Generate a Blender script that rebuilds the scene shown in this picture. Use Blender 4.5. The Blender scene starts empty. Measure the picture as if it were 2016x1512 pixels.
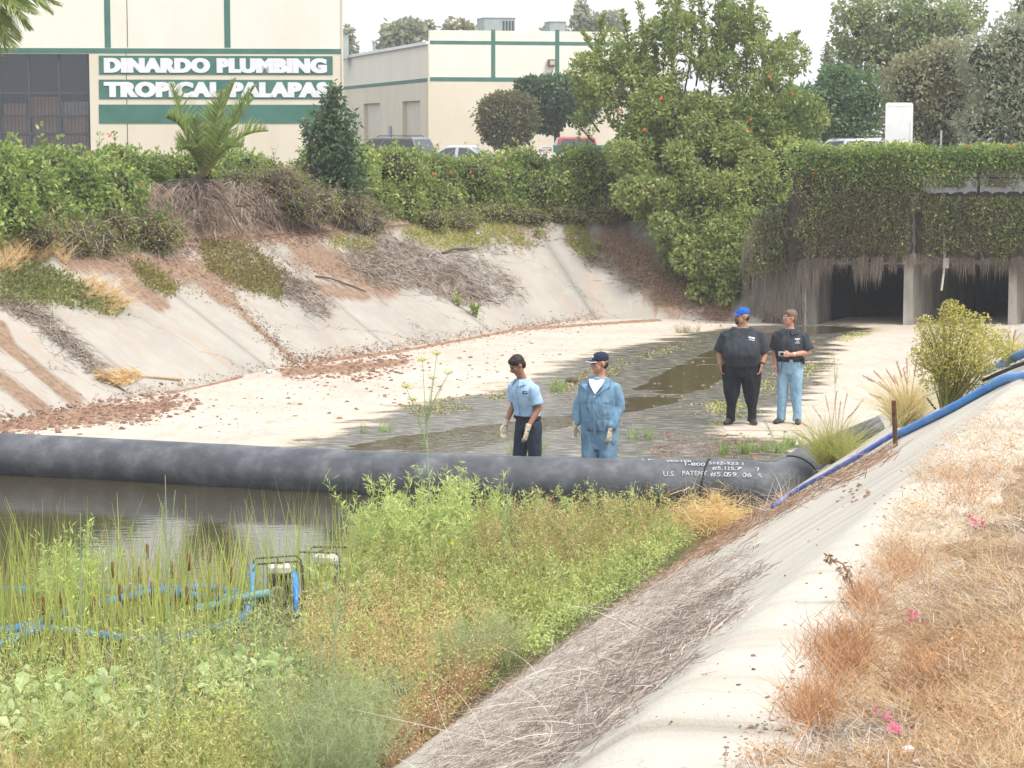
import bpy, bmesh, math, random
import numpy as np
from mathutils import Vector, Matrix, noise
from mathutils.bvhtree import BVHTree
R = math.radians
random.seed(7); RG = np.random.default_rng(11)
SC = bpy.context.scene
COL = SC.collection
# ------------------------------------------------------------------ camera
F, CX, CY, HY, H = 4600.0, 1008.0, 756.0, 255.0, 4.55      # focal length in photo pixels, horizon row, eye height over the channel floor
TH = math.atan((CY - HY) / F)
cam = bpy.data.objects.new('camera', bpy.data.cameras.new('camera')); COL.objects.link(cam)
cam.location = (0, 0, H); cam.rotation_euler = (math.pi/2 - TH, 0, 0)
cam.data.sensor_width = 36.0; cam.data.lens = F / 2016 * 36; cam.data.clip_end = 3000; cam.data.clip_start = .1
SC.camera = cam
# ------------------------------------------------------------------ sky, sun, exposure (bright overcast)
SUN_EL, SUN_AZ = R(58), R(125)          # azimuth from +Y towards +X: from the right and behind the camera
wd = bpy.data.worlds.new('World'); SC.world = wd; wd.use_nodes = True
nt = wd.node_tree; nt.nodes.clear()
o_ = nt.nodes.new('ShaderNodeOutputWorld'); b_ = nt.nodes.new('ShaderNodeBackground')
sk = nt.nodes.new('ShaderNodeTexSky'); sk.sky_type = 'NISHITA'; sk.sun_disc = False
sk.sun_elevation = SUN_EL; sk.sun_rotation = SUN_AZ; sk.dust_density = 4; sk.air_density = 1.0
cl = nt.nodes.new('ShaderNodeTexNoise'); cl.inputs['Scale'].default_value = 1.6; cl.inputs['Detail'].default_value = 2
cr = nt.nodes.new('ShaderNodeValToRGB')
cr.color_ramp.elements[0].position = .3; cr.color_ramp.elements[0].color = (5.6, 5.9, 6.3, 1)
cr.color_ramp.elements[1].position = .75; cr.color_ramp.elements[1].color = (7.4, 7.5, 7.6, 1)
mx = nt.nodes.new('ShaderNodeMix'); mx.data_type = 'RGBA'; mx.inputs[0].default_value = .86
nt.links.new(cl.outputs['Fac'], cr.inputs[0]); nt.links.new(sk.outputs[0], mx.inputs[6]); nt.links.new(cr.outputs[0], mx.inputs[7])
nt.links.new(mx.outputs[2], b_.inputs[0]); b_.inputs[1].default_value = .087; nt.links.new(b_.outputs[0], o_.inputs[0])
sl = bpy.data.lights.new('sun', 'SUN'); sl.energy = 1.5; sl.angle = R(14); sl.color = (1, .95, .88)
so = bpy.data.objects.new('sun', sl); COL.objects.link(so); so.location = (20, -20, 40)
sv = Vector((math.sin(SUN_AZ)*math.cos(SUN_EL), math.cos(SUN_AZ)*math.cos(SUN_EL), math.sin(SUN_EL)))
so.rotation_euler = sv.to_track_quat('Z', 'Y').to_euler()
vs = SC.view_settings; vs.view_transform = 'Standard'; vs.look = 'None'; vs.gamma = 1; vs.exposure = 1.42; vs.use_curve_mapping = False
SC.render.engine = 'CYCLES'; cy = SC.cycles
cy.use_denoising = True; cy.max_bounces = 6; cy.diffuse_bounces = 2; cy.glossy_bounces = 2; cy.transmission_bounces = 4; cy.transparent_max_bounces = 6
cy.caustics_reflective = False; cy.caustics_refractive = False
# ------------------------------------------------------------------ helpers
def nrm(v):
    v = np.asarray(v, float); return v / np.maximum(np.linalg.norm(v, axis=-1, keepdims=True), 1e-9)
def ray(px, py):
    return Vector((0, math.cos(TH), -math.sin(TH))) + Vector((1, 0, 0))*((px-CX)/F) - Vector((0, math.sin(TH), math.cos(TH)))*((py-CY)/F)
def at_z(px, py, z=0.0):
    d = ray(px, py); t = (z - H)/d.z; return Vector((0, 0, H)) + d*t
def at_y(px, py, Y):
    d = ray(px, py); t = Y/d.y; return Vector((0, 0, H)) + d*t
def fbm(p, s, seed=0, oct=3):
    """cheap vectorised value noise in [-1,1]"""
    p = np.asarray(p, float)*s + seed*17.31
    out = np.zeros(len(p)); a = 1; tot = 0
    for o in range(oct):
        i = np.floor(p).astype(np.int64); f = p - i; f = f*f*(3-2*f)
        def hsh(ix, iy, iz):
            n = (ix*374761393 + iy*668265263 + iz*1274126177 + (seed+o)*974711) & 0xffffffff
            n = ((n ^ (n >> 13))*1274126177) & 0xffffffff
            return ((n ^ (n >> 16)) & 0xffff)/32767.5 - 1
        acc = 0
        for dx in (0, 1):
            for dy in (0, 1):
                for dz in (0, 1):
                    w = (f[:, 0] if dx else 1-f[:, 0])*(f[:, 1] if dy else 1-f[:, 1])*(f[:, 2] if dz else 1-f[:, 2])
                    acc = acc + w*hsh(i[:, 0]+dx, i[:, 1]+dy, i[:, 2]+dz)
        out += a*acc; tot += a; a *= .5; p = p*2.03
    return out/tot
def xyz(x, y, z=0): 
    x = np.asarray(x, float); y = np.asarray(y, float)
    return np.stack([x, y, np.broadcast_to(z, x.shape)], -1)
def link(name, me, parent=None, mat=None):
    o = bpy.data.objects.new(name, me); COL.objects.link(o)
    if mat is not None and me is not None: me.materials.clear(); me.materials.append(mat)
    if parent is not None: o.parent = parent
    return o
def quadmesh(name, V, Q, mat, parent=None, smooth=False, attrs=None):
    """V (n,3) array, Q (m,4) int array -> object, fast"""
    V = np.ascontiguousarray(V, dtype=np.float32); Q = np.ascontiguousarray(Q, dtype=np.int32)
    me = bpy.data.meshes.new(name); me.vertices.add(len(V)); me.vertices.foreach_set('co', V.ravel())
    m = len(Q); me.loops.add(m*4); me.loops.foreach_set('vertex_index', Q.ravel())
    me.polygons.add(m); me.polygons.foreach_set('loop_start', np.arange(0, m*4, 4, dtype=np.int32))
    if smooth: me.polygons.foreach_set('use_smooth', np.ones(m, dtype=bool))
    me.update(calc_edges=True)
    for k, a in (attrs or {}).items():
        at = me.attributes.new(k, 'FLOAT', 'POINT'); at.data.foreach_set('value', np.asarray(a, dtype=np.float32))
    return link(name, me, parent, mat)
def gridmesh(name, G, mat, parent=None, smooth=True, attrs=None):
    """G (a,b,3) grid"""
    a, b = G.shape[:2]; i = np.arange(a*b).reshape(a, b)
    Q = np.stack([i[:-1, :-1], i[:-1, 1:], i[1:, 1:], i[1:, :-1]], -1).reshape(-1, 4)
    return quadmesh(name, G.reshape(-1, 3), Q, mat, parent, smooth, attrs)
class MB:
    """collects shapes, builds ONE mesh object"""
    def __init__(s): s.v = []; s.f = []
    def add(s, v, f):
        b = len(s.v); s.v += [tuple(p) for p in v]; s.f += [tuple(b+i for i in q) for q in f]; return s
    def box(s, c, d, rz=0, M=None):
        x, y, z = d[0]/2, d[1]/2, d[2]/2
        v = [Vector((i*x, j*y, k*z)) for i in (-1, 1) for j in (-1, 1) for k in (-1, 1)]
        m = M if M is not None else Matrix.Rotation(rz, 3, 'Z')
        v = [m @ p + Vector(c) for p in v]
        return s.add(v, [(0, 1, 3, 2), (4, 6, 7, 5), (0, 4, 5, 1), (2, 3, 7, 6), (0, 2, 6, 4), (1, 5, 7, 3)])
    def tube(s, pts, rad, n=8, cap=True):
        v, f = tube(pts, rad, n, cap); return s.add(v, f)
    def ell(s, c, r, nu=12, nv=8, M=None):
        v, f = ell(c, r, nu, nv, M); return s.add(v, f)
    def build(s, name, mat, parent=None, smooth=False, bevel=0):
        me = bpy.data.meshes.new(name); me.from_pydata([tuple(p) for p in s.v], [], s.f); me.update()
        if bevel:
            bm = bmesh.new(); bm.from_mesh(me)
            bmesh.ops.bevel(bm, geom=[e for e in bm.edges], offset=bevel, segments=1, affect='EDGES', clamp_overlap=True)
            bm.to_mesh(me); bm.free()
        if smooth: me.polygons.foreach_set('use_smooth', np.ones(len(me.polygons), dtype=bool))
        return link(name, me, parent, mat)
def tube(pts, rad, n=8, cap=True, up=None):
    pts = [Vector(p) for p in pts]; m = len(pts)
    if not hasattr(rad, '__len__'): rad = [rad]*m
    v = []; f = []; prev = None
    for i, p in enumerate(pts):
        t = (pts[min(i+1, m-1)] - pts[max(i-1, 0)]).normalized()
        if prev is None:
            a = Vector(up) if up is not None else (Vector((0, 0, 1)) if abs(t.z) < .9 else Vector((1, 0, 0)))
            prev = a
        u = (prev - t*prev.dot(t)); u = u.normalized() if u.length > 1e-6 else t.orthogonal().normalized()
        prev = u; w = t.cross(u)
        r = rad[i]; ra, rb = (r if hasattr(r, '__len__') else (r, r))
        for k in range(n):
            an = 2*math.pi*k/n; v.append(p + u*(ra*math.cos(an)) + w*(rb*math.sin(an)))
    for i in range(m-1):
        for k in range(n):
            f.append((i*n+k, i*n+(k+1) % n, (i+1)*n+(k+1) % n, (i+1)*n+k))
    if cap: f.append(tuple(range(n-1, -1, -1))); f.append(tuple((m-1)*n+k for k in range(n)))
    return v, f
def ell(c, r, nu=12, nv=8, M=None):
    c = Vector(c); r = (r, r, r) if not hasattr(r, '__len__') else r
    v = []; f = []
    for j in range(1, nv):
        ph = math.pi*j/nv
        for i in range(nu):
            a = 2*math.pi*i/nu
            q = Vector((r[0]*math.sin(ph)*math.cos(a), r[1]*math.sin(ph)*math.sin(a), r[2]*math.cos(ph)))
            v.append(c + (M @ q if M is not None else q))
    top = len(v); q = Vector((0, 0, r[2])); v.append(c + (M @ q if M is not None else q)); v.append(c - (M @ q if M is not None else q))
    for j in range(nv-2):
        for i in range(nu): f.append((j*nu+i, (j+1)*nu+i, (j+1)*nu+(i+1) % nu, j*nu+(i+1) % nu))
    for i in range(nu):
        f.append((top, i, (i+1) % nu)); f.append((top+1, (nv-2)*nu+(i+1) % nu, (nv-2)*nu+i))
    return v, f
def rings(rs, n=20, p=2.3):
    """closed loft of superellipse rings (z, cx, cy, rx, ry)"""
    v = []; f = []
    for (z, cx, cy, rx, ry) in rs:
        for k in range(n):
            a = 2*math.pi*k/n; c, s_ = math.cos(a), math.sin(a)
            v.append(Vector((cx + rx*math.copysign(abs(c)**(2/p), c), cy + ry*math.copysign(abs(s_)**(2/p), s_), z)))
    m = len(rs)
    for i in range(m-1):
        for k in range(n): f.append((i*n+k, i*n+(k+1) % n, (i+1)*n+(k+1) % n, (i+1)*n+k))
    f.append(tuple(range(n-1, -1, -1))); f.append(tuple((m-1)*n+k for k in range(n)))
    return v, f
def empty(name, loc, rz=0):
    o = bpy.data.objects.new(name, None); COL.objects.link(o); o.location = loc; o.rotation_euler = (0, 0, rz); o.empty_display_size = .2; return o
def tag(o, label=None, cat=None, group=None, kind=None):
    if label: o['label'] = label
    if cat: o['category'] = cat
    if group: o['group'] = group
    if kind: o['kind'] = kind
    return o
def struct(o, label=None): 
    o['kind'] = 'structure'
    if label: o['label'] = label
    return o
def catmull(P, step):
    P = [Vector(p) for p in P]; out = []
    for i in range(len(P)-1):
        a = P[i-1] if i else P[0]*2 - P[1]; b, c = P[i], P[i+1]; d = P[i+2] if i+2 < len(P) else P[-1]*2 - P[-2]
        n = max(1, int((c-b).length/step))
        for k in range(n):
            t = k/n; out.append(.5*((2*b) + (c-a)*t + (2*a-5*b+4*c-d)*t*t + (3*b-a-3*c+d)*t**3))
    out.append(P[-1]); return out
def inpoly(x, y, poly):
    x = np.asarray(x); y = np.asarray(y); ins = np.zeros(x.shape, bool); n = len(poly)
    for i in range(n):
        x1, y1 = poly[i]; x2, y2 = poly[(i+1) % n]
        c = ((y1 > y) != (y2 > y)); 
        with np.errstate(divide='ignore', invalid='ignore'): xi = (x2-x1)*(y-y1)/(y2-y1+1e-12)+x1
        ins ^= c & (x < xi)
    return ins
def poly_pts(poly, n, fade=0):
    xs = [p[0] for p in poly]; ys = [p[1] for p in poly]; out = np.zeros((0, 2))
    while len(out) < n:
        p = np.stack([RG.uniform(min(xs), max(xs), n*2), RG.uniform(min(ys), max(ys), n*2)], -1)
        out = np.concatenate([out, p[inpoly(p[:, 0], p[:, 1], poly)]])
    out = out[:n]
    if fade: out = out + RG.normal(0, fade, out.shape)
    return out
# ------------------------------------------------------------------ materials
def ramp(nd, stops):
    e = nd.color_ramp.elements
    while len(e) < len(stops): e.new(.5)
    for i, (p, c) in enumerate(stops): e[i].position = p; e[i].color = (c[0], c[1], c[2], 1)
def newmat(name):
    m = bpy.data.materials.new(name); m.use_nodes = True; t = m.node_tree
    return m, t, t.nodes['Principled BSDF'], t.links.new
def pmat(name, cols, scale=5, rough=.8, bump=0, bscale=40, detail=6, island=0, metal=0, spec=.3, stretch=None, objc=False, dist=.02, sheen=0, coat=0):
    """noise-driven colour ramp; island: share of per-piece random in the ramp input"""
    m, t, b, L = newmat(name); N = t.nodes.new
    if not hasattr(cols[0], '__len__'): cols = [(0, cols), (1, cols)]
    elif not hasattr(cols[0][1], '__len__'): cols = [(i/(len(cols)-1), c) for i, c in enumerate(cols)]
    tc = N('ShaderNodeTexCoord'); src = tc.outputs['Object' if objc else 'Generated']
    if not objc:
        g = N('ShaderNodeNewGeometry'); src = g.outputs['Position']
    if stretch:
        mp = N('ShaderNodeMapping'); mp.inputs['Scale'].default_value = stretch; L(src, mp.inputs[0]); src = mp.outputs[0]
    n = N('ShaderNodeTexNoise'); n.inputs['Scale'].default_value = scale; n.inputs['Detail'].default_value = detail; n.inputs['Roughness'].default_value = .62; L(src, n.inputs['Vector'])
    cr = N('ShaderNodeValToRGB'); ramp(cr, cols)
    mr = N('ShaderNodeMapRange'); mr.inputs[1].default_value = .28; mr.inputs[2].default_value = .72; L(n.outputs['Fac'], mr.inputs[0]); val = mr.outputs[0]
    if island:
        gg = N('ShaderNodeNewGeometry'); mi = N('ShaderNodeMix'); mi.data_type = 'FLOAT'; mi.inputs[0].default_value = island
        L(val, mi.inputs[2]); L(gg.outputs['Random Per Island'], mi.inputs[3]); val = mi.outputs[0]
    L(val, cr.inputs[0]); L(cr.outputs[0], b.inputs['Base Color'])
    b.inputs['Roughness'].default_value = rough; b.inputs['Metallic'].default_value = metal; b.inputs['Specular IOR Level'].default_value = spec
    if coat: b.inputs['Coat Weight'].default_value = coat; b.inputs['Coat Roughness'].default_value = .1
    if sheen: b.inputs['Sheen Weight'].default_value = sheen
    if bump:
        n2 = N('ShaderNodeTexNoise'); n2.inputs['Scale'].default_value = bscale; n2.inputs['Detail'].default_value = 6; L(src, n2.inputs['Vector'])
        bp = N('ShaderNodeBump'); bp.inputs['Strength'].default_value = bump; bp.inputs['Distance'].default_value = dist
        L(n2.outputs['Fac'], bp.inputs['Height']); L(bp.outputs[0], b.inputs['Normal'])
    return m
LEAFK = 1.5
def leafmat(name, cols, trans=.4, rough=.55, scale=.8, island=.6, spec=.25):
    def tone(c):
        g = .3*c[0]+.59*c[1]+.11*c[2]; gr = c[1] > c[0]*1.05; d = .04 if gr else 0
        return [min(.82, max(.005, (x*(1-d)+g*d)*LEAFK*w)) for x, w in zip(c, (1.1, .98, 1.0) if gr else (1, 1, 1))]
    cols = [(p, tone(c)) for p, c in cols]
    m = pmat(name, cols, scale=scale, rough=rough, island=island, spec=spec, detail=3)
    t = m.node_tree; L = t.links.new; b = t.nodes['Principled BSDF']; out = t.nodes['Material Output']
    tr = t.nodes.new('ShaderNodeBsdfTranslucent'); ms = t.nodes.new('ShaderNodeMixShader'); ms.inputs[0].default_value = trans
    src = b.inputs['Base Color'].links[0].from_socket; L(src, tr.inputs[0]); L(b.outputs[0], ms.inputs[1]); L(tr.outputs[0], ms.inputs[2]); L(ms.outputs[0], out.inputs[0])
    return m
def setmat(o, m): o.data.materials.clear(); o.data.materials.append(m)
# ------------------------------------------------------------------ foliage generators (numpy)
def rdir(n): return nrm(RG.normal(size=(n, 3)))
def g_leaves(P, D, Ln, Wd, fold=0):
    n = len(P); D = nrm(D); S = nrm(np.cross(D, rdir(n))); Ln = np.broadcast_to(Ln, n)[:, None]; Wd = np.broadcast_to(Wd, n)[:, None]
    M_ = P + D*Ln*.45
    V = np.stack([P, M_ + S*Wd*.5, P + D*Ln, M_ - S*Wd*.5], 1).reshape(-1, 3)
    return V, np.arange(n*4).reshape(n, 4)
def g_blades(P, D, Ln, Wd, droop=.3, segs=3, G=None, tip=.15, flat=None):
    n = len(P); D = nrm(D); Ln = np.broadcast_to(Ln, n)[:, None].astype(float); Wd = np.broadcast_to(Wd, n)[:, None]; droop = np.broadcast_to(droop, n)[:, None]
    if G is None: G = nrm(np.concatenate([RG.normal(size=(n, 2)), -np.abs(RG.normal(size=(n, 1)))*.6], 1))
    S = nrm(np.cross(D, rdir(n))) if flat is None else nrm(np.cross(D, np.broadcast_to(flat, D.shape)))
    rows = []
    for k in range(segs+1):
        t = k/segs; c = P + D*Ln*t + G*Ln*droop*t*t; w = Wd*(1-t*(1-tip)) if tip < 1 else Wd
        rows += [c + S*w*.5, c - S*w*.5]
    V = np.stack(rows, 1).reshape(-1, 3); b = (np.arange(n)*(2*(segs+1)))[:, None]
    Q = np.concatenate([b + np.array([[2*k, 2*k+1, 2*k+3, 2*k+2]]) for k in range(segs)], 0)
    return V, Q
def join(parts):
    V = []; Q = []; b = 0
    for v, q in parts: V.append(v); Q.append(q+b); b += len(v)
    return np.concatenate(V), np.concatenate(Q)
def ell_np(c, r, n, lump=.18, seed=0):
    """points + outward normals on a lumpy ellipsoid surface"""
    d = rdir(n); c = np.asarray(c, float); r = np.asarray(r, float)
    k = 1 + lump*fbm(d*2.2 + c*.7, 1.3, seed) + RG.normal(0, .1, n) - np.abs(RG.normal(0, .12, n))
    P = c + d*r*k[:, None]; N = nrm(d/r); return P, N
def blob_leaves(blobs, dens, Ln, Wd, seed=0, cut=None, out=.5, down=.25):
    parts = []
    for i, (c, r) in enumerate(blobs):
        a = 4*math.pi*((r[0]*r[1])**1.6/3 + (r[0]*r[2])**1.6/3 + (r[1]*r[2])**1.6/3)**(1/1.6)
        n = max(20, int(a*dens)); P, N = ell_np(c, r, n, seed=seed+i)
        if cut is not None: k = cut(P); P, N = P[k], N[k]; n = len(P)
        if n == 0: continue
        D = N*out + rdir(n)*.9 + np.array([0, 0, -down]); s = RG.uniform(.6, 1.3, n)
        parts.append(g_leaves(P, D, Ln*s, Wd*s))
    return join(parts)
def blob_core(mb, blobs, k=.8, seed=0):  # solid lumps that stand for the shaded depth behind the leaves
    for (c, r) in blobs:
        v, f = ell((0, 0, 0), (1, 1, 1), 12, 8); v = np.array([tuple(p) for p in v])
        d = v*(k*(1 + .25*fbm(v*1.7 + np.array(c)*.9, 1.5, seed)))[:, None]*np.array(r) + np.array(c)
        mb.add(d.tolist(), f)
# ================================================================== materials of the setting
def concrete_mat(name, base, stain, streak_axis=None, wash=None, crack=.9, cw=.004, wet=False):
    m, t, b, L = newmat(name); N = t.nodes.new
    g = N('ShaderNodeNewGeometry'); pos = g.outputs['Position']
    def noise_(sc, det=6, vec=None, ro=.6):
        n = N('ShaderNodeTexNoise'); n.inputs['Scale'].default_value = sc; n.inputs['Detail'].default_value = det; n.inputs['Roughness'].default_value = ro; L(vec or pos, n.inputs['Vector']); return n
    def rmp(src, a, b_, c0=0, c1=1):
        r = N('ShaderNodeMapRange'); r.inputs[1].default_value = a; r.inputs[2].default_value = b_; r.inputs[3].default_value = c0; r.inputs[4].default_value = c1; L(src, r.inputs[0]); return r.outputs[0]
    def mix(f, a, b_, mode='MIX'):
        x = N('ShaderNodeMix'); x.data_type = 'RGBA'; x.blend_type = mode
        if hasattr(f, 'links') or hasattr(f, 'is_linked'): L(f, x.inputs[0])
        else: x.inputs[0].default_value = f
        for i, s in ((6, a), (7, b_)):
            if hasattr(s, '__len__'): x.inputs[i].default_value = (*s, 1)
            else: L(s, x.inputs[i])
        return x.outputs[2]
    n1 = noise_(.45, 8); n2 = noise_(3.5, 8); n3 = noise_(60, 4)
    c = mix(rmp(n1.outputs[0], .35, .65), base, [x*.8 for x in base])
    c = mix(rmp(n2.outputs[0], .45, .75, 0, .5), c, [base[0]*1.12, base[1]*1.1, base[2]*1.05])
    c = mix(rmp(n3.outputs[0], .55, .8, 0, .35), c, [x*.62 for x in base])
    # dirt washed down the fall line: noise stretched along the attribute coordinates (along, up)
    at1 = N('ShaderNodeAttribute'); at1.attribute_name = 'along'; at2 = N('ShaderNodeAttribute'); at2.attribute_name = 'up'
    cb = N('ShaderNodeCombineXYZ'); L(at1.outputs['Fac'], cb.inputs[0]); 
    mu = N('ShaderNodeMath'); mu.operation = 'MULTIPLY'; mu.inputs[1].default_value = .16; L(at2.outputs['Fac'], mu.inputs[0]); L(mu.outputs[0], cb.inputs[1])
    ns = noise_(2.6, 7, cb.outputs[0], .7); c = mix(rmp(ns.outputs[0], .5, .7, 0, .7), c, [stain[0]*1.3, stain[1]*1.35, stain[2]*1.4])
    ns2 = noise_(7, 5, cb.outputs[0], .7); c = mix(rmp(ns2.outputs[0], .6, .74, 0, .5), c, [base[0]*1.3, base[1]*1.3, base[2]*1.3])
    # dirt attribute, edge broken up by noise
    ad = N('ShaderNodeAttribute'); ad.attribute_name = 'dirt'; nn = noise_(4, 9, cb.outputs[0], .75)
    ma = N('ShaderNodeMath'); ma.operation = 'ADD'; L(ad.outputs['Fac'], ma.inputs[0]); L(rmp(nn.outputs[0], .3, .7, -.4, .4), ma.inputs[1])
    fd = rmp(ma.outputs[0], .34, .72); nd = noise_(9, 8); nd2 = noise_(70, 3)
    dc = mix(rmp(nd.outputs[0], .35, .68), stain, [stain[0]*.55, stain[1]*.52, stain[2]*.5]); dc = mix(rmp(nd2.outputs[0], .55, .75, 0, .6), dc, [stain[0]*1.5, stain[1]*1.4, stain[2]*1.3])
    c = mix(fd, c, dc)
    # cracks
    wv = noise_(1.3, 4); va = N('ShaderNodeVectorMath'); va.operation = 'MULTIPLY_ADD'; L(wv.outputs['Color'], va.inputs[0]); va.inputs[1].default_value = (1.2, 1.2, 1.2); L(pos, va.inputs[2])
    vo = N('ShaderNodeTexVoronoi'); vo.feature = 'DISTANCE_TO_EDGE'; vo.inputs['Scale'].default_value = .3; L(va.outputs[0], vo.inputs['Vector'])
    ck = rmp(vo.outputs['Distance'], 0, cw, crack, 0); c = mix(ck, c, [base[0]*.3, base[1]*.28, base[2]*.26])
    L(c, b.inputs['Base Color']); b.inputs['Roughness'].default_value = .88; b.inputs['Specular IOR Level'].default_value = .25
    bp = N('ShaderNodeBump'); bp.inputs['Strength'].default_value = .35; bp.inputs['Distance'].default_value = .012
    ad2 = N('ShaderNodeMath'); ad2.operation = 'ADD'; L(n3.outputs[0], ad2.inputs[0]); L(nd2.outputs[0], ad2.inputs[1]); L(ad2.outputs[0], bp.inputs['Height']); L(bp.outputs[0], b.inputs['Normal'])
    return m
M = {}
M['lining_l'] = concrete_mat('lining concrete far', (.385, .36, .32), (.29, .20, .14), crack=.85, cw=.005)
M['lining_r'] = concrete_mat('lining concrete near', (.53, .495, .43), (.27, .2, .15), crack=.35, cw=.0015)
M['soil'] = pmat('dry soil', [(0, (.13, .085, .06)), (.5, (.25, .175, .125)), (1, (.36, .28, .21))], scale=3, rough=.95, bump=.8, bscale=30, dist=.03)
M['soil_r'] = pmat('pale dry soil', [(0, (.15, .115, .08)), (.45, (.25, .19, .135)), (1, (.35, .28, .205))], scale=6, rough=.95, bump=.8, bscale=60, dist=.02)
M['asphalt'] = pmat('asphalt', [(0, (.05, .05, .05)), (1, (.09, .088, .085))], scale=2, rough=.9, bump=.3, bscale=120)
M['subgrade'] = pmat('subgrade', (.05, .042, .035), rough=1)
M['grass_far'] = pmat('far ground', [(0, (.08, .1, .05)), (1, (.16, .15, .09))], scale=.2, rough=1)
M['concrete'] = pmat('weathered concrete', [(0, (.2, .19, .17)), (.5, (.33, .31, .28)), (1, (.44, .42, .38))], scale=2.5, rough=.9, bump=.4, bscale=30, stretch=(1, 1, .35))
# ================================================================== channel plan
pxz = lambda x, y: at_z(x, y, 0)
LT = [pxz(0, 832), pxz(160, 803), pxz(330, 774), pxz(480, 740), pxz(580, 716), pxz(780, 688), pxz(940, 660), pxz(1100, 633), pxz(1190, 625), pxz(1300, 627), pxz(1430, 633), pxz(1540, 638)]
u0 = (LT[1]-LT[0]).normalized(); u0 = (u0 + Vector((.33, .94, 0)).normalized()).normalized()
LT = [LT[0]-u0*28, LT[0]-u0*18, LT[0]-u0*9] + LT
DR = R(18.4); UR = Vector((math.sin(DR), math.cos(DR), 0)); NR = Vector((math.cos(DR), -math.sin(DR), 0))
T0 = pxz(760, 1512)
RT = [T0 - UR*16, T0 - UR*8, T0, T0 + UR*6, pxz(1520, 985), pxz(1640, 880), pxz(1790, 780), pxz(1940, 710), pxz(2110, 662), pxz(2300, 642)]
def path(P, step, side):
    c = catmull(P, step); a = np.array([(p.x, p.y) for p in c])
    s = np.concatenate([[0], np.cumsum(np.linalg.norm(np.diff(a, axis=0), axis=1))]); S = np.arange(0, s[-1], step)
    a = np.stack([np.interp(S, s, a[:, 0]), np.interp(S, s, a[:, 1])], -1)
    k = np.ones(25)/25; p = np.pad(a, ((12, 12), (0, 0)), mode='reflect', reflect_type='odd'); a = np.stack([np.convolve(p[:, i], k, 'valid') for i in (0, 1)], -1)
    t = nrm(np.gradient(a, axis=0)); n = np.stack([-t[:, 1], t[:, 0]], -1)*side
    return S, a, t, n
SL, AL, TL, NL = path(LT, .2, 1)
SR, AR, TR_, NRr = path(RT, .2, -1)
SLOPE = 1.48; ZL = 2.3; ZR = 3.05
def loft(A, Nn, S, prof):
    """prof: list of (offset, z) -> grid (len(A), len(prof), 3)"""
    off = np.array([p[0] for p in prof]); z = np.array([p[1] for p in prof])
    G = np.zeros((len(A), len(prof), 3)); G[:, :, :2] = A[:, None, :] + Nn[:, None, :]*off[None, :, None]; G[:, :, 2] = z[None, :]; return G
# --- ground sheet to the horizon, parking-lot level
def plane(name, x0, x1, y0, y1, z, mat):
    return MB().add([(x0, y0, z), (x1, y0, z), (x1, y1, z), (x0, y1, z)], [(0, 1, 2, 3)]).build(name, mat)
struct(plane('far_ground', -1400, 1400, 60, 1300, 2.3, M['grass_far']))
struct(plane('parking_lot', -60, 60, 66, 150, 2.5, M['asphalt']))
# --- left bank: earth bench behind the lining
prof = [(-.3+.0, -.35)] + [(SLOPE*h, h-.06) for h in np.linspace(-.1, 2.1, 10)] + [(SLOPE*h + .0, h-.02) for h in np.linspace(2.2, 2.95, 6)] + [(5.0, 3.02), (6.2, 3.0), (7.5, 2.75), (9, 2.46), (16, 2.44), (30, 2.42)]
G = loft(AL, NL, SL, prof); nz = fbm(G.reshape(-1, 3), 1.1, 3).reshape(G.shape[:2]); w = np.clip((G[:, :, 2]-2.15)/.4, 0, 1); G[:, :, 2] += nz*.16*w
gl_bank = gridmesh('earth_bank', G, M['soil']); struct(gl_bank, 'brown earth bank above the far concrete slope')
# --- left lining, slab by slab; dirt attribute carries the soil that has slid over the concrete
def seg_dist(px, py, a, b):
    ax, ay = a; bx, by = b; dx, dy = bx-ax, by-ay; t = np.clip(((px-ax)*dx+(py-ay)*dy)/(dx*dx+dy*dy+1e-9), 0, 1); return np.hypot(px-ax-t*dx, py-ay-t*dy)
def project(P):
    P = np.asarray(P, float).reshape(-1, 3); y, z = P[:, 1], P[:, 2]-H; zc = y*math.cos(TH) - z*math.sin(TH); yc = y*math.sin(TH) + z*math.cos(TH)
    return CX + F*P[:, 0]/zc, CY - F*yc/zc
DIRT_L = [  # patches of washed soil on the far slope, each a line with a width (photo pixels turned into places on the slope)
    ((-20, 655), (150, 790), 22), ((-60, 700), (90, 810), 26), ((0, 640), (20, 680), 18), ((300, 520), (330, 545), 30), ((140, 510), (520, 545), 40), ((380, 530), (450, 590), 26), ((450, 590), (580, 715), 8),
    ((600, 500), (760, 560), 46), ((540, 560), (720, 580), 22), ((690, 520), (900, 560), 30), ((250, 560), (320, 600), 22), ((860, 570), (940, 590), 12), ((1200, 470), (1330, 590), 60), ((1120, 470), (1180, 520), 16), ((1330, 520), (1420, 620), 46)]
def dirt_left(P):
    x, y = project(P); d = np.zeros(len(x))
    for a, b, w in DIRT_L: d = np.maximum(d, np.clip(1.15 - seg_dist(x, y, a, b)/w, 0, 1))
    up = P.reshape(-1, 3)[:, 2]; d = np.maximum(d, np.clip((up-1.95)/.4, 0, 1)*np.clip((x-150)/60, 0, 1)*np.clip((980-x)/60, 0, 1))
    return d
lining_l = struct(empty('channel_lining_far', (0, 0, 0)), 'pale concrete slope of the far bank')
hs = np.concatenate([[-.12], np.linspace(0, ZL, 24)])
step = 23; i0 = 0
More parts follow.
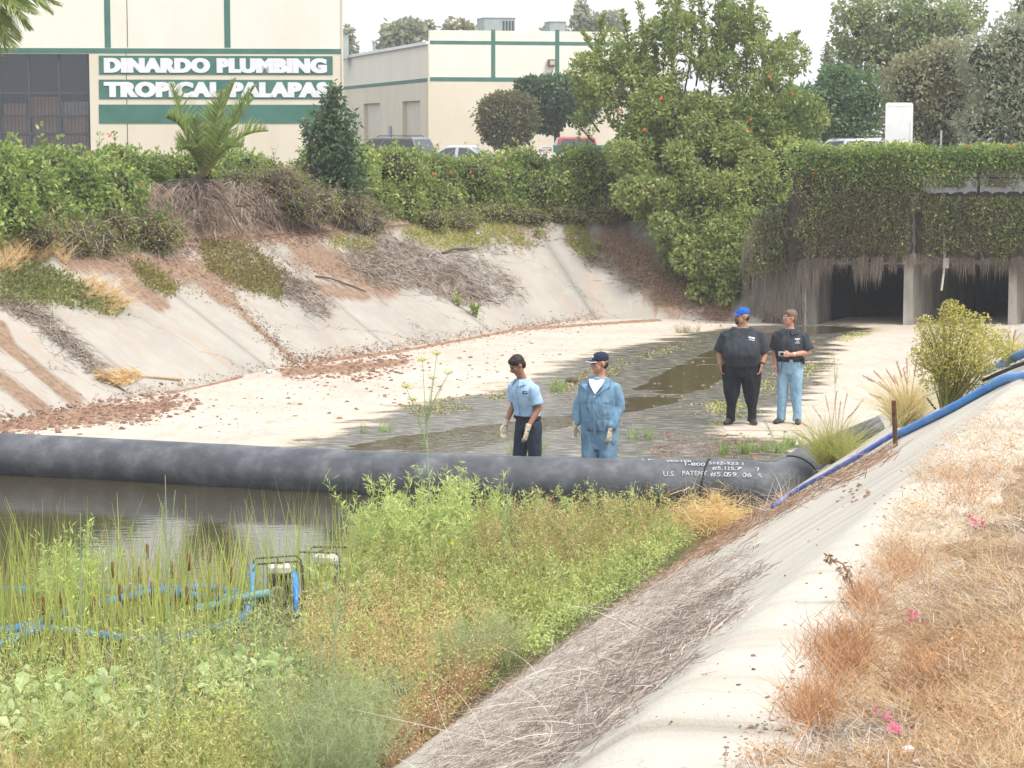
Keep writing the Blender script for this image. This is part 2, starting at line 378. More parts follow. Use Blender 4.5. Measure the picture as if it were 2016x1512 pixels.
while i0 < len(SL)-2:
    i1 = min(i0+step, len(SL)-1)
    if i1 - i0 < 3: break
    idx = np.arange(i0, i1+1); A = AL[idx].copy(); Nn = NL[idx]; sv_ = SL[idx].copy()
    A[0] += TL[i0]*.004; A[-1] -= TL[i1]*.004
    G = loft(A, Nn, sv_, [(SLOPE*h, h) for h in hs]); lift = fbm(np.array([[i0*.31, 2.2, 0]]), 1, 5)[0]*.006
    G[:, :, 2] += lift + fbm(G.reshape(-1, 3), .9, 9).reshape(G.shape[:2])*.015
    edge = np.zeros(G.shape[:2]); 
    Gp = np.concatenate([G[:, :1]-np.array([0, 0, .08]), G, G[:, -1:]-np.array([0, 0, .12])], 1)
    Gp = np.concatenate([Gp[:1]-np.array([0, 0, .07]), Gp, Gp[-1:]-np.array([0, 0, .07])], 0)
    al = np.concatenate([[sv_[0]], sv_, [sv_[-1]]])[:, None]*np.ones((1, Gp.shape[1])); up = Gp[:, :, 2]*1.78
    gridmesh('slab', Gp, M['lining_l'], lining_l, False, dict(along=al.ravel(), up=up.ravel(), dirt=dirt_left(Gp)))
    i0 = i1
# --- right lining: slope, rounded hinge, flat lip
prof_r = [(SLOPE*h, h) for h in np.linspace(-.12, ZR-.12, 30)] + [(SLOPE*(ZR-.06), ZR-.055), (SLOPE*ZR-.03, ZR-.018), (SLOPE*ZR+.05, ZR), (SLOPE*ZR+.16, ZR+.006), (SLOPE*ZR+.32, ZR+.008), (SLOPE*ZR+.55, ZR+.0), (SLOPE*ZR+.75, ZR-.02)]
hinge = at_z(1335, 1435, ZR); k0 = int(np.argmin(np.abs((AR-np.array([hinge.x, hinge.y]))@np.array(UR.xy) )))
lining_r = struct(empty('channel_lining_near', (0, 0, 0)), 'pale concrete slope of the near bank')
cuts = sorted(set([max(0, min(len(SR)-1, k0 + j*31)) for j in range(-4, 14)]))
for i0, i1 in zip(cuts[:-1], cuts[1:]):
    if i1-i0 < 3: continue
    idx = np.arange(i0, i1+1); A = AR[idx].copy(); A[0] += TR_[i0]*.009; A[-1] -= TR_[i1]*.009
    G = loft(A, NRr[idx], SR[idx], prof_r); G[:, :, 2] += fbm(G.reshape(-1, 3), .8, 19).reshape(G.shape[:2])*.006 + (.012 if i0 == k0 else 0)
    Gp = np.concatenate([G[:1]-np.array([0, 0, .1]), G, G[-1:]-np.array([0, 0, .1])], 0); sv_ = SR[np.r_[i0, idx, i1]]
    al = sv_[:, None]*np.ones((1, Gp.shape[1])); x, y = project(Gp); d = np.clip(.75-Gp[:, :, 2].ravel()/.45, 0, 1)*.7
    gridmesh('slab', Gp, M['lining_r'], lining_r, False, dict(along=al.ravel(), up=(Gp[:, :, 2]*1.78).ravel(), dirt=d))
prof = [(SLOPE*h, h-.07) for h in np.linspace(-.3, ZR-.02, 8)] + [(SLOPE*ZR+.9, ZR-.08)]
struct(gridmesh('subgrade', loft(AR, NRr, SR, prof), M['subgrade'])); 
# --- right bank earth: starts under the lip, rises over it with an uneven edge
offs = np.concatenate([np.linspace(SLOPE*ZR+.02, SLOPE*ZR+1.2, 40), np.linspace(SLOPE*ZR+1.25, SLOPE*ZR+5, 60), np.linspace(SLOPE*ZR+5.3, SLOPE*ZR+40, 20)])
Sf = np.arange(0, SR[-1], .07); Af = np.stack([np.interp(Sf, SR, AR[:, i]) for i in (0, 1)], -1); Nf = np.stack([np.interp(Sf, SR, NRr[:, i]) for i in (0, 1)], -1)
G = loft(Af, Nf, Sf, [(o, ZR) for o in offs]); e = offs[None, :]-SLOPE*ZR
P_ = G.reshape(-1, 3); nb = fbm(P_, .9, 31).reshape(G.shape[:2]); nf = fbm(P_, 4.5, 33).reshape(G.shape[:2])
G[:, :, 2] += np.clip((e-.40+.16*nb+.13*nf)/.5, -.12, 1)*.1 + nb*.03*np.clip(e, 0, 1) + nf*.018*np.clip(e*1.2, 0, 1)
right_bank = struct(gridmesh('dirt_bank', G, M['soil_r']), 'dry brown bank top with withered grass')
# --- channel floor: fine relief so that the shallow water finds its own edge
def world_poly(pts): return [tuple(at_z(x, y, 0).xy) for x, y in pts]
MUD = world_poly([(430, 900), (640, 862), (760, 815), (830, 790), (960, 775), (1060, 745), (1110, 715), (1190, 692), (1330, 662), (1440, 643), (1560, 637), (1720, 640), (1725, 655), (1640, 668), (1640, 700), (1610, 760), (1560, 800), (1440, 838), (1420, 858), (1560, 870), (1600, 905), (1480, 1000), (300, 1000)])
STREAM = world_poly([(560, 905), (760, 862), (930, 838), (1080, 818), (1180, 812), (1240, 770), (1320, 725), (1420, 680), (1500, 658), (1560, 641), (1720, 641), (1700, 648), (1590, 660), (1540, 690), (1480, 712), (1420, 745), (1350, 788), (1270, 806), (1120, 838), (980, 870), (860, 905)])
fx = np.arange(-14, 16.01, .09); fy = np.arange(14, 57.0, .09); X, Y = np.meshgrid(fx, fy); P_ = xyz(X.ravel(), Y.ravel())
def soft(poly, blur):
    m = inpoly(X, Y, poly).astype(float); k = max(1, int(blur/.09)); ker = np.ones(2*k+1)/(2*k+1)
    for _ in range(2):
        m = np.apply_along_axis(lambda r: np.convolve(r, ker, 'same'), 0, m); m = np.apply_along_axis(lambda r: np.convolve(r, ker, 'same'), 1, m)
    return m
mud = soft(MUD, .55); st = soft(STREAM, .4)
PA = P_*np.array([.45, 1, 1]); n1 = fbm(PA, .8, 41, 4).reshape(X.shape); n2 = fbm(PA, 3.2, 43, 3).reshape(X.shape); n3 = fbm(P_, 9, 47, 2).reshape(X.shape)
Zf = n1*.012*(1-mud) + mud*(n2*.013 + n3*.004 + n1*.02) - st*(.03 + .05*n1 + .04*n2) + .004
def floor_dirt():
    px, py = project(np.stack([X.ravel(), Y.ravel(), 0*X.ravel()], -1)); d = np.zeros(len(px))
    for a, b, w in [((0, 835), (250, 812), 24), ((100, 815), (330, 800), 14), ((560, 733), (720, 722), 13), ((700, 722), (800, 712), 8), ((330, 775), (480, 742), 4), ((800, 690), (1100, 634), 4), ((1000, 650), (1300, 630), 4), ((600, 716), (800, 690), 5)]:
        d = np.maximum(d, np.clip(1.2 - seg_dist(px, py, a, b)/w, 0, 1))
    return d
def floor_mat():
    m = concrete_mat('channel floor concrete', (.55, .48, .415), (.36, .22, .145), crack=.6, cw=.004); t = m.node_tree; N = t.nodes.new; L = t.links.new; b = t.nodes['Principled BSDF']
    c0 = b.inputs['Base Color'].links[0].from_socket
    g = N('ShaderNodeNewGeometry'); mp = N('ShaderNodeMapping'); mp.inputs['Scale'].default_value = (.55, 1.2, 1); L(g.outputs['Position'], mp.inputs[0])
    nA = N('ShaderNodeTexNoise'); nA.inputs['Scale'].default_value = 1.5; nA.inputs['Detail'].default_value = 9; nA.inputs['Roughness'].default_value = .7; L(mp.outputs[0], nA.inputs['Vector'])
    nB = N('ShaderNodeTexNoise'); nB.inputs['Scale'].default_value = 7; nB.inputs['Detail'].default_value = 6; L(mp.outputs[0], nB.inputs['Vector'])
    at = N('ShaderNodeAttribute'); at.attribute_name = 'mud'
    mr = N('ShaderNodeMapRange'); mr.inputs[1].default_value = .3; mr.inputs[2].default_value = .7; mr.inputs[3].default_value = -.45; mr.inputs[4].default_value = .45; L(nA.outputs[0], mr.inputs[0])
    ad = N('ShaderNodeMath'); ad.operation = 'ADD'; L(at.outputs['Fac'], ad.inputs[0]); L(mr.outputs[0], ad.inputs[1])
    f = N('ShaderNodeMapRange'); f.inputs[1].default_value = .38; f.inputs[2].default_value = .62; L(ad.outputs[0], f.inputs[0])
    f2 = N('ShaderNodeMapRange'); f2.inputs[1].default_value = .12; f2.inputs[2].default_value = .5; L(ad.outputs[0], f2.inputs[0])
    cr = N('ShaderNodeValToRGB'); ramp(cr, [(.34, (.04, .036, .027)), (.46, (.095, .085, .067)), (.58, (.165, .152, .13)), (.72, (.33, .29, .25))]); L(nB.outputs[0], cr.inputs[0])
    # pale salty rim, then mud
    rim = N('ShaderNodeMix'); rim.data_type = 'RGBA'; L(f2.outputs[0], rim.inputs[0]); L(c0, rim.inputs[6]); rim.inputs[7].default_value = (.52, .43, .32, 1)
    mm = N('ShaderNodeMix'); mm.data_type = 'RGBA'; L(f.outputs[0], mm.inputs[0]); L(rim.outputs[2], mm.inputs[6]); L(cr.outputs[0], mm.inputs[7])
    L(mm.outputs[2], b.inputs['Base Color'])
    rr = N('ShaderNodeMapRange'); rr.inputs[3].default_value = .9; rr.inputs[4].default_value = .24; L(f.outputs[0], rr.inputs[0]); L(rr.outputs[0], b.inputs['Roughness'])
    bp0 = b.inputs['Normal'].links[0].from_node; bp = N('ShaderNodeBump'); bp.inputs['Distance'].default_value = .014; L(f.outputs[0], bp.inputs['Strength']); L(nB.outputs[0], bp.inputs['Height']); L(bp0.outputs[0], bp.inputs['Normal']); L(bp.outputs[0], b.inputs['Normal'])
    return m
M['floor'] = floor_mat()
floor = struct(gridmesh('channel_floor', np.stack([X, Y, Zf], -1), M['floor'], attrs=dict(mud=mud.ravel(), dirt=floor_dirt(), along=X.ravel()*2, up=Y.ravel()*3)), 'pale silt-stained concrete channel floor')
struct(plane('floor_apron', -60, 60, -6, 80, -.09, M['subgrade']))
def water_mat(name, col, rough, bump, sc, st_):
    m, t, b, L = newmat(name); N = t.nodes.new; b.inputs['Base Color'].default_value = (*col, 1); b.inputs['Roughness'].default_value = rough; b.inputs['IOR'].default_value = 1.33; b.inputs['Specular IOR Level'].default_value = .5
    g = N('ShaderNodeNewGeometry'); mp = N('ShaderNodeMapping'); mp.inputs['Scale'].default_value = st_; L(g.outputs['Position'], mp.inputs[0])
    n = N('ShaderNodeTexNoise'); n.inputs['Scale'].default_value = sc; n.inputs['Detail'].default_value = 3; L(mp.outputs[0], n.inputs['Vector'])
    bp = N('ShaderNodeBump'); bp.inputs['Strength'].default_value = bump; bp.inputs['Distance'].default_value = .01; L(n.outputs[0], bp.inputs['Height']); L(bp.outputs[0], b.inputs['Normal']); return m
M['water'] = water_mat('shallow brown water', (.075, .055, .032), .06, .5, 5, (1, 2, 1))
M['pond'] = water_mat('pond water', (.05, .042, .026), .03, .12, 5, (.6, 2.2, 1))
struct(plane('stream_water', -14, 16, 28.9, 56, -.012, M['water']), 'thin brown stream over the channel floor')
# ray casting against what has been laid so far
def bvh_of(objs):
    V = []; Fs = []
    for o in objs:
        b = len(V); V += [o.matrix_world @ v.co for v in o.data.vertices]; Fs += [[i+b for i in p.vertices] for p in o.data.polygons]
    return BVHTree.FromPolygons(V, Fs)
BV = bvh_of([gl_bank, right_bank, floor] + list(lining_l.children) + list(lining_r.children))
CAMP = Vector((0, 0, H))
def hit(px, py):
    d = ray(px, py).normalized(); r = BV.ray_cast(CAMP, d, 400); return (r[0], r[1]) if r[0] is not None else (None, None)
def hits(pts):
    P = []; Nn = []
    for x, y in pts:
        p, n = hit(x, y)
        if p is not None: P.append(p); Nn.append(n if n.z > 0 else -n)
    return np.array(P).reshape(-1, 3), np.array(Nn).reshape(-1, 3)
def down(x, y, z=30):
    r = BV.ray_cast(Vector((x, y, z)), Vector((0, 0, -1)), 60); return r[0].z if r[0] is not None else 0
# ================================================================== culvert under the road
M['dark_in'] = pmat('painted culvert shade', [(0, (.008, .008, .008)), (1, (.02, .019, .018))], scale=2, rough=.95)  # near black: the shade inside the culvert is put into the colour
M['rust'] = pmat('rusty steel', [(0, (.05, .025, .015)), (.6, (.14, .07, .04)), (1, (.22, .12, .07))], scale=30, rough=.8, bump=.3, bscale=80)
M['galv'] = pmat('galvanised steel', [(0, (.35, .36, .37)), (1, (.55, .56, .57))], scale=20, rough=.45, metal=.7)
M['concrete_dk'] = pmat('dark streaked concrete', [(0, (.07, .065, .055)), (.5, (.14, .13, .115)), (1, (.24, .225, .2))], scale=2.5, rough=.9, stretch=(1, 1, .3))  # darker concrete, tone drawn out vertically
YC = at_z(1700, 640, 0).y; SCL = F/YC
cx_ = lambda px: at_y(px, 640, YC).x
cul = empty('box_culvert', (cx_(1790), YC, 0)); tag(cul, 'concrete box culvert with dark openings carrying the road over the channel', 'culvert')
OX, OY = cul.location.x, cul.location.y
ZO, ZD = 1.42, 2.93; SK = math.tan(R(25)); DP = 13
def skew_wall(x0, x1, z0, z1, y0=0, y1=DP):
    v = [(x0+SK*y0, y0, z0), (x1+SK*y0, y0, z0), (x1+SK*y1, y1, z0), (x0+SK*y1, y1, z0), (x0+SK*y0, y0, z1), (x1+SK*y0, y0, z1), (x1+SK*y1, y1, z1), (x0+SK*y1, y1, z1)]
    return v, [(3, 2, 1, 0), (4, 5, 6, 7), (0, 1, 5, 4), (1, 2, 6, 5), (2, 3, 7, 6), (3, 0, 4, 7)]
L_ = lambda px: cx_(px)-OX
MB().add(*skew_wall(L_(1572), L_(2560), ZO, ZD-.16, 0, .35)).build('headwall', M['concrete'], cul)
MB().add(*skew_wall(L_(1572)-.05, L_(2560)+2, ZD-.155, ZD+.0, -.12, .5)).build('coping', M['concrete'], cul)
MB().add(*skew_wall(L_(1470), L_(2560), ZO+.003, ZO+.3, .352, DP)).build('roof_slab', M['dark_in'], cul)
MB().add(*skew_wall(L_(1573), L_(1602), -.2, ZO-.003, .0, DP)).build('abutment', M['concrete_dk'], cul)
MB().add(*skew_wall(L_(1602)+.003, L_(1602)+.05, -.2, ZO-.003, 1.2, DP)).build('abutment_shade', M['dark_in'], cul)  # dark sheet painting shade onto the deeper part of the abutment
for a, b in ((1779, 1797), (1985, 2001), (2200, 2218)):
    MB().add(*skew_wall(L_(a), L_(b), -.2, ZO-.003, -.05, DP)).build('pier', M['concrete'], cul)
MB().add(*skew_wall(L_(2420), L_(2560), -.2, ZO-.003, 0, DP)).build('abutment', M['concrete'], cul)
MB().add(*skew_wall(L_(1560), L_(2430), -.2, ZO-.003, DP, DP+.3)).build('added_end_cap', M['dark_in'], cul)  # added cap that closes the barrels so the inside stays dark
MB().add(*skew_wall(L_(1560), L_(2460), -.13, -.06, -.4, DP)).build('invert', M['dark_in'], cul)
# wing wall closing the bank against the headwall
wv = [Vector((cx_(1468), YC+1.2, 0)), Vector((cx_(1583), YC-.06, 0))]
wm = MB(); t_ = (wv[1]-wv[0]).normalized(); nn_ = Vector((-t_.y, t_.x, 0))*.25
def prism(mb, pts, nvec):
    n = len(pts); v = pts + [p+nvec for p in pts]; mb.add(v, [tuple(range(n)), tuple(range(2*n-1, n-1, -1))] + [(i, i+n, (i+1) % n+n, (i+1) % n) for i in range(n)])
prism(wm, [wv[0]+Vector((0, .5, -.2)), wv[1]+Vector((0, 0, -.2)), wv[1]+Vector((0, .05, 2.4)), wv[0]+Vector((0, .9, 1.7))], nn_)
wing = wm.build('wing_wall', M['concrete']); tag(wing, 'short weathered concrete wing wall beside the culvert mouth', 'wall')
# road behind the headwall
road = MB().box((OX+16.4, YC+6.5, ZD-.12), (38, 12.0, .2)).build('road', M['asphalt']); struct(road)
# conduit hanging down the face with a small box on it
cd = empty('conduit', (cx_(1852), YC-.2, 0)); tag(cd, 'thin broken white conduit hanging down the culvert face', 'pipe')
zpx = lambda py: at_y(1850, py, YC-.2).z
MB().tube([(0, 0, zpx(460)), (.03, 0, zpx(520)), (-.04, -.02, zpx(572))], .028, 6).build('pipe', pmat('aged white plastic', [(0, (.42, .4, .35)), (1, (.62, .6, .55))], scale=12), cd)
MB().box((.04, -.05, zpx(518)), (.14, .09, .24)).build('junction_box', M['concrete'], cd, bevel=.01)
# railing along the coping, overgrown
rl = empty('road_railing', (OX, YC+.15, ZD)); tag(rl, 'dark steel railing along the road edge, overgrown with vines', 'railing')
M['darksteel'] = pmat('dark painted steel', [(0, (.03, .03, .03)), (1, (.07, .06, .05))], scale=15, rough=.6)
for i in range(9): MB().box((L_(1590)+i*1.32, 0, .5), (.06, .06, 1.0)).build('post', M['darksteel'], rl)
for z in (.95, .5): MB().box((L_(1590)+5.2, 0, z), (10.9, .035, .04)).build('rail', M['darksteel'], rl)
# ================================================================== lettering
def text_islands(s, bold=.035, spacing=1.0):
    cu = bpy.data.curves.new('txt', 'FONT'); cu.body = s; cu.offset = bold; cu.space_character = spacing; cu.resolution_u = 4
    ob = bpy.data.objects.new('txt', cu); COL.objects.link(ob); bpy.context.view_layer.update()
    me = bpy.data.meshes.new_from_object(ob.evaluated_get(bpy.context.evaluated_depsgraph_get()))
    bpy.data.objects.remove(ob); V = np.array([v.co[:] for v in me.vertices]); Fs = [list(p.vertices) for p in me.polygons]
    par = list(range(len(V)))
    def fnd(a):
        while par[a] != a: par[a] = par[par[a]]; a = par[a]
        return a
    for f in Fs:
        for i in f[1:]: par[fnd(i)] = fnd(f[0])
    gr = {}
    for f in Fs: gr.setdefault(fnd(f[0]), []).append(f)
    out = []
    for fs in gr.values():
        ids = sorted({i for f in fs for i in f}); mp = {i: k for k, i in enumerate(ids)}
        out.append((V[ids], [tuple(mp[i] for i in f) for f in fs]))
    out.sort(key=lambda a: a[0][:, 0].min()); bpy.data.meshes.remove(me); return out
def fit_text(s, x0, x1, z0, z1, bold=.035, spacing=1.0):
    """letters as (verts (x,z) fitted to a rectangle, faces)"""
    isl = text_islands(s, bold, spacing); A = np.concatenate([v for v, f in isl]); lo, hi = A.min(0), A.max(0)
    return [((np.stack([(v[:, 0]-lo[0])/(hi[0]-lo[0])*(x1-x0)+x0, (v[:, 1]-lo[1])/(hi[1]-lo[1])*(z1-z0)+z0], -1)), f) for v, f in isl]
# ================================================================== warehouses
M['cream'] = pmat('cream stucco', [(0, (.76, .71, .60)), (.5, (.81, .76, .65)), (1, (.85, .81, .70))], scale=.5, rough=.9, bump=.25, bscale=60, stretch=(1, 1, .4))
M['cream_lo'] = pmat('tan stucco', [(0, (.68, .60, .46)), (.5, (.73, .65, .51)), (1, (.77, .70, .56))], scale=.6, rough=.9, bump=.25, bscale=60, stretch=(1, 1, .4))
M['green'] = pmat('green trim paint', [(0, (.045, .15, .115)), (1, (.075, .20, .155))], scale=1.5, rough=.7)
M['white'] = pmat('white sign paint', [(0, (.72, .72, .72)), (1, (.85, .85, .85))], scale=3, rough=.6)
M['mullion'] = pmat('dark bronze mullion', (.07, .08, .095), rough=.45)
M['inside'] = pmat('dim interior', [(0, (.05, .045, .05)), (1, (.08, .07, .07))], rough=.9)
M['card'] = pmat('cardboard', [(0, (.48, .24, .13)), (.5, (.6, .33, .18)), (1, (.68, .44, .27))], scale=1.2, rough=.9, objc=True)
M['card2'] = pmat('pale cardboard', [(0, (.42, .38, .33)), (1, (.58, .53, .47))], scale=3, rough=.9)
def glass_mat(name, tint, rough=.03, a=.35):
    m, t, b, L = newmat(name); out = t.nodes['Material Output']; g = t.nodes.new('ShaderNodeBsdfGlossy'); g.inputs['Roughness'].default_value = rough; g.inputs['Color'].default_value = (.9, .95, 1, 1)
    tr = t.nodes.new('ShaderNodeBsdfTransparent'); tr.inputs[0].default_value = (*tint, 1); fr = t.nodes.new('ShaderNodeFresnel'); fr.inputs[0].default_value = 1.5
    ms = t.nodes.new('ShaderNodeMixShader'); L(fr.outputs[0], ms.inputs[0]); L(tr.outputs[0], ms.inputs[1]); L(g.outputs[0], ms.inputs[2]); L(ms.outputs[0], out.inputs[0]); return m
M['glass'] = glass_mat('window glass', (.86, .86, .87)); M['carglass'] = pmat('car glass', (.045, .055, .065), rough=.08, spec=.7)
LOT = 2.5
class Wall:
    """facade frame: photo pixel -> (x along the wall, z) on its plane"""
    def __init__(s, px, Y, a, name):
        p = at_y(px, 255, Y); s.e = Vector((math.cos(a), math.sin(a), 0)); s.n = Vector((math.sin(a), -math.cos(a), 0)); s.o = Vector((p.x, p.y, LOT)); s.root = empty(name, s.o, a)
    def at(s, px, py):
        d = ray(px, py); c = Vector((0, 0, H)); t = (s.o-c).dot(s.n)/d.dot(s.n); q = c+d*t-s.o; return q.dot(s.e), q.z
    def rect(s, x0, y0, x1, y1, out, thick, name, mat, parent=None):
        ax, az = s.at(x0, (y0+y1)/2)[0], s.at((x0+x1)/2, y0)[1]; bx, bz = s.at(x1, (y0+y1)/2)[0], s.at((x0+x1)/2, y1)[1]
        return MB().box(((ax+bx)/2, -out+thick/2, (az+bz)/2), (abs(bx-ax), thick, abs(az-bz))).build(name, mat, parent or s.root)
W1 = Wall(676, 88.5, R(5), 'plumbing_warehouse'); tag(W1.root, 'cream warehouse with green stripes and green sign bands lettered DINARDO PLUMBING', 'building')
wx0 = W1.at(-260, 200)[0]; wx1 = W1.at(177, 200)[0]; wz1 = W1.at(100, 106)[1]; stz = W1.at(400, 98)[1]; TOP = 8.3; WL = -34
mb = MB(); z_s = stz
mb.box(((wx1+0)/2, .15, z_s/2), (-wx1, .3, z_s)); mb.box(((WL+wx0)/2, .15, z_s/2), (wx0-WL, .3, z_s)); mb.box(((wx0+wx1)/2, .15, (wz1+z_s)/2), (wx1-wx0, .3, z_s-wz1)); mb.box(((wx0+wx1)/2, .15, .15), (wx1-wx0, .3, .3))
mb.build('lower_wall', M['cream_lo'], W1.root)
MB().box((WL/2, .15, (z_s+TOP)/2), (-WL, .302, TOP-z_s)).build('upper_wall', M['cream'], W1.root)
MB().box((-.151, 14, TOP/2-.02), (.3, 27.4, TOP-.04)).box((WL+.151, 14, TOP/2-.02), (.3, 27.4, TOP-.04)).box((WL/2, 28, TOP/2), (-WL, .3, TOP)).build('side_wall', M['cream_lo'], W1.root)
MB().box((WL/2, 14, TOP-.3), (-WL-.6, 27.5, .2)).build('roof', M['asphalt'], W1.root)
W1.rect(-900, 94, 671, 104, .012, .01, 'stripe', M['green'])
for x in (205, 441): W1.rect(x, -60, x+12, 93.8, .012, .01, 'stripe', M['green'])
W1.rect(249.2, -60, 250.6, 93, .006, .004, 'panel_joint', M['inside']); W1.rect(249.2, 105, 250.6, 300, .006, .004, 'panel_joint', M['inside'])
W1.rect(672.5, -60, 676, 300, .04, .035, 'corner_trim', M['cream_lo'])
for (y0, y1, txt, tx0, tx1) in ((110, 147, 'DINARDO PLUMBING', 206, 642), (157, 195, 'TROPICAL PALAPAS', 206, 647), (206, 243, None, 0, 0)):
    bd = W1.rect(195, y0, 655, y1, .02, .016, 'sign_band', M['green'])
    if txt:
        x0, _ = W1.at(tx0, y0+18); x1, _ = W1.at(tx1, y0+18); _, z1 = W1.at(400, y0+4.2); _, z0 = W1.at(400, y1-3.2)
        for (v, f) in fit_text(txt, x0, x1, z0, z1, .058, 1.1):
            m_ = MB(); ew = (x1-x0)*.0018; [m_.add([(a+dx*ew, -.045-.0012*dx, b) for a, b in v], f) for dx in (-2, -1, 0, 1, 2)]
            lo = m_.build('letter', M['white'], bd)
            bm = bmesh.new(); bm.from_mesh(lo.data); r_ = bmesh.ops.extrude_face_region(bm, geom=bm.faces[:]); bmesh.ops.translate(bm, verts=[g for g in r_['geom'] if isinstance(g, bmesh.types.BMVert)], vec=(0, .024, 0)); bm.to_mesh(lo.data); bm.free()
# big window: frame, mullions, panes, security bars
win = MB().box(((wx0+wx1)/2, .26, wz1+.03), (wx1-wx0, .08, .06)).build('window', M['mullion'], W1.root)
cols = [W1.at(px, 200)[0] for px in (-238, -179, -120, -61, -2, 57, 116.5, 175)]; zr = W1.at(60, 183)[1]
for x in cols: MB().box((x, .2, wz1/2+.15), (.075, .1, wz1-.3)).build('mullion', M['mullion'], win)
MB().box(((wx0+wx1)/2, .2, zr), (wx1-wx0, .09, .07)).build('transom', M['mullion'], win)
for a, b in zip(cols[:-1], cols[1:]):
    for z0, z1 in ((.3, zr-.036), (zr+.036, wz1)): MB().box(((a+b)/2, .235, (z0+z1)/2), (b-a-.08, .008, z1-z0)).build('pane', M['glass'], win)
    for k in range(1, 8): MB().box((a+(b-a)*k/8, .17, zr/2+.13), (.018, .018, zr-.3)).build('bar', M['mullion'], win)
for py in (227, 263): MB().box(((wx0+wx1)/2, .165, W1.at(60, py)[1]), (wx1-wx0, .02, .045)).build('cross_bar', M['mullion'], win)
MB().box(((wx0+wx1)/2, 3.4, 2.6), (wx1-wx0+2, .1, 5)).box((wx1+.6, 1.9, 2.6), (.1, 3, 5)).box((wx0-.6, 1.9, 2.6), (.1, 3, 5)).box(((wx0+wx1)/2, 1.9, 5.1), (wx1-wx0+2, 3.1, .1)).build('inner_wall', M['inside'], W1.root)
k = 0; tops = [196, 196, 214, 188, 203, 190, 199, 190]
for ci, (a, b) in enumerate(zip(cols[:-1], cols[1:])):
    for row, (z0, z1) in enumerate(((.05, W1.at(60, 266)[1]), (W1.at(60, 262)[1], W1.at(60, 229)[1]), (W1.at(60, 226)[1], W1.at(60, tops[ci])[1]))):
        x = (a+b)/2; w = (b-a)*random.uniform(.78, .94); q = W1.o + W1.e*x - W1.n*.62
        o = MB().box((0, 0, (z1-z0)/2), (w, .6, z1-z0-.02)).build('cardboard_box', M['card2'] if (ci == 6 and row == 2) else M['card']); o.location = q + Vector((0, 0, z0)); o.rotation_euler = (0, 0, R(5))
        if ci == 6 and row == 2: tag(o, 'pale cardboard box on top of the stack behind the warehouse window', 'box')
        else: tag(o, 'brown cardboard box stacked behind the barred warehouse window', 'box', 'boxes stacked behind the warehouse window')
# --- second warehouse
W2 = Wall(846, 124, R(14), 'storage_warehouse'); tag(W2.root, 'cream warehouse with thin green bands and two roller doors', 'building')
zt = W2.at(846, 59)[1]; zg = W2.at(846, 85)[1]; zm = W2.at(846, 157)[1]; FR = W2.at(1330, 150)[0]; SD = 36
MB().box((FR/2, .15, zm/2), (FR, .3, zm)).build('lower_wall', M['cream_lo'], W2.root)
MB().box((FR/2, .15, (zm+zt)/2), (FR, .302, zt-zm)).build('upper_wall', M['cream'], W2.root)
# side wall facing left with door openings
W2s_n = -W2.e
def side_at(px, py):
    d = ray(px, py); c = Vector((0, 0, H)); t = (W2.o-c).dot(W2.e)/d.dot(W2.e); q = c+d*t-W2.o; return -q.dot(W2.n), q.z
doors = [(side_at(827, 200)[0], side_at(792, 200)[0], side_at(810, 168)[1]), (side_at(748, 200)[0], side_at(716, 200)[0], side_at(730, 175)[1])]
ys = [.3]; mb = MB()
for (a, b, zt_) in doors:
    mb.box((.15, (ys[-1]+a)/2, zm/2), (.3, a-ys[-1], zm)); dz = min(3.6, zt_); mb.box((.15, (a+b)/2, (dz+zm)/2), (.3, b-a, zm-dz)); ys.append(b)
mb.box((.15, (ys[-1]+SD)/2, zm/2), (.3, SD-ys[-1], zm)); mb.build('side_lower_wall', M['cream_lo'], W2.root)
MB().box((.15, SD/2+.15, (zm+zg)/2), (.302, SD-.3, zg-zm)).build('side_upper_wall', M['cream'], W2.root)
M['door'] = pmat('roller door paint', [(0, (.66, .61, .5)), (1, (.74, .69, .58))], scale=2, rough=.6)
for (a, b, zt_) in doors:
    dz = min(3.6, zt_); dr = MB().box((.28, (a+b)/2, dz/2), (.04, b-a-.01, dz-.01)).build('roller_door', M['door'], W2.root)
    nsl = 22
    for k in range(nsl): MB().box((.245, (a+b)/2, (k+.5)*dz/nsl), (.03, b-a-.06, dz/nsl*.72)).build('slat', M['door'], dr)
MB().box((FR, SD/2, zg/2), (.3, SD-.4, zg)).box((FR/2, SD, zg/2), (FR, .3, zg)).build('rear_wall', M['cream_lo'], W2.root)
MB().box((FR/2, SD/2, zg-.25), (FR-.4, SD-.4, .2)).build('roof', M['asphalt'], W2.root)
MB().box((-.08, SD/2, zg+.02), (.2, SD, .16)).build('gutter', M['white'], W2.root)
MB().tube([(-.06, -.06, 0), (-.06, -.06, zg)], .06, 8).build('downspout', M['cream_lo'], W2.root)
W2.rect(846.5, 82, 1320, 89, .012, .01, 'stripe', M['green']); W2.rect(846.5, 153, 1320, 161, .012, .01, 'stripe', M['green'])
for x in (967, 1093): W2.rect(x, 58.5, x+8, 152.7, .016, .014, 'stripe', M['green'])
MB().box((-.006, SD/2, zm), (.012, SD, .2)).build('stripe', M['green'], W2.root)
lf = W2.rect(1078, 117, 1092.5, 130, .25, .22, 'wall_light', pmat('brown lamp housing', (.16, .1, .06), rough=.6)); W2.rect(1080.5, 119.5, 1090, 128, .262, .01, 'lens', M['card2'], lf)
bx = MB().box((-.08, (doors[0][1]+doors[1][0])/2, 2.0), (.12, .5, .5)).build('meter_box', M['galv'], W2.root)
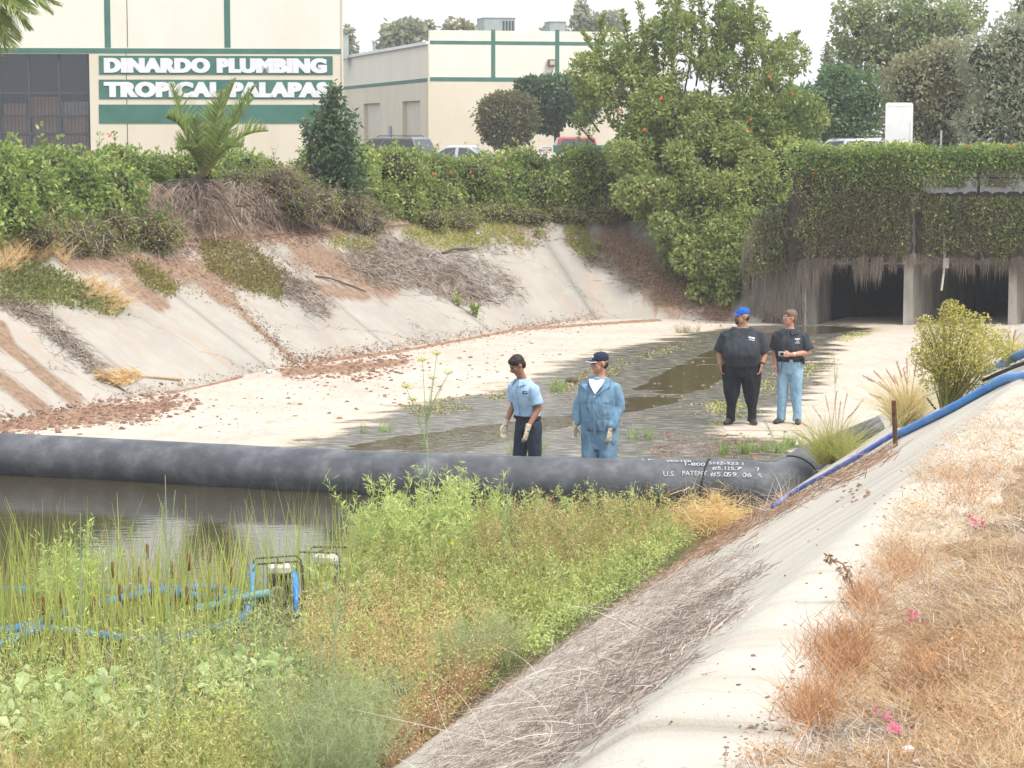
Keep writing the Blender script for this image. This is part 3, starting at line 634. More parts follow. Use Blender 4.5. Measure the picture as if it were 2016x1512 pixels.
# things on the roofs
def roof_unit(px0, px1, py0, py1, depth, name, label, back=6, vents=True):
    a = W2.at(px0, py1); b = W2.at(px1, py0); w = (b[0]-a[0])*1.05; h = (H-LOT)+(b[1]-(H-LOT))*(1+back/124)-zg+.15
    r = empty(name, W2.o + W2.e*((a[0]+b[0])/2) - W2.n*back + Vector((0, 0, zg-.15)), R(14)); tag(r, label, 'air conditioner')
    MB().box((0, 0, h/2), (w, depth, h)).build('casing', M['hvac'], r)
    if vents:
        for k in range(4): MB().box((w*.12+k*w*.1, -depth/2-.01, h*.72), (w*.06, .02, h*.4)).build('louver', M['mullion'], r)
    MB().box((0, 0, h+.02), (w+.06, depth+.06, .05)).build('lid', M['hvac'], r)
M['hvac'] = pmat('grey green sheet metal', [(0, (.3, .36, .35)), (1, (.42, .47, .46))], scale=2, rough=.6)
roof_unit(999, 1059, 38, 58, 1.8, 'rooftop_unit', 'boxy grey air conditioner with dark louvers on the warehouse roof')
roof_unit(1135, 1165, 45, 60, 1.2, 'rooftop_unit', 'small pale air conditioner on the roof behind the leafy tree', vents=False)
roof_unit(806, 838, 72, 88, 1.4, 'rooftop_unit', 'low grey roof unit over the roller doors', back=24, vents=False)
vp = MB().tube([(0, 0, 0), (0, 0, .9)], .09, 8).tube([(0, 0, .9), (0, 0, 1.02)], .15, 8).build('vent_pipe', M['galv']); vp.location = W2.o + W2.e*.8 - W2.n*20 + Vector((0, 0, zg-.15)); tag(vp, 'thin metal vent pipe near the roof edge over the roller doors', 'vent')
# ================================================================== vehicles behind the hedge
M['tyre'] = pmat('tyre rubber', (.02, .02, .02), rough=.9); M['rim'] = pmat('alloy', (.5, .5, .52), rough=.35, metal=.8); M['chrome'] = pmat('chrome trim', (.6, .6, .62), rough=.2, metal=1)
M['lamp_red'] = pmat('tail lamp', (.4, .02, .02), rough=.2); M['lamp_w'] = pmat('head lamp', (.7, .7, .68), rough=.15)
def car(loc, rz, paint, label, kind='suv', rails=False, name='parked_car'):
    """length along local y; -y is the rear"""
    r = empty(name, loc, rz); tag(r, label, 'pickup truck' if kind == 'pickup' else 'car', None)
    Ln, Wd = {'suv': (4.6, 1.82), 'pickup': (5.2, 1.85), 'sedan': (4.6, 1.76)}[kind]; hb = {'suv': 1.08, 'pickup': 1.12, 'sedan': .95}[kind]; ht = {'suv': 1.74, 'pickup': 1.78, 'sedan': 1.44}[kind]
    def sec(y, zl, zh, w, wt): return [(-w, y, zl), (w, y, zl), (w*1.0, y, (zl+zh)/2), (wt, y, zh), (-wt, y, zh), (-w, y, (zl+zh)/2)]
    S_ = [sec(-Ln/2, .42, hb-.14, Wd*.44, Wd*.42), sec(-Ln/2+.12, .32, hb-.02, Wd*.49, Wd*.46), sec(-Ln*.3, .28, hb, Wd*.5, Wd*.47), sec(Ln*.15, .28, hb-.02, Wd*.5, Wd*.47), sec(Ln*.36, .3, hb-.14, Wd*.49, Wd*.44), sec(Ln/2-.12, .34, hb-.25, Wd*.47, Wd*.4), sec(Ln/2, .42, hb-.38, Wd*.42, Wd*.36)]
    b = MB(); v = [p for s in S_ for p in s]; f = []
    for i in range(len(S_)-1):
        for k in range(6): f.append((i*6+k, i*6+(k+1) % 6, (i+1)*6+(k+1) % 6, (i+1)*6+k))
    f += [tuple(range(5, -1, -1)), tuple((len(S_)-1)*6+k for k in range(6))]; b.add(v, f); body = b.build('body', paint, r, bevel=.02)
    # greenhouse stations: (y at belt, y at roof)
    yb0, yb1 = {'suv': (-Ln/2+.1, .75), 'pickup': (-.55, .95), 'sedan': (-Ln/2+.75, .85)}[kind]; yr0, yr1 = {'suv': (-Ln/2+.42, .1), 'pickup': (-.38, .35), 'sedan': (-Ln/2+1.45, .1)}[kind]
    wb, wr = Wd*.46, Wd*.37; zb = hb-.03
    B = [(-wb, yb0, zb), (wb, yb0, zb), (wb, yb1, zb), (-wb, yb1, zb)]; T = [(-wr, yr0, ht-.05), (wr, yr0, ht-.05), (wr, yr1, ht-.05), (-wr, yr1, ht-.05)]
    rf = [(-wr*.86, yr0+.12, ht), (wr*.86, yr0+.12, ht), (wr*.86, yr1-.15, ht), (-wr*.86, yr1-.15, ht)]
    g = MB().add(B+T+rf, [(0, 1, 5, 4), (1, 2, 6, 5), (2, 3, 7, 6), (3, 0, 4, 7), (4, 5, 9, 8), (5, 6, 10, 9), (6, 7, 11, 10), (7, 4, 8, 11), (8, 9, 10, 11)]); g.build('cabin', paint, r, bevel=.015)
    def win_(a, b_, c, d, nm, m=.1):
        P = [Vector(x) for x in (a, b_, c, d)]; ce = sum(P, Vector())/4; n = (P[1]-P[0]).cross(P[3]-P[0]).normalized(); n = n if n.dot(ce-Vector((0, (yb0+yb1)/2, zb+.2))) > 0 else -n
        Q = [p+(ce-p).normalized()*m*1.1+n*.012 for p in P]; MB().add(Q, [(0, 1, 2, 3)]).build(nm, M['carglass'], r)
    win_(B[0], B[1], T[1], T[0], 'rear_window'); win_(B[2], B[3], T[3], T[2], 'windshield')
    for s, (i, j) in ((1, (1, 2)), (-1, (0, 3))):
        b0, b1, t0, t1 = map(Vector, (B[i], B[j], T[i], T[j])); nw = 1 if kind == 'pickup' else (3 if kind == 'suv' else 2)
        for k in range(nw): a, c = k/nw, (k+1)/nw; win_(b0.lerp(b1, a), b0.lerp(b1, c), t0.lerp(t1, c), t0.lerp(t1, a), 'side_window', .07)
    if kind == 'pickup': MB().box((0, -Ln/2+1.0, hb-.006), (Wd*.78, 1.7, .02)).build('bed_floor', M['tyre'], r)
    if rails:
        for s in (-1, 1): MB().tube([(s*wr*.8, yr0+.2, ht), (s*wr*.8, yr0+.25, ht+.06), (s*wr*.8, yr1-.3, ht+.06), (s*wr*.8, yr1-.25, ht)], .018, 6).build('roof_rail', M['mullion'], r)
    for y in (-Ln*.31, Ln*.31):
        for s in (-1, 1):
            w = MB().tube([(s*(Wd/2-.2), y, .34), (s*(Wd/2+.01), y, .34)], .34, 18).build('wheel', M['tyre'], r); MB().tube([(s*(Wd/2), y, .34), (s*(Wd/2+.022), y, .34)], .2, 14).build('rim', M['rim'], w)
    for s in (-1, 1):
        MB().box((s*Wd*.39, -Ln/2-.005, hb-.28), (.2, .05, .2)).build('tail_light', M['lamp_red'], r); MB().box((s*Wd*.34, Ln/2-.06, hb-.42), (.26, .1, .13)).build('headlight', M['lamp_w'], r)
        MB().box((s*(Wd/2+.08), yb1-.25, hb+.06), (.16, .1, .12)).build('mirror', paint, r)
    MB().box((0, -Ln/2-.03, .5), (Wd*.86, .12, .16)).build('bumper', M['mullion'], r)
    return r
paint = lambda n, c: pmat(n, c, rough=.3, spec=.6, coat=.5)
P_red, P_dark, P_white, P_silver = paint('red paint', (.38, .03, .035)), paint('dark grey paint', (.07, .08, .1)), paint('white paint', (.72, .73, .74)), paint('silver paint', (.45, .5, .53))
def lot(px, Y): p = at_y(px, 300, Y); return (p.x, p.y, LOT)
car(lot(750, 94), R(62), P_dark, 'dark grey car with roof rails parked before the roller doors', 'suv', True)
car(lot(892, 92), R(75), P_silver, 'pale silver car almost hidden behind the hedge beside the round shrub', 'sedan')
car(lot(1133, 90), R(8), P_red, 'red pickup truck seen from behind past the hedge', 'pickup', name='pickup_truck')
car(lot(1642, 84), R(72), P_white, 'white car with its roof showing over the vines by the blank sign', 'suv', True)
# ================================================================== signs behind the hedge
zz = lambda px, py, Y: at_y(px, py, Y).z
def board_sign(px0, px1, py0, py1, Y, base, name, label, mat, post=True, rnd=.04):
    a = at_y(px0, py1, Y); b = at_y(px1, py0, Y); cx, w, h = (a.x+b.x)/2, b.x-a.x, b.z-a.z
    r = empty(name, (cx, Y, base)); tag(r, label, 'sign'); n = 5; pts = []
    for sx, sz, a0 in ((1, 1, 0), (-1, 1, 90), (-1, -1, 180), (1, -1, 270)):
        for k in range(n): an = R(a0+90*k/(n-1)); pts.append(Vector((sx*(w/2-rnd)+rnd*math.cos(an), 0, a.z-base+h/2+sz*(h/2-rnd)+rnd*math.sin(an))))
    m_ = MB(); prism(m_, pts, Vector((0, .012, 0))); bd = m_.build('board', mat, r)
    if post: MB().box((0, .045, (b.z-base)/2-.02), (.05, .05, b.z-base-.04)).build('post', M['galv'], r)
    return r, bd, (w, h, a.z-base)
big, bd, (w, h, z0) = board_sign(1742, 1798, 202, 300, YC+1.2, ZD-.05, 'road_sign', 'large white road sign with faded lettering above the culvert', M['white'], rnd=.06)
M['faded'] = pmat('faded print', (.5, .5, .52), rough=.7)
for k in range(9):   # illegible faded marks where the print was
    MB().box((-w*.38+k*w*.095, -.003, z0+h*.93-.006*k % .02), (w*.06*random.uniform(.6, 1.1), .004, h*.022*random.uniform(.5, 1.2))).build('faded_mark', M['faded'], bd)
MB().box((w*.4, -.003, z0+h*.42), (.012, .004, h*.4)).build('faded_mark', M['faded'], bd)
po = MB().box((0, 0, .6), (.045, .045, 1.2)).build('sign_post', M['galv']); p = at_y(1853, 257, YC+1.3); po.location = (p.x, p.y, p.z-1.2); tag(po, 'bare thin metal post rising from the vines beside the white sign', 'post')
ns, bd, (w, h, z0) = board_sign(1063, 1089, 287, 304, 66.0, 2.6, 'notice_sign', 'small white notice board with lines of tiny print above the hedge', M['white'], rnd=.01)
M['print_d'] = pmat('dark print', (.12, .12, .14), rough=.8); M['print_r'] = pmat('red print', (.45, .08, .06), rough=.8)
for k, (ww, mm) in enumerate(((.62, 'print_d'), (.8, 'print_r'), (.8, 'print_d'), (.5, 'print_r'))):
    for j in range(5): MB().box((-w*ww*.45+j*w*ww*.22, -.003, z0+h*(.82-.2*k)), (w*ww*.17*random.uniform(.7, 1.1), .004, h*.07)).build('print_line', M[mm], bd)
lw = empty('low_wall', (at_y(1140, 300, 70).x, 70, LOT)); tag(lw, 'low cream wall with dark green top behind the hedge', 'wall')
zt_ = zz(1140, 286, 70)-LOT; wl = at_y(1200, 300, 70).x-at_y(1088, 300, 70).x; MB().box((0, 0, (zt_-.2)/2), (wl+1.4, .18, zt_-.2)).build('wall', M['cream'], lw); MB().box((.1, 0, zt_-.1), (wl+.1, .2, .2)).build('cap', M['green'], lw)
# ================================================================== inflatable dam across the channel
M['rubber'] = pmat('dusty black rubber', [(0, (.05, .054, .062)), (.5, (.09, .097, .11)), (1, (.17, .18, .195))], scale=3, rough=.55, bump=.25, bscale=25, spec=.35)
M['seam'] = pmat('black seam', (.015, .015, .017), rough=.7); M['stencil'] = pmat('stencil paint', [(0, (.2, .21, .22)), (.45, (.5, .51, .52)), (1, (.66, .67, .68))], scale=40, rough=.7)
RAD = .315
ax = [at_z(-420, 884, .33), at_z(-200, 892, .33), at_z(0, 900, .33), at_z(250, 913, .32), at_z(500, 927, .32), at_z(760, 939, .32), at_z(1000, 948, .31), at_z(1200, 953, .31), at_z(1400, 956, .31), at_z(1480, 958, .31), at_z(1535, 960, .3)]
endp = []
for (hh, al, lift) in ((.32, .1, .17), (.5, .14, .12), (.68, .18, .08), (.88, .22, .05)): q_ = at_z(1520, 985, 0) + NR*SLOPE*hh + UR*al; endp.append(Vector((q_.x, q_.y, down(q_.x, q_.y, 8)+lift+.05)))
cen = catmull(ax + endp, .16); tot = len(cen); nlast = tot - min(range(tot), key=lambda i: (cen[i]-ax[-1]).length)
rad = []
for i, p in enumerate(cen):
    k = max(0, (i-(tot-nlast))/max(1, nlast)); r = RAD*(1-.66*k); rad.append((r*(1-.4*k), r*(1+.1*k)))
v, f = tube(cen, rad, 36); v = np.array([tuple(p) for p in v]); n_ = fbm(v, 2.2, 71); n2_ = fbm(v*np.array([1, 6, 6]), 1.3, 72)
nv = np.repeat(np.array([tuple(c) for c in cen]), 36, axis=0); dv = v-nv; n3_ = fbm(v*np.array([5, 1.5, 1.5]), 2.2, 75); v = nv + dv*(1 + .02*n_ + .012*n2_ + .012*np.minimum(n3_, 0))[:, None]
dam = empty('inflatable_dam', at_z(500, 975, 0)); tag(dam, 'long black inflatable rubber dam lying across the channel with white stencilled numbers', 'dam')
dloc = np.array(dam.location)
db = MB(); db.add((v-dloc).tolist(), f); dbo = db.build('tube', M['rubber'], dam, smooth=True)
ca = np.array([tuple(c) for c in cen])
def on_tube(px, phi, out=0.004):
    """point on the tube where column px crosses it; phi above horizontal, towards the camera"""
    xs, _ = project(ca); xs = np.maximum.accumulate(xs); c = Vector([float(np.interp(px, xs, ca[:, q])) for q in range(3)]); j = min(max(int(np.searchsorted(xs, px)), 2), len(cen)-3); t = (cen[j+2]-cen[j-2]).normalized(); hz = Vector((t.y, -t.x, 0)).normalized()
    return c + (hz*math.cos(phi) + Vector((0, 0, 1))*math.sin(phi))*(RAD*1.03+out)
for (s, x0, x1, ph, hh) in (('( P', 1264, 1285, 74, 9), ('WATER', 1312, 1362, 70, 9), ('1-800', 1349, 1389, 59, 10), ('5H2-9251', 1396, 1463, 64, 10), ('#5.125.7', 1404, 1462, 48, 10), ('7', 1480, 1487, 48, 10), ('U.S.', 1307, 1330, 33, 11), ('PATENT', 1344, 1394, 35, 10), ('#5.059.065', 1401, 1489, 33, 11)):
    for (v_, f_) in fit_text(s, x0, x1, 0, 1, .0):
        P = [on_tube(a, R(ph + (b-.5)*hh)) - Vector(dam.location) for a, b in v_]
        MB().add(P, f_).build('stencil_character', M['stencil'], dbo)
for px, sl in ((1388, 14), (1556, -14)):
    pts = [on_tube(px + sl*(ph/90-.4), R(ph), .002) - Vector(dam.location) for ph in range(-60, 100, 10)]
    MB().tube(pts, .010 if px > 1300 else .004, 5).build('crease', M['seam'], dam)
# ================================================================== pond in front of the dam
PZ = .14
ys_ = [c for c in cen]; px_ = np.array([c.x for c in cen]); py_ = np.array([c.y for c in cen])
gx = np.linspace(-22, 9, 120); top = np.interp(gx, px_, py_); 
G = np.zeros((120, 60, 3)); 
for j, t in enumerate(np.linspace(0, 1, 60)): G[:, j, 0] = gx; G[:, j, 1] = 12 + (top-12)*t; G[:, j, 2] = PZ
pond = struct(gridmesh('pond_water', G, M['pond']), 'brown ponded water held back by the black dam')
# ================================================================== hoses
M['hose'] = pmat('blue layflat hose', [(0, (.025, .16, .5)), (.5, (.04, .24, .66)), (1, (.1, .35, .76))], scale=3, rough=.42, bump=.3, bscale=18, spec=.4, dist=.015)
M['hose_pale'] = pmat('faded green blue hose', [(0, (.12, .26, .26)), (1, (.2, .38, .36))], scale=4, rough=.6)
M['mesh_blue'] = pmat('frayed blue hose', [(0, (.09, .15, .5)), (1, (.22, .3, .68))], scale=25, rough=.8, bump=.6, bscale=60)
def hose(pts, r, name, label, mat, n=12, step=.12, flat=1.0, group=None):
    c = catmull(pts, step); c = [p + Vector((0, 0, .004*noise.noise(p*3))) for p in c]
    v, f = tube(c, [(r*flat*(1+.05*noise.noise(p*2.3)), r*(1+.06*noise.noise(p*1.7+Vector((5, 0, 0))))) for p in c], n)
    o = MB().add(v, f).build(name, mat, None, smooth=True); tag(o, label, 'hose', group); return o
def ground(px, py, lift): p, n = hit(px, py); return p + n*(lift if n.z > 0 else -lift)
hp = [(2090, 752), (2040, 750), (1985, 753), (1940, 776), (1880, 809), (1838, 830), (1767, 864)]
mp_ = [ground(x, y, .03) for x, y in hp]
mp_[0].z = mp_[1].z+.0
hose(mp_, .031, 'discharge_hose', 'thick bright blue hose running over the lip of the near bank', M['hose'], 16)
hose([ground(x, y, .05) for x, y in ((1772, 862), (1735, 884), (1690, 912), (1640, 940), (1590, 966), (1560, 984), (1530, 1005))], .036, 'frayed_hose', 'frayed flattened violet blue hose along the toe of the near bank', M['mesh_blue'], 10, flat=.55)
hose([ground(x, y, .05) for x, y in ((1945, 742), (1975, 728), (2010, 712), (2060, 694))], .034, 'spare_hose', 'second blue hose lying beyond the bank lip by the yellow bush', M['hose'], 12)
rope = MB().tube(catmull([ground(x, y, .03) for x, y in ((1940, 755), (1970, 742), (2016, 724), (2060, 712))], .2), .014, 6).build('black_cable', M['seam']); tag(rope, 'black cable draped beside the second blue hose', 'cable')
# pond hoses (float at the water line)
wz = lambda x, y, d=.05: at_z(x, y, PZ+d)
hose([wz(x, y) for x, y in ((-700, 1172), (-300, 1166), (0, 1161), (150, 1162), (280, 1160), (400, 1158), (470, 1165))], .036, 'floating_hose', 'straight blue hose floating across the pond behind the reeds', M['hose'])
hose([wz(x, y, .06) for x, y in ((-800, 1330), (-400, 1300), (-80, 1262), (0, 1243), (60, 1232), (130, 1206), (200, 1188), (290, 1168), (330, 1165), (420, 1178), (475, 1172))], .042, 'curved_hose', 'curving blue hose among the reeds leading to the pump', M['hose'])
hose([wz(x, y, .05) for x, y in ((-800, 1420), (-400, 1350), (-100, 1300), (20, 1262), (80, 1238), (190, 1250), (320, 1262), (430, 1235), (480, 1215), (492, 1190))], .04, 'sunken_hose', 'darker blue hose low in the reeds below the pump', M['hose'])
hose([at_z(385, 1200, .25), at_z(430, 1190, .27), at_z(480, 1176, .3), at_z(530, 1168, .34)], .04, 'suction_hose', 'faded green hose coupled to the pump inlet', M['hose_pale'])
# ================================================================== pumps
M['engine'] = pmat('grimy engine black', [(0, (.03, .022, .02)), (1, (.10, .07, .06))], scale=25, rough=.6); M['tankw'] = pmat('white fuel tank', [(0, (.6, .58, .55)), (1, (.8, .8, .78))], scale=8, rough=.35)
M['castgrey'] = pmat('cast aluminium', [(0, (.22, .2, .18)), (1, (.42, .4, .37))], scale=20, rough=.5); M['orange'] = pmat('orange cap', (.5, .2, .06), rough=.5); M['greyplastic'] = pmat('grey green plastic', (.16, .2, .18), rough=.5)
def pump(loc, rz, label):
    r = empty('water_pump', loc, rz); tag(r, label, 'pump'); r.scale = (.74, .74, .8)
    for s in (-1, 1):
        MB().tube([(-.3, s*.2, .02), (-.32, s*.2, .1), (-.32, s*.2, .46), (-.27, s*.2, .53), (.24, s*.2, .55), (.3, s*.2, .5), (.32, s*.2, .1), (.3, s*.2, .02)], .011, 8).build('frame_hoop', M['engine'], r)
    for x, z in ((-.3, .02), (.3, .02), (0, .545)): MB().tube([(x, -.2, z), (x, .2, z)], .015, 8).build('cross_tube', M['engine'], r)
    MB().box((0, 0, .04), (.56, .36, .02)).build('base_plate', M['engine'], r)
    eb = MB().box((.02, 0, .18), (.2, .2, .24)).build('engine_block', M['engine'], r, bevel=.02)
    for k in range(5): MB().box((.02, -.012, .12+k*.035), (.24, .24, .008)).build('cooling_fin', M['castgrey'], eb)
    MB().tube([(-.02, -.1, .27), (-.02, -.17, .27)], [.085, .07], 18).build('recoil_cover', M['engine'], r, smooth=False)
    tk = MB().box((.02, .0, .43), (.29, .22, .12)).build('fuel_tank', M['tankw'], r, bevel=.03); MB().tube([(.04, 0, .49), (.04, 0, .515)], .035, 12).build('cap', M['orange'], tk)
    MB().box((.19, -.04, .34), (.1, .16, .15)).build('air_filter', M['greyplastic'], r, bevel=.02)
    MB().tube([(-.12, .12, .3), (.12, .12, .3)], .06, 12).build('muffler', M['castgrey'], r)
    MB().box((.06, -.13, .2), (.1, .05, .07)).build('starter_box', M['tankw'], r, bevel=.01)
    MB().tube([(-.05, -.06, .14), (.0, -.16, .14), (.0, -.22, .14)], [.11, .13, .1], 18).build('pump_housing', M['castgrey'], r)
    MB().tube([(.0, -.18, .14), (-.16, -.2, .14)], .045, 12).build('inlet', M['castgrey'], r); MB().tube([(.12, -.18, .05), (.12, -.18, .3)], .04, 12).build('outlet', M['engine'], r)
    return r
pump(at_z(548, 1212, 0) + Vector((0, 0, .1)), R(8), 'grimy engine water pump with white tank and tube frame among the reeds')
pump(at_z(640, 1172, 0) + Vector((0, 0, .02)), R(-20), 'second tube framed pump half hidden behind the reeds')
for q, (x, y) in enumerate(((548, 1212), (640, 1172))):
    p = at_z(x, y, 0); s_ = MB().box((0, 0, .05), (.75, .5, .1 if q == 0 else .03)).build('support_block', M['concrete'], None, bevel=.01); s_.location = p if q == 0 else p - Vector((0, 0, .04)); tag(s_, ['rough concrete block under the grimy pump with the white tank', 'thin concrete block under the second half hidden pump'][q], 'block')
hose([at_z(497, 1190, .2), at_z(496, 1165, .3), at_z(498, 1135, .42), at_z(497, 1112, .45)], .028, 'riser_hose', 'short upright blue hose on the left of the grimy pump', M['hose'])
hose([at_z(583, 1215, .15), at_z(583, 1180, .3), at_z(582, 1150, .42), at_z(578, 1128, .45)], .028, 'riser_hose', 'short upright blue hose between the two pumps', M['hose'])
# ================================================================== stakes and string on the near bank
def stake(px, py, dx, dy, r, name, label, mat):
    b = ground(px, py, 0); s = F/b.y; t = b + Vector((dx/s, 0, -dy/s)); o = MB().tube([b - (t-b)*.12 - b, (t-b)*.5, t-b], [r, r, r*.95], 8).build(name, mat); o.location = b; tag(o, label, 'stake'); return o
stake(1763, 880, -5, -93, .018, 'rusty_stake', 'upright rusty steel stake beside the end of the blue hose', M['rust'])
stake(1797, 832, -8, -20, .009, 'short_stake', 'short black peg leaning by the blue hose nearer the rusty stake', M['seam'])
stake(1842, 806, -17, -22, .009, 'short_stake', 'short black peg leaning by the blue hose before the fountain grass', M['seam'])
b1, b2 = ground(1775, 838, .08), ground(1878, 790, .12); sg = MB().tube([b1.lerp(b2, k/12)+Vector((0, 0, .05*math.sin(k/12*3.14))) for k in range(13)], .004, 5).build('string', pmat('straw string', (.5, .42, .25), rough=.9)); tag(sg, 'pale string strung from the rusty stake along the blue hose', 'string')
# ================================================================== people
def fuse(vols, voxel, it=3, wr=0, wseed=0, ws=(1, 1, 1), wf=6):
    V = []; Fs = []
    for v, f in vols: b = len(V); V += [tuple(p) for p in v]; Fs += [tuple(i+b for i in q) for q in f]
    me = bpy.data.meshes.new('tmp'); me.from_pydata(V, [], Fs); ob = bpy.data.objects.new('tmp', me); COL.objects.link(ob)
    bm = bmesh.new(); bm.from_mesh(me); bmesh.ops.recalc_face_normals(bm, faces=bm.faces); bm.to_mesh(me); bm.free()
    m = ob.modifiers.new('r', 'REMESH'); m.mode = 'VOXEL'; m.voxel_size = voxel; m.use_smooth_shade = True
    s = ob.modifiers.new('s', 'SMOOTH'); s.factor = .5; s.iterations = it
    bpy.context.view_layer.update(); out = bpy.data.meshes.new_from_object(ob.evaluated_get(bpy.context.evaluated_depsgraph_get())); bpy.data.objects.remove(ob)
    if wr:
        n = len(out.vertices); co = np.empty(n*3, np.float32); no = np.empty(n*3, np.float32); out.vertices.foreach_get('co', co); out.vertices.foreach_get('normal', no)
        co = co.reshape(-1, 3); no = no.reshape(-1, 3); d = fbm(co*np.array(ws), wf, wseed, 3); d = np.abs(d)**.7*np.sign(d)
        co = co + no*(wr*d)[:, None]; out.vertices.foreach_set('co', co.astype(np.float32).ravel()); out.update()
    out.polygons.foreach_set('use_smooth', np.ones(len(out.polygons), dtype=bool)); return out
def xf(vols, Mx): return [([Mx @ Vector(p) for p in v], f) for v, f in vols]
def hand_vols(w, d, n, side, k=1.0, curl=.5, spread=1.0):
    """w wrist, d direction of the fingers, n direction the palm faces, side +1/-1: which way the thumb leaves"""
    w, d, n = Vector(w), Vector(d).normalized(), Vector(n).normalized(); n = (n-d*n.dot(d)).normalized(); s = d.cross(n)*side
    vols = [tube([w-d*.02, w+d*.02*k, w+d*.06*k, w+d*.1*k], [(.02*k, .026*k), (.017*k, .033*k), (.016*k, .043*k), (.013*k, .041*k)], 12, up=n)]
    for i, (o, ln) in enumerate(((.032, .072), (.011, .082), (-.011, .077), (-.031, .06))):
        b = w + d*.088*k + s*o*k*1.0; p1 = b + (d + s*o*2*spread)*ln*.42*k; c1 = (d*math.cos(curl)+n*math.sin(curl)); p2 = p1 + c1*ln*.34*k; c2 = (d*math.cos(curl*2)+n*math.sin(curl*2)); p3 = p2 + c2*ln*.3*k
        vols.append(tube([b-d*.02, b, p1, p2, p3], [.0095*k, .0098*k, .0092*k, .0085*k, .007*k], 8))
    t0 = w + d*.03*k + s*.026*k; t1 = t0 + (s*.75+d*.75+n*.3).normalized()*.036*k; t2 = t1 + (s*.25+d+n*.45).normalized()*.03*k; t3 = t2 + (d+n*.5-s*.1).normalized()*.022*k
    vols.append(tube([t0-s*.012, t0, t1, t2, t3], [.014*k, .014*k, .0115*k, .0105*k, .008*k], 8)); return vols
def head_vols(fat=1.0):
    v = [ell((0, .014, .03), (.076*fat, .094, .096), 18, 12), ell((0, -.018, -.045), (.062*fat, .07, .078), 16, 12), ell((0, -.072, -.092), (.026, .02, .02)), tube([(0, -.08, .03), (0, -.098, .005), (0, -.112, -.02), (0, -.098, -.03)], [.008, .011, .017, .01], 10),
         ell((0, -.079, .036), (.05, .014, .011)), ell((0, -.087, -.052), (.024, .01, .006)), ell((0, -.086, -.064), (.021, .011, .007)), ell((.038, -.06, -.015), (.024, .022, .022)), ell((-.038, -.06, -.015), (.024, .022, .022))]
    for s in (-1, 1): v.append(ell((s*.08*fat, .012, -.002), (.012, .022, .034)))
    return v
def cloth(name, cols, bs=22, bump=.9, stretch=(1, 1, .55), rough=.9, scale=8): return pmat(name, cols, scale=scale, rough=rough, bump=bump, bscale=bs, stretch=stretch, objc=True, spec=.15, dist=.03)
M['glove'] = cloth('cream work glove', [(0, (.55, .48, .36)), (1, (.74, .67, .53))], 60)
M['shoe'] = pmat('black shoe leather', [(0, (.02, .018, .016)), (1, (.06, .055, .05))], scale=20, rough=.5)
M['eye'] = pmat('eye', (.05, .03, .02), rough=.2)
def limb(pts, rad, n=14): return tube(catmull(pts, .06) if False else pts, rad, n)
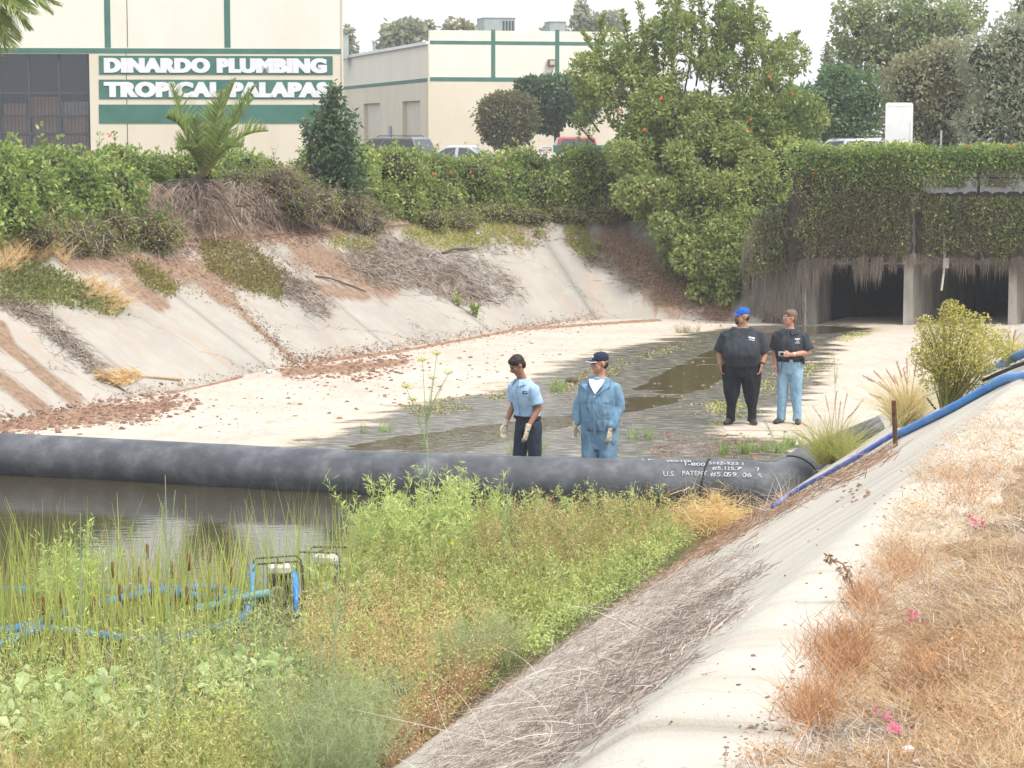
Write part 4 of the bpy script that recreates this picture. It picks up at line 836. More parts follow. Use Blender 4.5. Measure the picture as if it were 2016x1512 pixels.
def person(loc, yaw, P):
    r = empty('person', loc, yaw); tag(r, P['label'], 'person'); h = P['h']/1.78; k = P.get('k', 1.0); skin = []; hz = 1.66*h; lean = P.get('lean', 0)
    Lz = lambda z: -lean*max(0, z-.9*h)
    T0_ = np.array(P['torso']); zz0 = np.linspace(T0_[0, 0], T0_[-1, 0], 30); sm = lambda c: np.convolve(np.pad(np.interp(zz0, T0_[:, 0], T0_[:, c]), 2, mode='reflect', reflect_type='odd'), [.1, .2, .4, .2, .1], 'valid'); T = list(zip(zz0, sm(1), sm(2), sm(3))); Tr = [(z*h, 0, cy+Lz(z*h), rx, ry) for (z, cy, rx, ry) in T]
    inf = lambda rs, d: [(z, cx, cy, rx+d, ry+d) for (z, cx, cy, rx, ry) in rs]
    skin.append(rings(inf(Tr, -.012)))
    hy_, hp_ = P['head_yaw'], P.get('head_pitch', 0); hc = Vector((P.get('head_x', 0), Lz(hz)-.015-P.get('head_fwd', 0), hz))
    Mh = Matrix.Translation(hc) @ Matrix.Rotation(hy_-yaw, 4, 'Z') @ Matrix.Rotation(hp_, 4, 'X') @ Matrix.Scale(h*P.get('head_k', 1), 4)
    skin += xf(head_vols(P.get('fat', 1)), Mh)
    nk = Vector((0, Lz(1.46*h)+.01, 1.43*h)); skin.append(tube([nk, nk.lerp(hc+Vector((0, .015, -.04)), .5), hc+Vector((0, .012, -.05))], [.066*P.get('neck', 1), .057*P.get('neck', 1), .058*P.get('neck', 1)], 14))
    fs = P.get('foot', .1); hipx = .09*k; legs = []
    for s in (-1, 1):
        hx = s*fs; fy = P.get('stride', 0)*s
        J = [Vector((s*hipx, 0, .9*h)), Vector((s*(hipx+fs)/2, -.02+fy*.5, .48*h)), Vector((hx, .01+fy, .08))]; legs.append((s, J))
        skin.append(tube([J[0], J[0].lerp(J[1], .5), J[1], J[1].lerp(J[2], .35), J[2]], [.08*k, .064*k, .048*k, .044*k, .036], 14))
    arms = []
    for s in (-1, 1):
        sh = Vector((s*P['sw'], Lz(1.42*h), 1.37*h)); el, wr = P['arms'][0 if s < 0 else 1][:2]; el = Vector(el)*1; wr = Vector(wr); arms.append((s, sh, el, wr)); a = P.get('armk', 1.0)
        skin.append(tube([sh, sh.lerp(el, .5), el, el.lerp(wr, .35), wr], [.052*a, .046*a, .039*a, .04*a, .027*a], 12))
    hv = []
    for (s, sh, el, wr), ar in zip(arms, P['arms']):
        d, n = ar[2], ar[3]; side = ar[4] if len(ar) > 4 else s
        hv.append((s, hand_vols(wr, d, n, side, h*(1.18 if P.get('gloves') else 1.06), ar[5] if len(ar) > 5 else .45), wr, Vector(d)))
    if not P.get('gloves'): 
        for _, v, _, _ in hv: skin += v
    link('body', fuse(skin, .0085, 2), r, P['skin'])
    if P.get('gloves'):
        for s, v, wr, d in hv: link('glove', fuse(v + [tube([wr-Vector(d)*.05, wr+Vector(d)*.03], [.037, .034], 14)], .008, 2), r, M['glove'])
    # head details
    for s in (-1, 1): MB().add(*xf([ell((s*.031, -.0775, .012), (.011, .008, .007), 10, 8)], Mh)[0]).build('eye', M['eye'], r, smooth=True)
    if P.get('hair'): link('hair', fuse(xf(P['hair_v'], Mh), .009, 1, .004, 5, (1, 1, 1), 60), r, P['hair'])
    for nm, vols, mt in P.get('head_extra', []):
        m_ = MB(); [m_.add(*q) for q in xf(vols, Mh)]; m_.build(nm, mt, r, smooth=True)
    # trousers
    tv = []; tk = P.get('tk', 1.0); crotch = P.get('crotch', .8)
    hipr = [(z, cx, cy, rx+.012, ry+.012) for (z, cx, cy, rx, ry) in Tr if z <= P['waist']*h+.001]
    z0 = crotch*h; b = hipr[0]; tv.append(rings([(z0, 0, b[2], b[3]*.8, b[4]*.75), ((z0+b[0])/2, 0, b[2], b[3]*.97, b[4]*.95)] + hipr))
    for s, J in legs:
        tv.append(tube([Vector((s*hipx, b[2], hipr[-1][0]-.06)), J[0].lerp(J[1], .25)+Vector((0, b[2]*.5, 0)), J[1], J[1].lerp(J[2], .55), J[2]+Vector((0, 0, .02)), J[2]-Vector((0, 0, .035))], [(.1*k*tk, .1*k*tk), (.105*k*tk, .1*k*tk), (.078*k*tk, .078*k*tk), (.072*tk, .074*tk), (.07*tk, .076*tk), (.073*tk, .082*tk)], 16))
    suit = P.get('suit')
    top = [(z, cx, cy, rx+P.get('loose', .022), ry+P.get('loose', .022)) for (z, cx, cy, rx, ry) in Tr if z >= P['hem']*h-.001]
    sv = [rings(top)]
    for (s, sh, el, wr) in arms:
        if P['sleeve'] == 'long':
            tcf = (wr-el).normalized(); sv.append(tube([sh-Vector((s*.07, 0, -.03)), sh+Vector((s*.015, 0, 0)), sh.lerp(el, .5), el, el.lerp(wr, .5), wr-tcf*.0], [.05, .076, .078, .074, .066, .052], 14))
        else:
            f = P['sleeve']; e = sh.lerp(el, f); fl = P.get('flare', .07); sv.append(tube([sh-Vector((s*.07, 0, -.03)), sh+Vector((s*.008, 0, .0)), sh.lerp(e, .5), e], [.045, .07*P.get('armk', 1), (.066*P.get('armk', 1)+fl)/2, fl], 16))
    if suit: link('coverall', fuse(tv+sv, .011, 2, .026, 3, (1, 1, .5), 9), r, P['top_m'])
    else:
        link('trousers', fuse(tv, .011, 2, .017, 4, (1, 1, .45), 10), r, P['pants_m'])
        link('shirt', fuse(sv, .010, 2, .016, 6, (1, 1, .5), 10), r, P['top_m'])
    for s, J in legs:
        a = J[2]; ft = P.get('feet', .25); dr = Vector((s*ft, -1, 0)).normalized(); c = Vector((a.x, a.y, 0))
        sh_ = fuse([tube([c-dr*.085+Vector((0, 0, .04)), c-dr*.05+Vector((0, 0, .05)), c+dr*.03+Vector((0, 0, .055)), c+dr*.11+Vector((0, 0, .04)), c+dr*.185+Vector((0, 0, .03)), c+dr*.205+Vector((0, 0, .025))], [(.034, .034), (.05, .04), (.055, .042), (.04, .05), (.03, .042), (.018, .025)], 14, up=(0, 0, 1)), tube([c+Vector((0, 0, .04)), c+Vector((0, 0, .13))], .05, 12)], .01, 2)
        link('shoe', sh_, r, P.get('shoe_m', M['shoe']))
    for fn in P.get('extra', []): fn(r, dict(h=h, Tr=Tr, top=top, arms=arms, Lz=Lz, Mh=Mh, hc=hc))
    return r
def torso_pt(top, z, ang, out=.006):
    """point on the garment: ang 0 = straight ahead, + towards the person's left"""
    zs = [t[0] for t in top]; I = lambda c: np.interp(z, zs, [t[c] for t in top]); c, s_ = math.sin(ang), -math.cos(ang); p = 2.3
    return Vector((I(1)+(I(3)+out)*math.copysign(abs(c)**(2/p), c), I(2)+(I(4)+out)*math.copysign(abs(s_)**(2/p), s_), z))
def patch(nm, z0, z1, a0, a1, mat, out=.012, nz=4, na=5, tilt=0):
    def fn(r, I):
        h = I['h']; G = np.array([[tuple(torso_pt(I['top'], (z0+(z1-z0)*i/nz)*h + tilt*(j/na-.5), R(a0+(a1-a0)*j/na), out)) for j in range(na+1)] for i in range(nz+1)]); gridmesh(nm, G, mat, r)
    return fn
def marks(nm, z, a0, a1, rows, mat, out=.013, tilt=0):
    def fn(r, I):
        m_ = MB(); h = I['h']
        for k, (n, hh, w) in enumerate(rows):
            for j in range(n):
                aa = a0+(a1-a0)*(.5+(j-(n-1)/2)/n*w); ab = aa+(a1-a0)/n*w*random.uniform(.6, .92); zz_ = z*h-k*.027
                ps = [torso_pt(I['top'], zz_+dz+tilt*((a-a0)/(a1-a0)-.5), R(a), out) for a, dz in ((aa, 0), (ab, 0), (ab, hh), (aa, hh))]; m_.add(ps, [(0, 1, 2, 3)])
        m_.build(nm, mat, r)
    return fn
def ringband(nm, z, d, hh, mat, n=28):
    def fn(r, I):
        h = I['h']; V = []; 
        rows = [[torso_pt(I['Tr'], (z+dz)*h, 2*math.pi*j/n, d) for j in range(n+1)] for dz in (-hh/2, hh/2)]; gridmesh(nm, np.array([[tuple(p) for p in rw] for rw in rows]), mat, r)
    return fn
def cuff(nm, which, t, rr, w, mat):
    def fn(r, I):
        s, sh, el, wr = I['arms'][which]; c = el.lerp(wr, t); d = (wr-el).normalized(); MB().tube([c-d*w/2, c+d*w/2], rr, 12).build(nm, mat, r, smooth=False)
    return fn
def cap_parts(mcap, mbrim, edge=None):
    out = [('cap', [rings([(.035, 0, .012, .083, .1), (.05, 0, .013, .087, .104), (.085, 0, .015, .085, .1), (.115, 0, .017, .068, .082), (.133, 0, .018, .04, .05), (.139, 0, .018, .012, .015)], 20, 2.0), ell((0, .018, .139), (.008, .008, .006), 8, 6)], mcap)]
    def brim(r0, th, y1):
        v = []; n = 12
        for i in range(n+1):
            a = math.pi*(i/n); cx, cyv = math.cos(a), math.sin(a)
            for (rr, yy) in ((.078, -.035), (.07*r0, y1)):
                for dz in (0, th): v.append((cx*rr, yy*cyv-.045 if rr > .075 or True else 0, .046-.018*cx*cx-(.012*cyv if yy == y1 else 0)+dz))
        f = []
        for i in range(n):
            a, b = i*4, (i+1)*4; f += [(a, b, b+2, a+2), (a+1, a+3, b+3, b+1), (a+2, b+2, b+3, a+3), (a, a+1, b+1, b)]
        f += [(0, 2, 3, 1), (n*4, n*4+1, n*4+3, n*4+2)]; return v, f
    out.append(('cap_brim', [brim(1.0, .006, -.125)], mbrim))
    if edge: out.append(('brim_edge', [tube([(.068*math.cos(math.pi*i/12), -.045-.125*math.sin(math.pi*i/12), .046-.018*math.cos(math.pi*i/12)**2-.012*math.sin(math.pi*i/12)) for i in range(13)], .0055, 6)], edge))
    return out
HAIR_SHORT = [ell((0, -.035, .085), (.066, .05, .04), 14, 10), ell((0, .02, .05), (.084, .1, .088), 18, 12), ell((0, .055, .0), (.07, .058, .085), 14, 10), ell((.074, .012, .03), (.014, .03, .045)), ell((-.074, .012, .03), (.014, .03, .045))]
HAIR_CAP = [ell((0, .05, -.005), (.074, .062, .07), 14, 10), ell((.073, .02, .015), (.012, .03, .035)), ell((-.073, .02, .015), (.012, .03, .035))]
skinmat = lambda n, c: pmat(n, [(0, [x*.86 for x in c]), (1, [x*1.1 for x in c])], scale=14, rough=.55, objc=True, spec=.3)
SK1, SK2, SK3, SK4 = skinmat('brown skin', (.33, .165, .10)), skinmat('tan skin', (.47, .235, .165)), skinmat('olive skin', (.38, .21, .14)), skinmat('ruddy skin', (.52, .26, .175))
M['denim'] = cloth('light denim', [(0, (.16, .29, .42)), (.5, (.24, .40, .55)), (1, (.33, .50, .64))], 30, .5, scale=5)
M['navy'] = cloth('navy twill', [(0, (.022, .03, .05)), (1, (.05, .062, .09))]); M['black_tee'] = cloth('faded black jersey', [(0, (.03, .036, .045)), (1, (.052, .06, .072))], 14); M['black_trs'] = cloth('black trousers', [(0, (.012, .014, .018)), (1, (.028, .032, .04))])
M['lblue'] = cloth('light blue work shirt', [(0, (.27, .42, .62)), (1, (.40, .55, .74))], 18, .6); M['cover'] = cloth('blue grey coverall', [(0, (.12, .22, .33)), (.5, (.165, .28, .40)), (1, (.22, .35, .46))], 14, .9, scale=6)
M['hair_d'] = pmat('dark hair', [(0, (.012, .009, .007)), (1, (.04, .028, .02))], scale=60, rough=.6, objc=True); M['hair_b'] = pmat('greying brown hair', [(0, (.11, .06, .04)), (1, (.22, .14, .10))], scale=60, rough=.6, objc=True)
M['cap_blue'] = cloth('royal blue cap', [(0, (.02, .10, .42)), (1, (.035, .15, .55))], 40); M['cap_navy'] = cloth('navy cap', [(0, (.02, .025, .05)), (1, (.04, .05, .085))], 40); M['belt'] = pmat('black belt', (.02, .02, .02), rough=.5); M['metal'] = pmat('brushed metal', (.6, .6, .6), rough=.3, metal=.9)
BASE = [(.84, 0, .15, .11), (.92, 0, .165, .12), (1.0, 0, .16, .115), (1.08, 0, .152, .11), (1.2, -.005, .165, .115), (1.31, -.005, .178, .118), (1.37, 0, .172, .112), (1.42, .003, .145, .095), (1.46, .006, .1, .076), (1.49, .008, .068, .062)]
def grow(rs, a, b, belly=0, fw=0): return [(z, cy-fw*math.exp(-((z-1.12)/.14)**2), rx+a+belly*math.exp(-((z-1.12)/.16)**2), ry+b+belly*math.exp(-((z-1.12)/.16)**2)) for (z, cy, rx, ry) in rs]
D_ = Vector
def stand(px, py): p = at_z(px, py, 0); return Vector((p.x, p.y, down(p.x, p.y, 3)))
# --- man in the light blue work shirt
person(stand(1040, 975), R(-48), dict(label='man in light blue short sleeved work shirt and navy trousers wearing cream gloves', h=1.75, head_yaw=R(-72), head_pitch=R(33), head_fwd=.05, lean=.16, skin=SK1, torso=grow(BASE, -.004, -.002), sw=.185, foot=.11, stride=.08, crotch=.8, waist=1.0, hem=.99, sleeve=.78, flare=.078, loose=.022,
    arms=[((-.22, -.05, 1.11), (-.2, -.2, .89), (-.02, -.25, -1), (.9, -.2, 0), 1), ((.23, -.04, 1.10), (.2, -.19, .87), (-.05, -.3, -1), (-.9, -.3, 0), 1)], gloves=True, hair=M['hair_d'], hair_v=HAIR_SHORT, top_m=M['lblue'], pants_m=M['navy'], tk=1.0,
    head_extra=[('mustache', [tube([(-.03, -.098, -.042), (0, -.108, -.036), (.03, -.098, -.042)], [.005, .007, .005], 8)], M['hair_d']), ('eyebrow', [tube([(-.044, -.082, .036), (-.018, -.089, .04)], .0035, 6), tube([(.044, -.082, .036), (.018, -.089, .04)], .0035, 6)], M['hair_d'])],
    extra=[ringband('belt', .995, .032, .04, M['belt']), patch('name_patch', 1.31, 1.345, 30, 52, M['navy'], .011), marks('patch_text', 1.322, 33, 49, [(4, .014, .9)], M['stencil'], .015), patch('placket', 1.02, 1.40, -4, 3, M['lblue'], .008), patch('pocket', 1.22, 1.30, 24, 56, M['lblue'], .009), patch('pocket', 1.22, 1.30, -56, -24, M['lblue'], .009),
           lambda r, I: [MB().add([torso_pt(I['top'], z_*I['h'], R(a_), o_) for z_, a_, o_ in ((1.485, s*14, .02), (1.475, s*70, .02), (1.43, s*52, .03), (1.405, s*16, .03))], [(0, 1, 2, 3)]).build('collar', M['lblue'], r) for s in (-1, 1)], cuff('wristwatch', 0, .9, .034, .03, M['belt'])]))
# --- man in the coverall
person(stand(1180, 979), R(-22), dict(label='man in blue grey coverall with navy cap and cream gloves looking aside', h=1.79, head_yaw=R(-66), head_pitch=R(2), fat=1.08, neck=1.15, head_k=1.04, skin=SK2, torso=grow(BASE, .016, .022, .014, .03), sw=.19, k=1.12, foot=.125, crotch=.60, waist=1.08, hem=.84, sleeve='long', suit=True, loose=.03, tk=1.15,
    arms=[((-.27, .02, 1.12), (-.30, -.08, .895), (-.0, -.15, -1), (.9, -.3, 0), -1), ((.265, 0, 1.13), (.2, -.15, .89), (-.12, -.15, -1), (-.8, .3, 0), 1)], gloves=True, hair=M['hair_d'], hair_v=HAIR_CAP, top_m=M['cover'], pants_m=M['cover'],
    head_extra=cap_parts(M['cap_navy'], M['cap_navy'], M['white']) + [('cap_badge', [ell((0, -.088, .085), (.02, .01, .016))], M['white'])],
    extra=[lambda r, I: MB().add([torso_pt(I['top'], z_*I['h'], R(a_), .026) for z_, a_ in ((1.475, -40), (1.475, 40), (1.40, 18), (1.30, 2), (1.40, -14))], [(0, 1, 2, 3, 4)]).build('undershirt', M['white'], r),
           lambda r, I: [MB().add([torso_pt(I['top'], z_*I['h'], R(a_), o_) for z_, a_, o_ in ((1.49, s*44, .03), (1.47, s*85, .03), (1.40, s*50, .045), (1.285, s*5, .034), (1.38, s*17, .034))], [(0, 1, 2, 3, 4)]).build('collar', M['cover'], r) for s in (-1, 1)],
           patch('placket', .80, 1.28, -3, 3, M['cover'], .010), patch('pocket', 1.2, 1.31, 22, 52, M['cover'], .012), patch('pocket', 1.2, 1.31, -52, -22, M['cover'], .012), ringband('waistband', 1.02, .036, .035, M['cover']),
           lambda r, I: [MB().ell(torso_pt(I['top'], z_*I['h'], R(a_), .02), .008, 8, 6).build('button', M['white'], r) for z_, a_ in ((1.27, 0), (1.4, -32))]]))
# --- heavy man in the blue cap
person(stand(1459, 835), R(-10), dict(label='heavy man in black T-shirt, dark trousers and bright blue cap', h=1.79, head_yaw=R(-70), head_pitch=R(0), fat=1.14, neck=1.35, head_k=1.06, skin=SK3, torso=grow(BASE, .058, .055, .05, .13), sw=.245, armk=1.3, k=1.55, foot=.17, crotch=.72, waist=1.0, hem=.90, sleeve=.98, flare=.105, loose=.028, tk=1.0, feet=.35,
    arms=[((-.345, .02, 1.12), (-.325, -.07, .92), (.2, -.25, -1), (.9, 0, 0), -1, .8), ((.355, .03, 1.12), (.315, -.1, .92), (-.3, -.2, -1), (-.9, 0, 0), 1, .9)], hair=M['hair_d'], hair_v=HAIR_CAP, top_m=M['black_tee'], pants_m=M['black_trs'],
    head_extra=cap_parts(M['cap_blue'], M['cap_blue']) + [('goatee', [tube([(-.034, -.09, -.05), (-.02, -.103, -.041), (0, -.107, -.038), (.02, -.103, -.041), (.034, -.09, -.05)], .007, 8), ell((0, -.086, -.093), (.026, .02, .022)), tube([(-.036, -.085, -.05), (-.032, -.082, -.09)], .008, 6), tube([(.036, -.085, -.05), (.032, -.082, -.09)], .008, 6)], M['hair_d'])],
    extra=[marks('chest_print', 1.345, 20, 44, [(6, .022, 1.0), (9, .009, .9)], M['white'], .016, -.02), cuff('wristwatch', 1, .86, .042, .03, M['belt']), ringband('collar_band', 1.468, .025, .02, M['black_tee'])]))
# --- man with the camera
pm = person(stand(1553, 834), R(-18), dict(label='man in black polo shirt and light blue jeans holding a small camera', h=1.765, head_yaw=R(-74), head_pitch=R(0), skin=SK4, torso=grow(BASE, .02, .018, .02, .03), sw=.205, k=1.05, foot=.13, crotch=.78, waist=1.0, hem=1.0, sleeve=.85, flare=.09, loose=.026, armk=1.08, feet=.3,
    arms=[((-.24, .0, 1.12), (-.2, -.13, .93), (.15, -.2, -1), (.9, 0, 0), 1, .7), ((.31, -.03, 1.12), (.07, -.27, 1.1), (-1, -.12, .02), (0, .9, -.35), -1, .6)], hair=M['hair_b'], hair_v=HAIR_SHORT, top_m=M['black_tee'], pants_m=M['denim'],
    head_extra=[('glasses', [tube([(s*.012, -.1, .014), (s*.05, -.092, .016), (s*.05, -.092, -.006), (s*.016, -.1, -.006), (s*.012, -.1, .014)], .003, 6) for s in (-1, 1)] + [tube([(s*.05, -.092, .014), (s*.085, .01, .014)], .003, 6) for s in (-1, 1)] + [tube([(-.012, -.1, .012), (.012, -.1, .012)], .003, 6)], M['metal'])],
    extra=[ringband('belt', 1.0, .02, .036, M['belt']), lambda r, I: MB().box(torso_pt(I['top'], 1.0*I['h'], R(14), .0), (.05, .016, .04)).build('belt_buckle', M['metal'], r), lambda r, I: MB().box(torso_pt(I['Tr'], 1.0*I['h'], R(80), .04), (.04, .07, .1)).build('phone_pouch', M['belt'], r, bevel=.008),
           marks('chest_print', 1.335, 22, 46, [(5, .02, 1.0), (4, .009, .6), (7, .008, .9)], M['white'], .018), cuff('wristwatch', 1, .84, .036, .03, M['metal']),
           lambda r, I: [MB().add([torso_pt(I['top'], z_*I['h'], R(a_), o_) for z_, a_, o_ in ((1.485, s*10, .02), (1.478, s*75, .02), (1.435, s*55, .03), (1.405, s*14, .03))], [(0, 1, 2, 3)]).build('collar', M['black_tee'], r) for s in (-1, 1)]]))
bpy.context.view_layer.update()
cmx = pm.matrix_world @ Vector((-.06, -.335, 1.115))
cmr = empty('digital_camera', cmx - Vector((0, 0, .035)), R(-18)); tag(cmr, 'small silver camera held by the man in jeans', 'camera')
cb = MB().box((0, 0, .035), (.105, .045, .068)).build('camera_body', M['metal'], cmr, bevel=.01); MB().tube([(.01, -.02, .033), (.01, -.055, .033)], [.028, .025], 16).build('lens', M['seam'], cmr); MB().box((.03, 0, .072), (.018, .02, .01)).build('shutter_button', M['seam'], cmr)
MB().tube(catmull([(-.05, 0, .04), (-.06, -.02, -.1), (-.055, -.03, -.22), (-.02, -.04, -.27), (.0, -.03, -.2), (.02, -.02, -.08), (.03, 0, 0)], .03), .006, 6).build('wrist_strap', M['navy'], cmr)
# ================================================================== vegetation materials
M['bark'] = pmat('bark', [(0, (.06, .045, .035)), (1, (.16, .12, .09))], scale=14, rough=.95, bump=.6, bscale=40)
M['core'] = pmat('painted twig shade', [(0, (.03, .026, .018)), (1, (.075, .06, .04))], scale=9, rough=1)  # dark brown fill: shade inside the growth painted as colour
M['core_g'] = pmat('painted leaf shade', [(0, (.02, .032, .014)), (1, (.05, .065, .03))], scale=5, rough=1)  # dark green fill: inner shade of the crowns painted as colour
M['vine'] = leafmat('vine leaves', [(0, (.045, .09, .022)), (.45, (.11, .19, .045)), (.8, (.20, .29, .075)), (1, (.33, .38, .13))])
M['vine_lt'] = leafmat('light vine leaves', [(0, (.09, .16, .035)), (.5, (.20, .29, .07)), (1, (.36, .42, .13))])
M['vine_dk'] = leafmat('dark shrub leaves', [(0, (.022, .06, .028)), (.5, (.055, .115, .05)), (1, (.12, .19, .085))], rough=.4, spec=.4)
M['vine_dry'] = leafmat('drying vine leaves', [(0, (.09, .055, .03)), (.35, (.17, .12, .06)), (.7, (.17, .19, .06)), (1, (.28, .26, .11))])
M['treelf'] = leafmat('glossy tree leaves', [(0, (.062, .11, .03)), (.45, (.145, .215, .058)), (.8, (.27, .325, .10)), (.94, (.36, .31, .12)), (1, (.40, .2, .09))], rough=.42, spec=.35)
M['far_a'] = leafmat('far tree leaves', [(0, (.09, .15, .055)), (.5, (.18, .245, .10)), (1, (.29, .34, .15))])
M['far_b'] = leafmat('far green leaves', [(0, (.04, .1, .035)), (.5, (.085, .165, .06)), (1, (.16, .25, .09))])
M['far_c'] = leafmat('far brownish leaves', [(0, (.11, .125, .06)), (.5, (.2, .215, .115)), (1, (.3, .3, .175))])
M['far_d'] = leafmat('far grey green leaves', [(0, (.12, .16, .09)), (.5, (.21, .255, .155)), (1, (.31, .35, .22))])
M['photinia'] = leafmat('reddish shrub leaves', [(0, (.05, .07, .03)), (.5, (.11, .13, .05)), (.8, (.2, .15, .07)), (1, (.3, .16, .09))])
M['vine_brown'] = leafmat('brown vine leaves', [(0, (.07, .052, .032)), (.4, (.125, .098, .056)), (.7, (.13, .14, .06)), (1, (.21, .215, .095))]); M['stem_dk'] = leafmat('dark vine stems', [(0, (.05, .04, .03)), (1, (.13, .105, .08))], trans=.05)
M['dead'] = leafmat('dead fronds', [(0, (.12, .085, .065)), (.5, (.24, .18, .14)), (1, (.40, .33, .27))], trans=.15)
M['twig'] = leafmat('grey twigs', [(0, (.10, .08, .065)), (.5, (.20, .165, .135)), (1, (.34, .29, .25))], trans=.05)
M['straw'] = leafmat('straw', [(0, (.36, .22, .10)), (.5, (.54, .38, .20)), (1, (.70, .56, .36))], trans=.25)
M['flower_o'] = leafmat('orange flowers', [(0, (.55, .10, .03)), (1, (.75, .2, .06))], trans=.3)
M['palm'] = leafmat('palm leaflets', [(0, (.07, .13, .03)), (.5, (.14, .22, .05)), (1, (.27, .33, .10))], rough=.4, spec=.35)
def pxb(px, py, Y, rx, ry=None, ryd=None):
    c = at_y(px, py, Y); s = F/Y; return (np.array(c), np.array([rx/s, (ryd if ryd else rx*.8)/s, (ry or rx)/s]))
def limbs(mb, base, tips, r0, sag=.1, n=6):
    base = Vector(base)
    for t in tips:
        t = Vector(t); d = t-base; side = Vector((random.uniform(-1, 1), random.uniform(-1, 1), 0))*d.length*sag
        pts = [base + d*(k/n) + side*math.sin(k/n*math.pi) + Vector((0, 0, d.length*.08*math.sin(k/n*math.pi))) for k in range(n+1)]
        mb.tube(pts, [r0*(1-k/n*.85) for k in range(n+1)], 6)
def tree(name, label, cat, base, blobs, mat, dens, Ln, Wd, trunk_r=.2, core=.72, core_m='core_g', group=None, fork=.5, seed=0, ntips=8):
    r = empty(name, base); tag(r, label, cat, group); b = Vector(base)
    rel = [(c-np.array(base), rr) for c, rr in blobs]
    cen_ = sum((Vector(c) for c, _ in rel), Vector())/len(rel); zf = max(.3, min(c[2]-rr[2]*.6 for c, rr in rel)); fk = Vector((cen_.x*.3, cen_.y*.3, zf))
    m_ = MB(); m_.tube([(0, 0, -.3), (fk.x*.3, fk.y*.3, zf*.5), tuple(fk)], [trunk_r*1.25, trunk_r, trunk_r*.8], 10); tr = m_.build('trunk', M['bark'], r, smooth=True)
    m2 = MB(); limbs(m2, fk, [c + RG.normal(size=3)*rr*.3 for c, rr in rel for _ in range(2)], trunk_r*.55); m2.build('limbs', M['bark'], r, smooth=True)
    V, Q = blob_leaves(rel, dens, Ln, Wd, seed); cr_ = quadmesh('crown', V, Q, mat, r)
    if core: m3 = MB(); blob_core(m3, rel, core, seed); m3.build('crown_shade_core', M[core_m], cr_)  # opaque dark lumps, crown shade put into their colour
    return r
def lotbase(px, Y, z=LOT): p = at_y(px, 300, Y); return (p.x, p.y, z)
# ---- far trees behind the roofs
tree('far_tree', 'grey green tree rising behind the roller door warehouse', 'tree', lotbase(800, 180, 2.3), [pxb(790, 75, 180, 38, 32), pxb(770, 95, 180, 25), pxb(815, 60, 180, 22), pxb(846, 60, 182, 10, 18)], M['far_d'], 40, .45, .3, .25, .6, 'core_g', seed=1)
tree('far_tree', 'low brownish tree top showing over the parapet', 'tree', lotbase(905, 185, 2.3), [pxb(900, 62, 185, 28, 22), pxb(925, 68, 185, 20, 16)], M['far_c'], 40, .45, .3, .25, .6, seed=2)
tree('far_tree', 'slim grey tree in the gap between the two warehouses', 'tree', lotbase(684, 190, 2.3), [pxb(684, 75, 190, 12, 24), pxb(690, 100, 190, 14, 16), pxb(678, 110, 190, 14, 20)], M['far_d'], 50, .4, .25, .2, .6, seed=3)
tree('far_tree', 'faint grey bush behind the rooftop air conditioner', 'tree', lotbase(1095, 200, 2.3), [pxb(1090, 62, 200, 20, 14), pxb(1105, 58, 200, 14, 12)], M['far_d'], 40, .4, .25, .2, .6, seed=4)
tree('far_tree', 'rounded grey tree behind the small rooftop unit', 'tree', lotbase(1160, 190, 2.3), [pxb(1150, 45, 190, 24, 26), pxb(1200, 50, 190, 30, 26), pxb(1145, 20, 190, 10, 22)], M['far_d'], 40, .45, .3, .2, .6, seed=5)
# ---- shrubs in front of the second warehouse
tree('clipped_shrub', 'rounded reddish green shrub before the warehouse wall', 'shrub', lotbase(998, 104), [pxb(998, 232, 104, 58, 46), pxb(985, 215, 104, 40, 32), pxb(1015, 212, 104, 40, 30), pxb(998, 262, 104, 50, 30)], M['photinia'], 260, .16, .09, .12, .85, seed=6)
tree('round_tree', 'round dark green tree with a leaning trunk beside the red pickup', 'tree', lotbase(1100, 106), [pxb(1100, 195, 106, 58, 40), pxb(1060, 190, 106, 42, 34), pxb(1140, 205, 106, 40, 40), pxb(1095, 172, 106, 50, 24), pxb(1075, 235, 106, 36, 26), pxb(1040, 170, 106, 24, 18)], M['vine_dk'], 240, .2, .13, .16, .85, seed=7)
# ---- trees beyond the road on the right
tree('road_tree', 'tall airy light green tree beyond the road', 'tree', lotbase(1760, 92), [pxb(1690, 60, 92, 52, 44), pxb(1760, 40, 92, 70, 55), pxb(1830, 30, 92, 60, 45), pxb(1660, 110, 92, 34, 34), pxb(1720, 110, 92, 60, 44), pxb(1800, 100, 92, 70, 55), pxb(1870, 60, 92, 50, 45), pxb(1900, 30, 93, 40, 35), pxb(1680, 20, 92, 40, 26)], M['far_a'], 130, .2, .1, .3, .3, seed=8)
tree('road_tree', 'bushy mid green tree filling the gap beyond the road', 'tree', lotbase(1660, 84), [pxb(1640, 200, 84, 52, 44), pxb(1700, 195, 84, 56, 52), pxb(1610, 230, 84, 40, 40), pxb(1670, 245, 84, 60, 40), pxb(1585, 190, 84, 24, 26), pxb(1650, 150, 84, 36, 24)], M['far_b'], 190, .18, .09, .25, .6, seed=9)
tree('road_tree', 'brownish grey green tree with drooping boughs beyond the road', 'tree', lotbase(1880, 76), [pxb(1800, 165, 76, 64, 60), pxb(1860, 130, 76, 60, 54), pxb(1790, 240, 76, 56, 50), pxb(1850, 225, 76, 60, 60), pxb(1910, 200, 76, 54, 60)], M['far_c'], 190, .16, .08, .3, .6, seed=10)
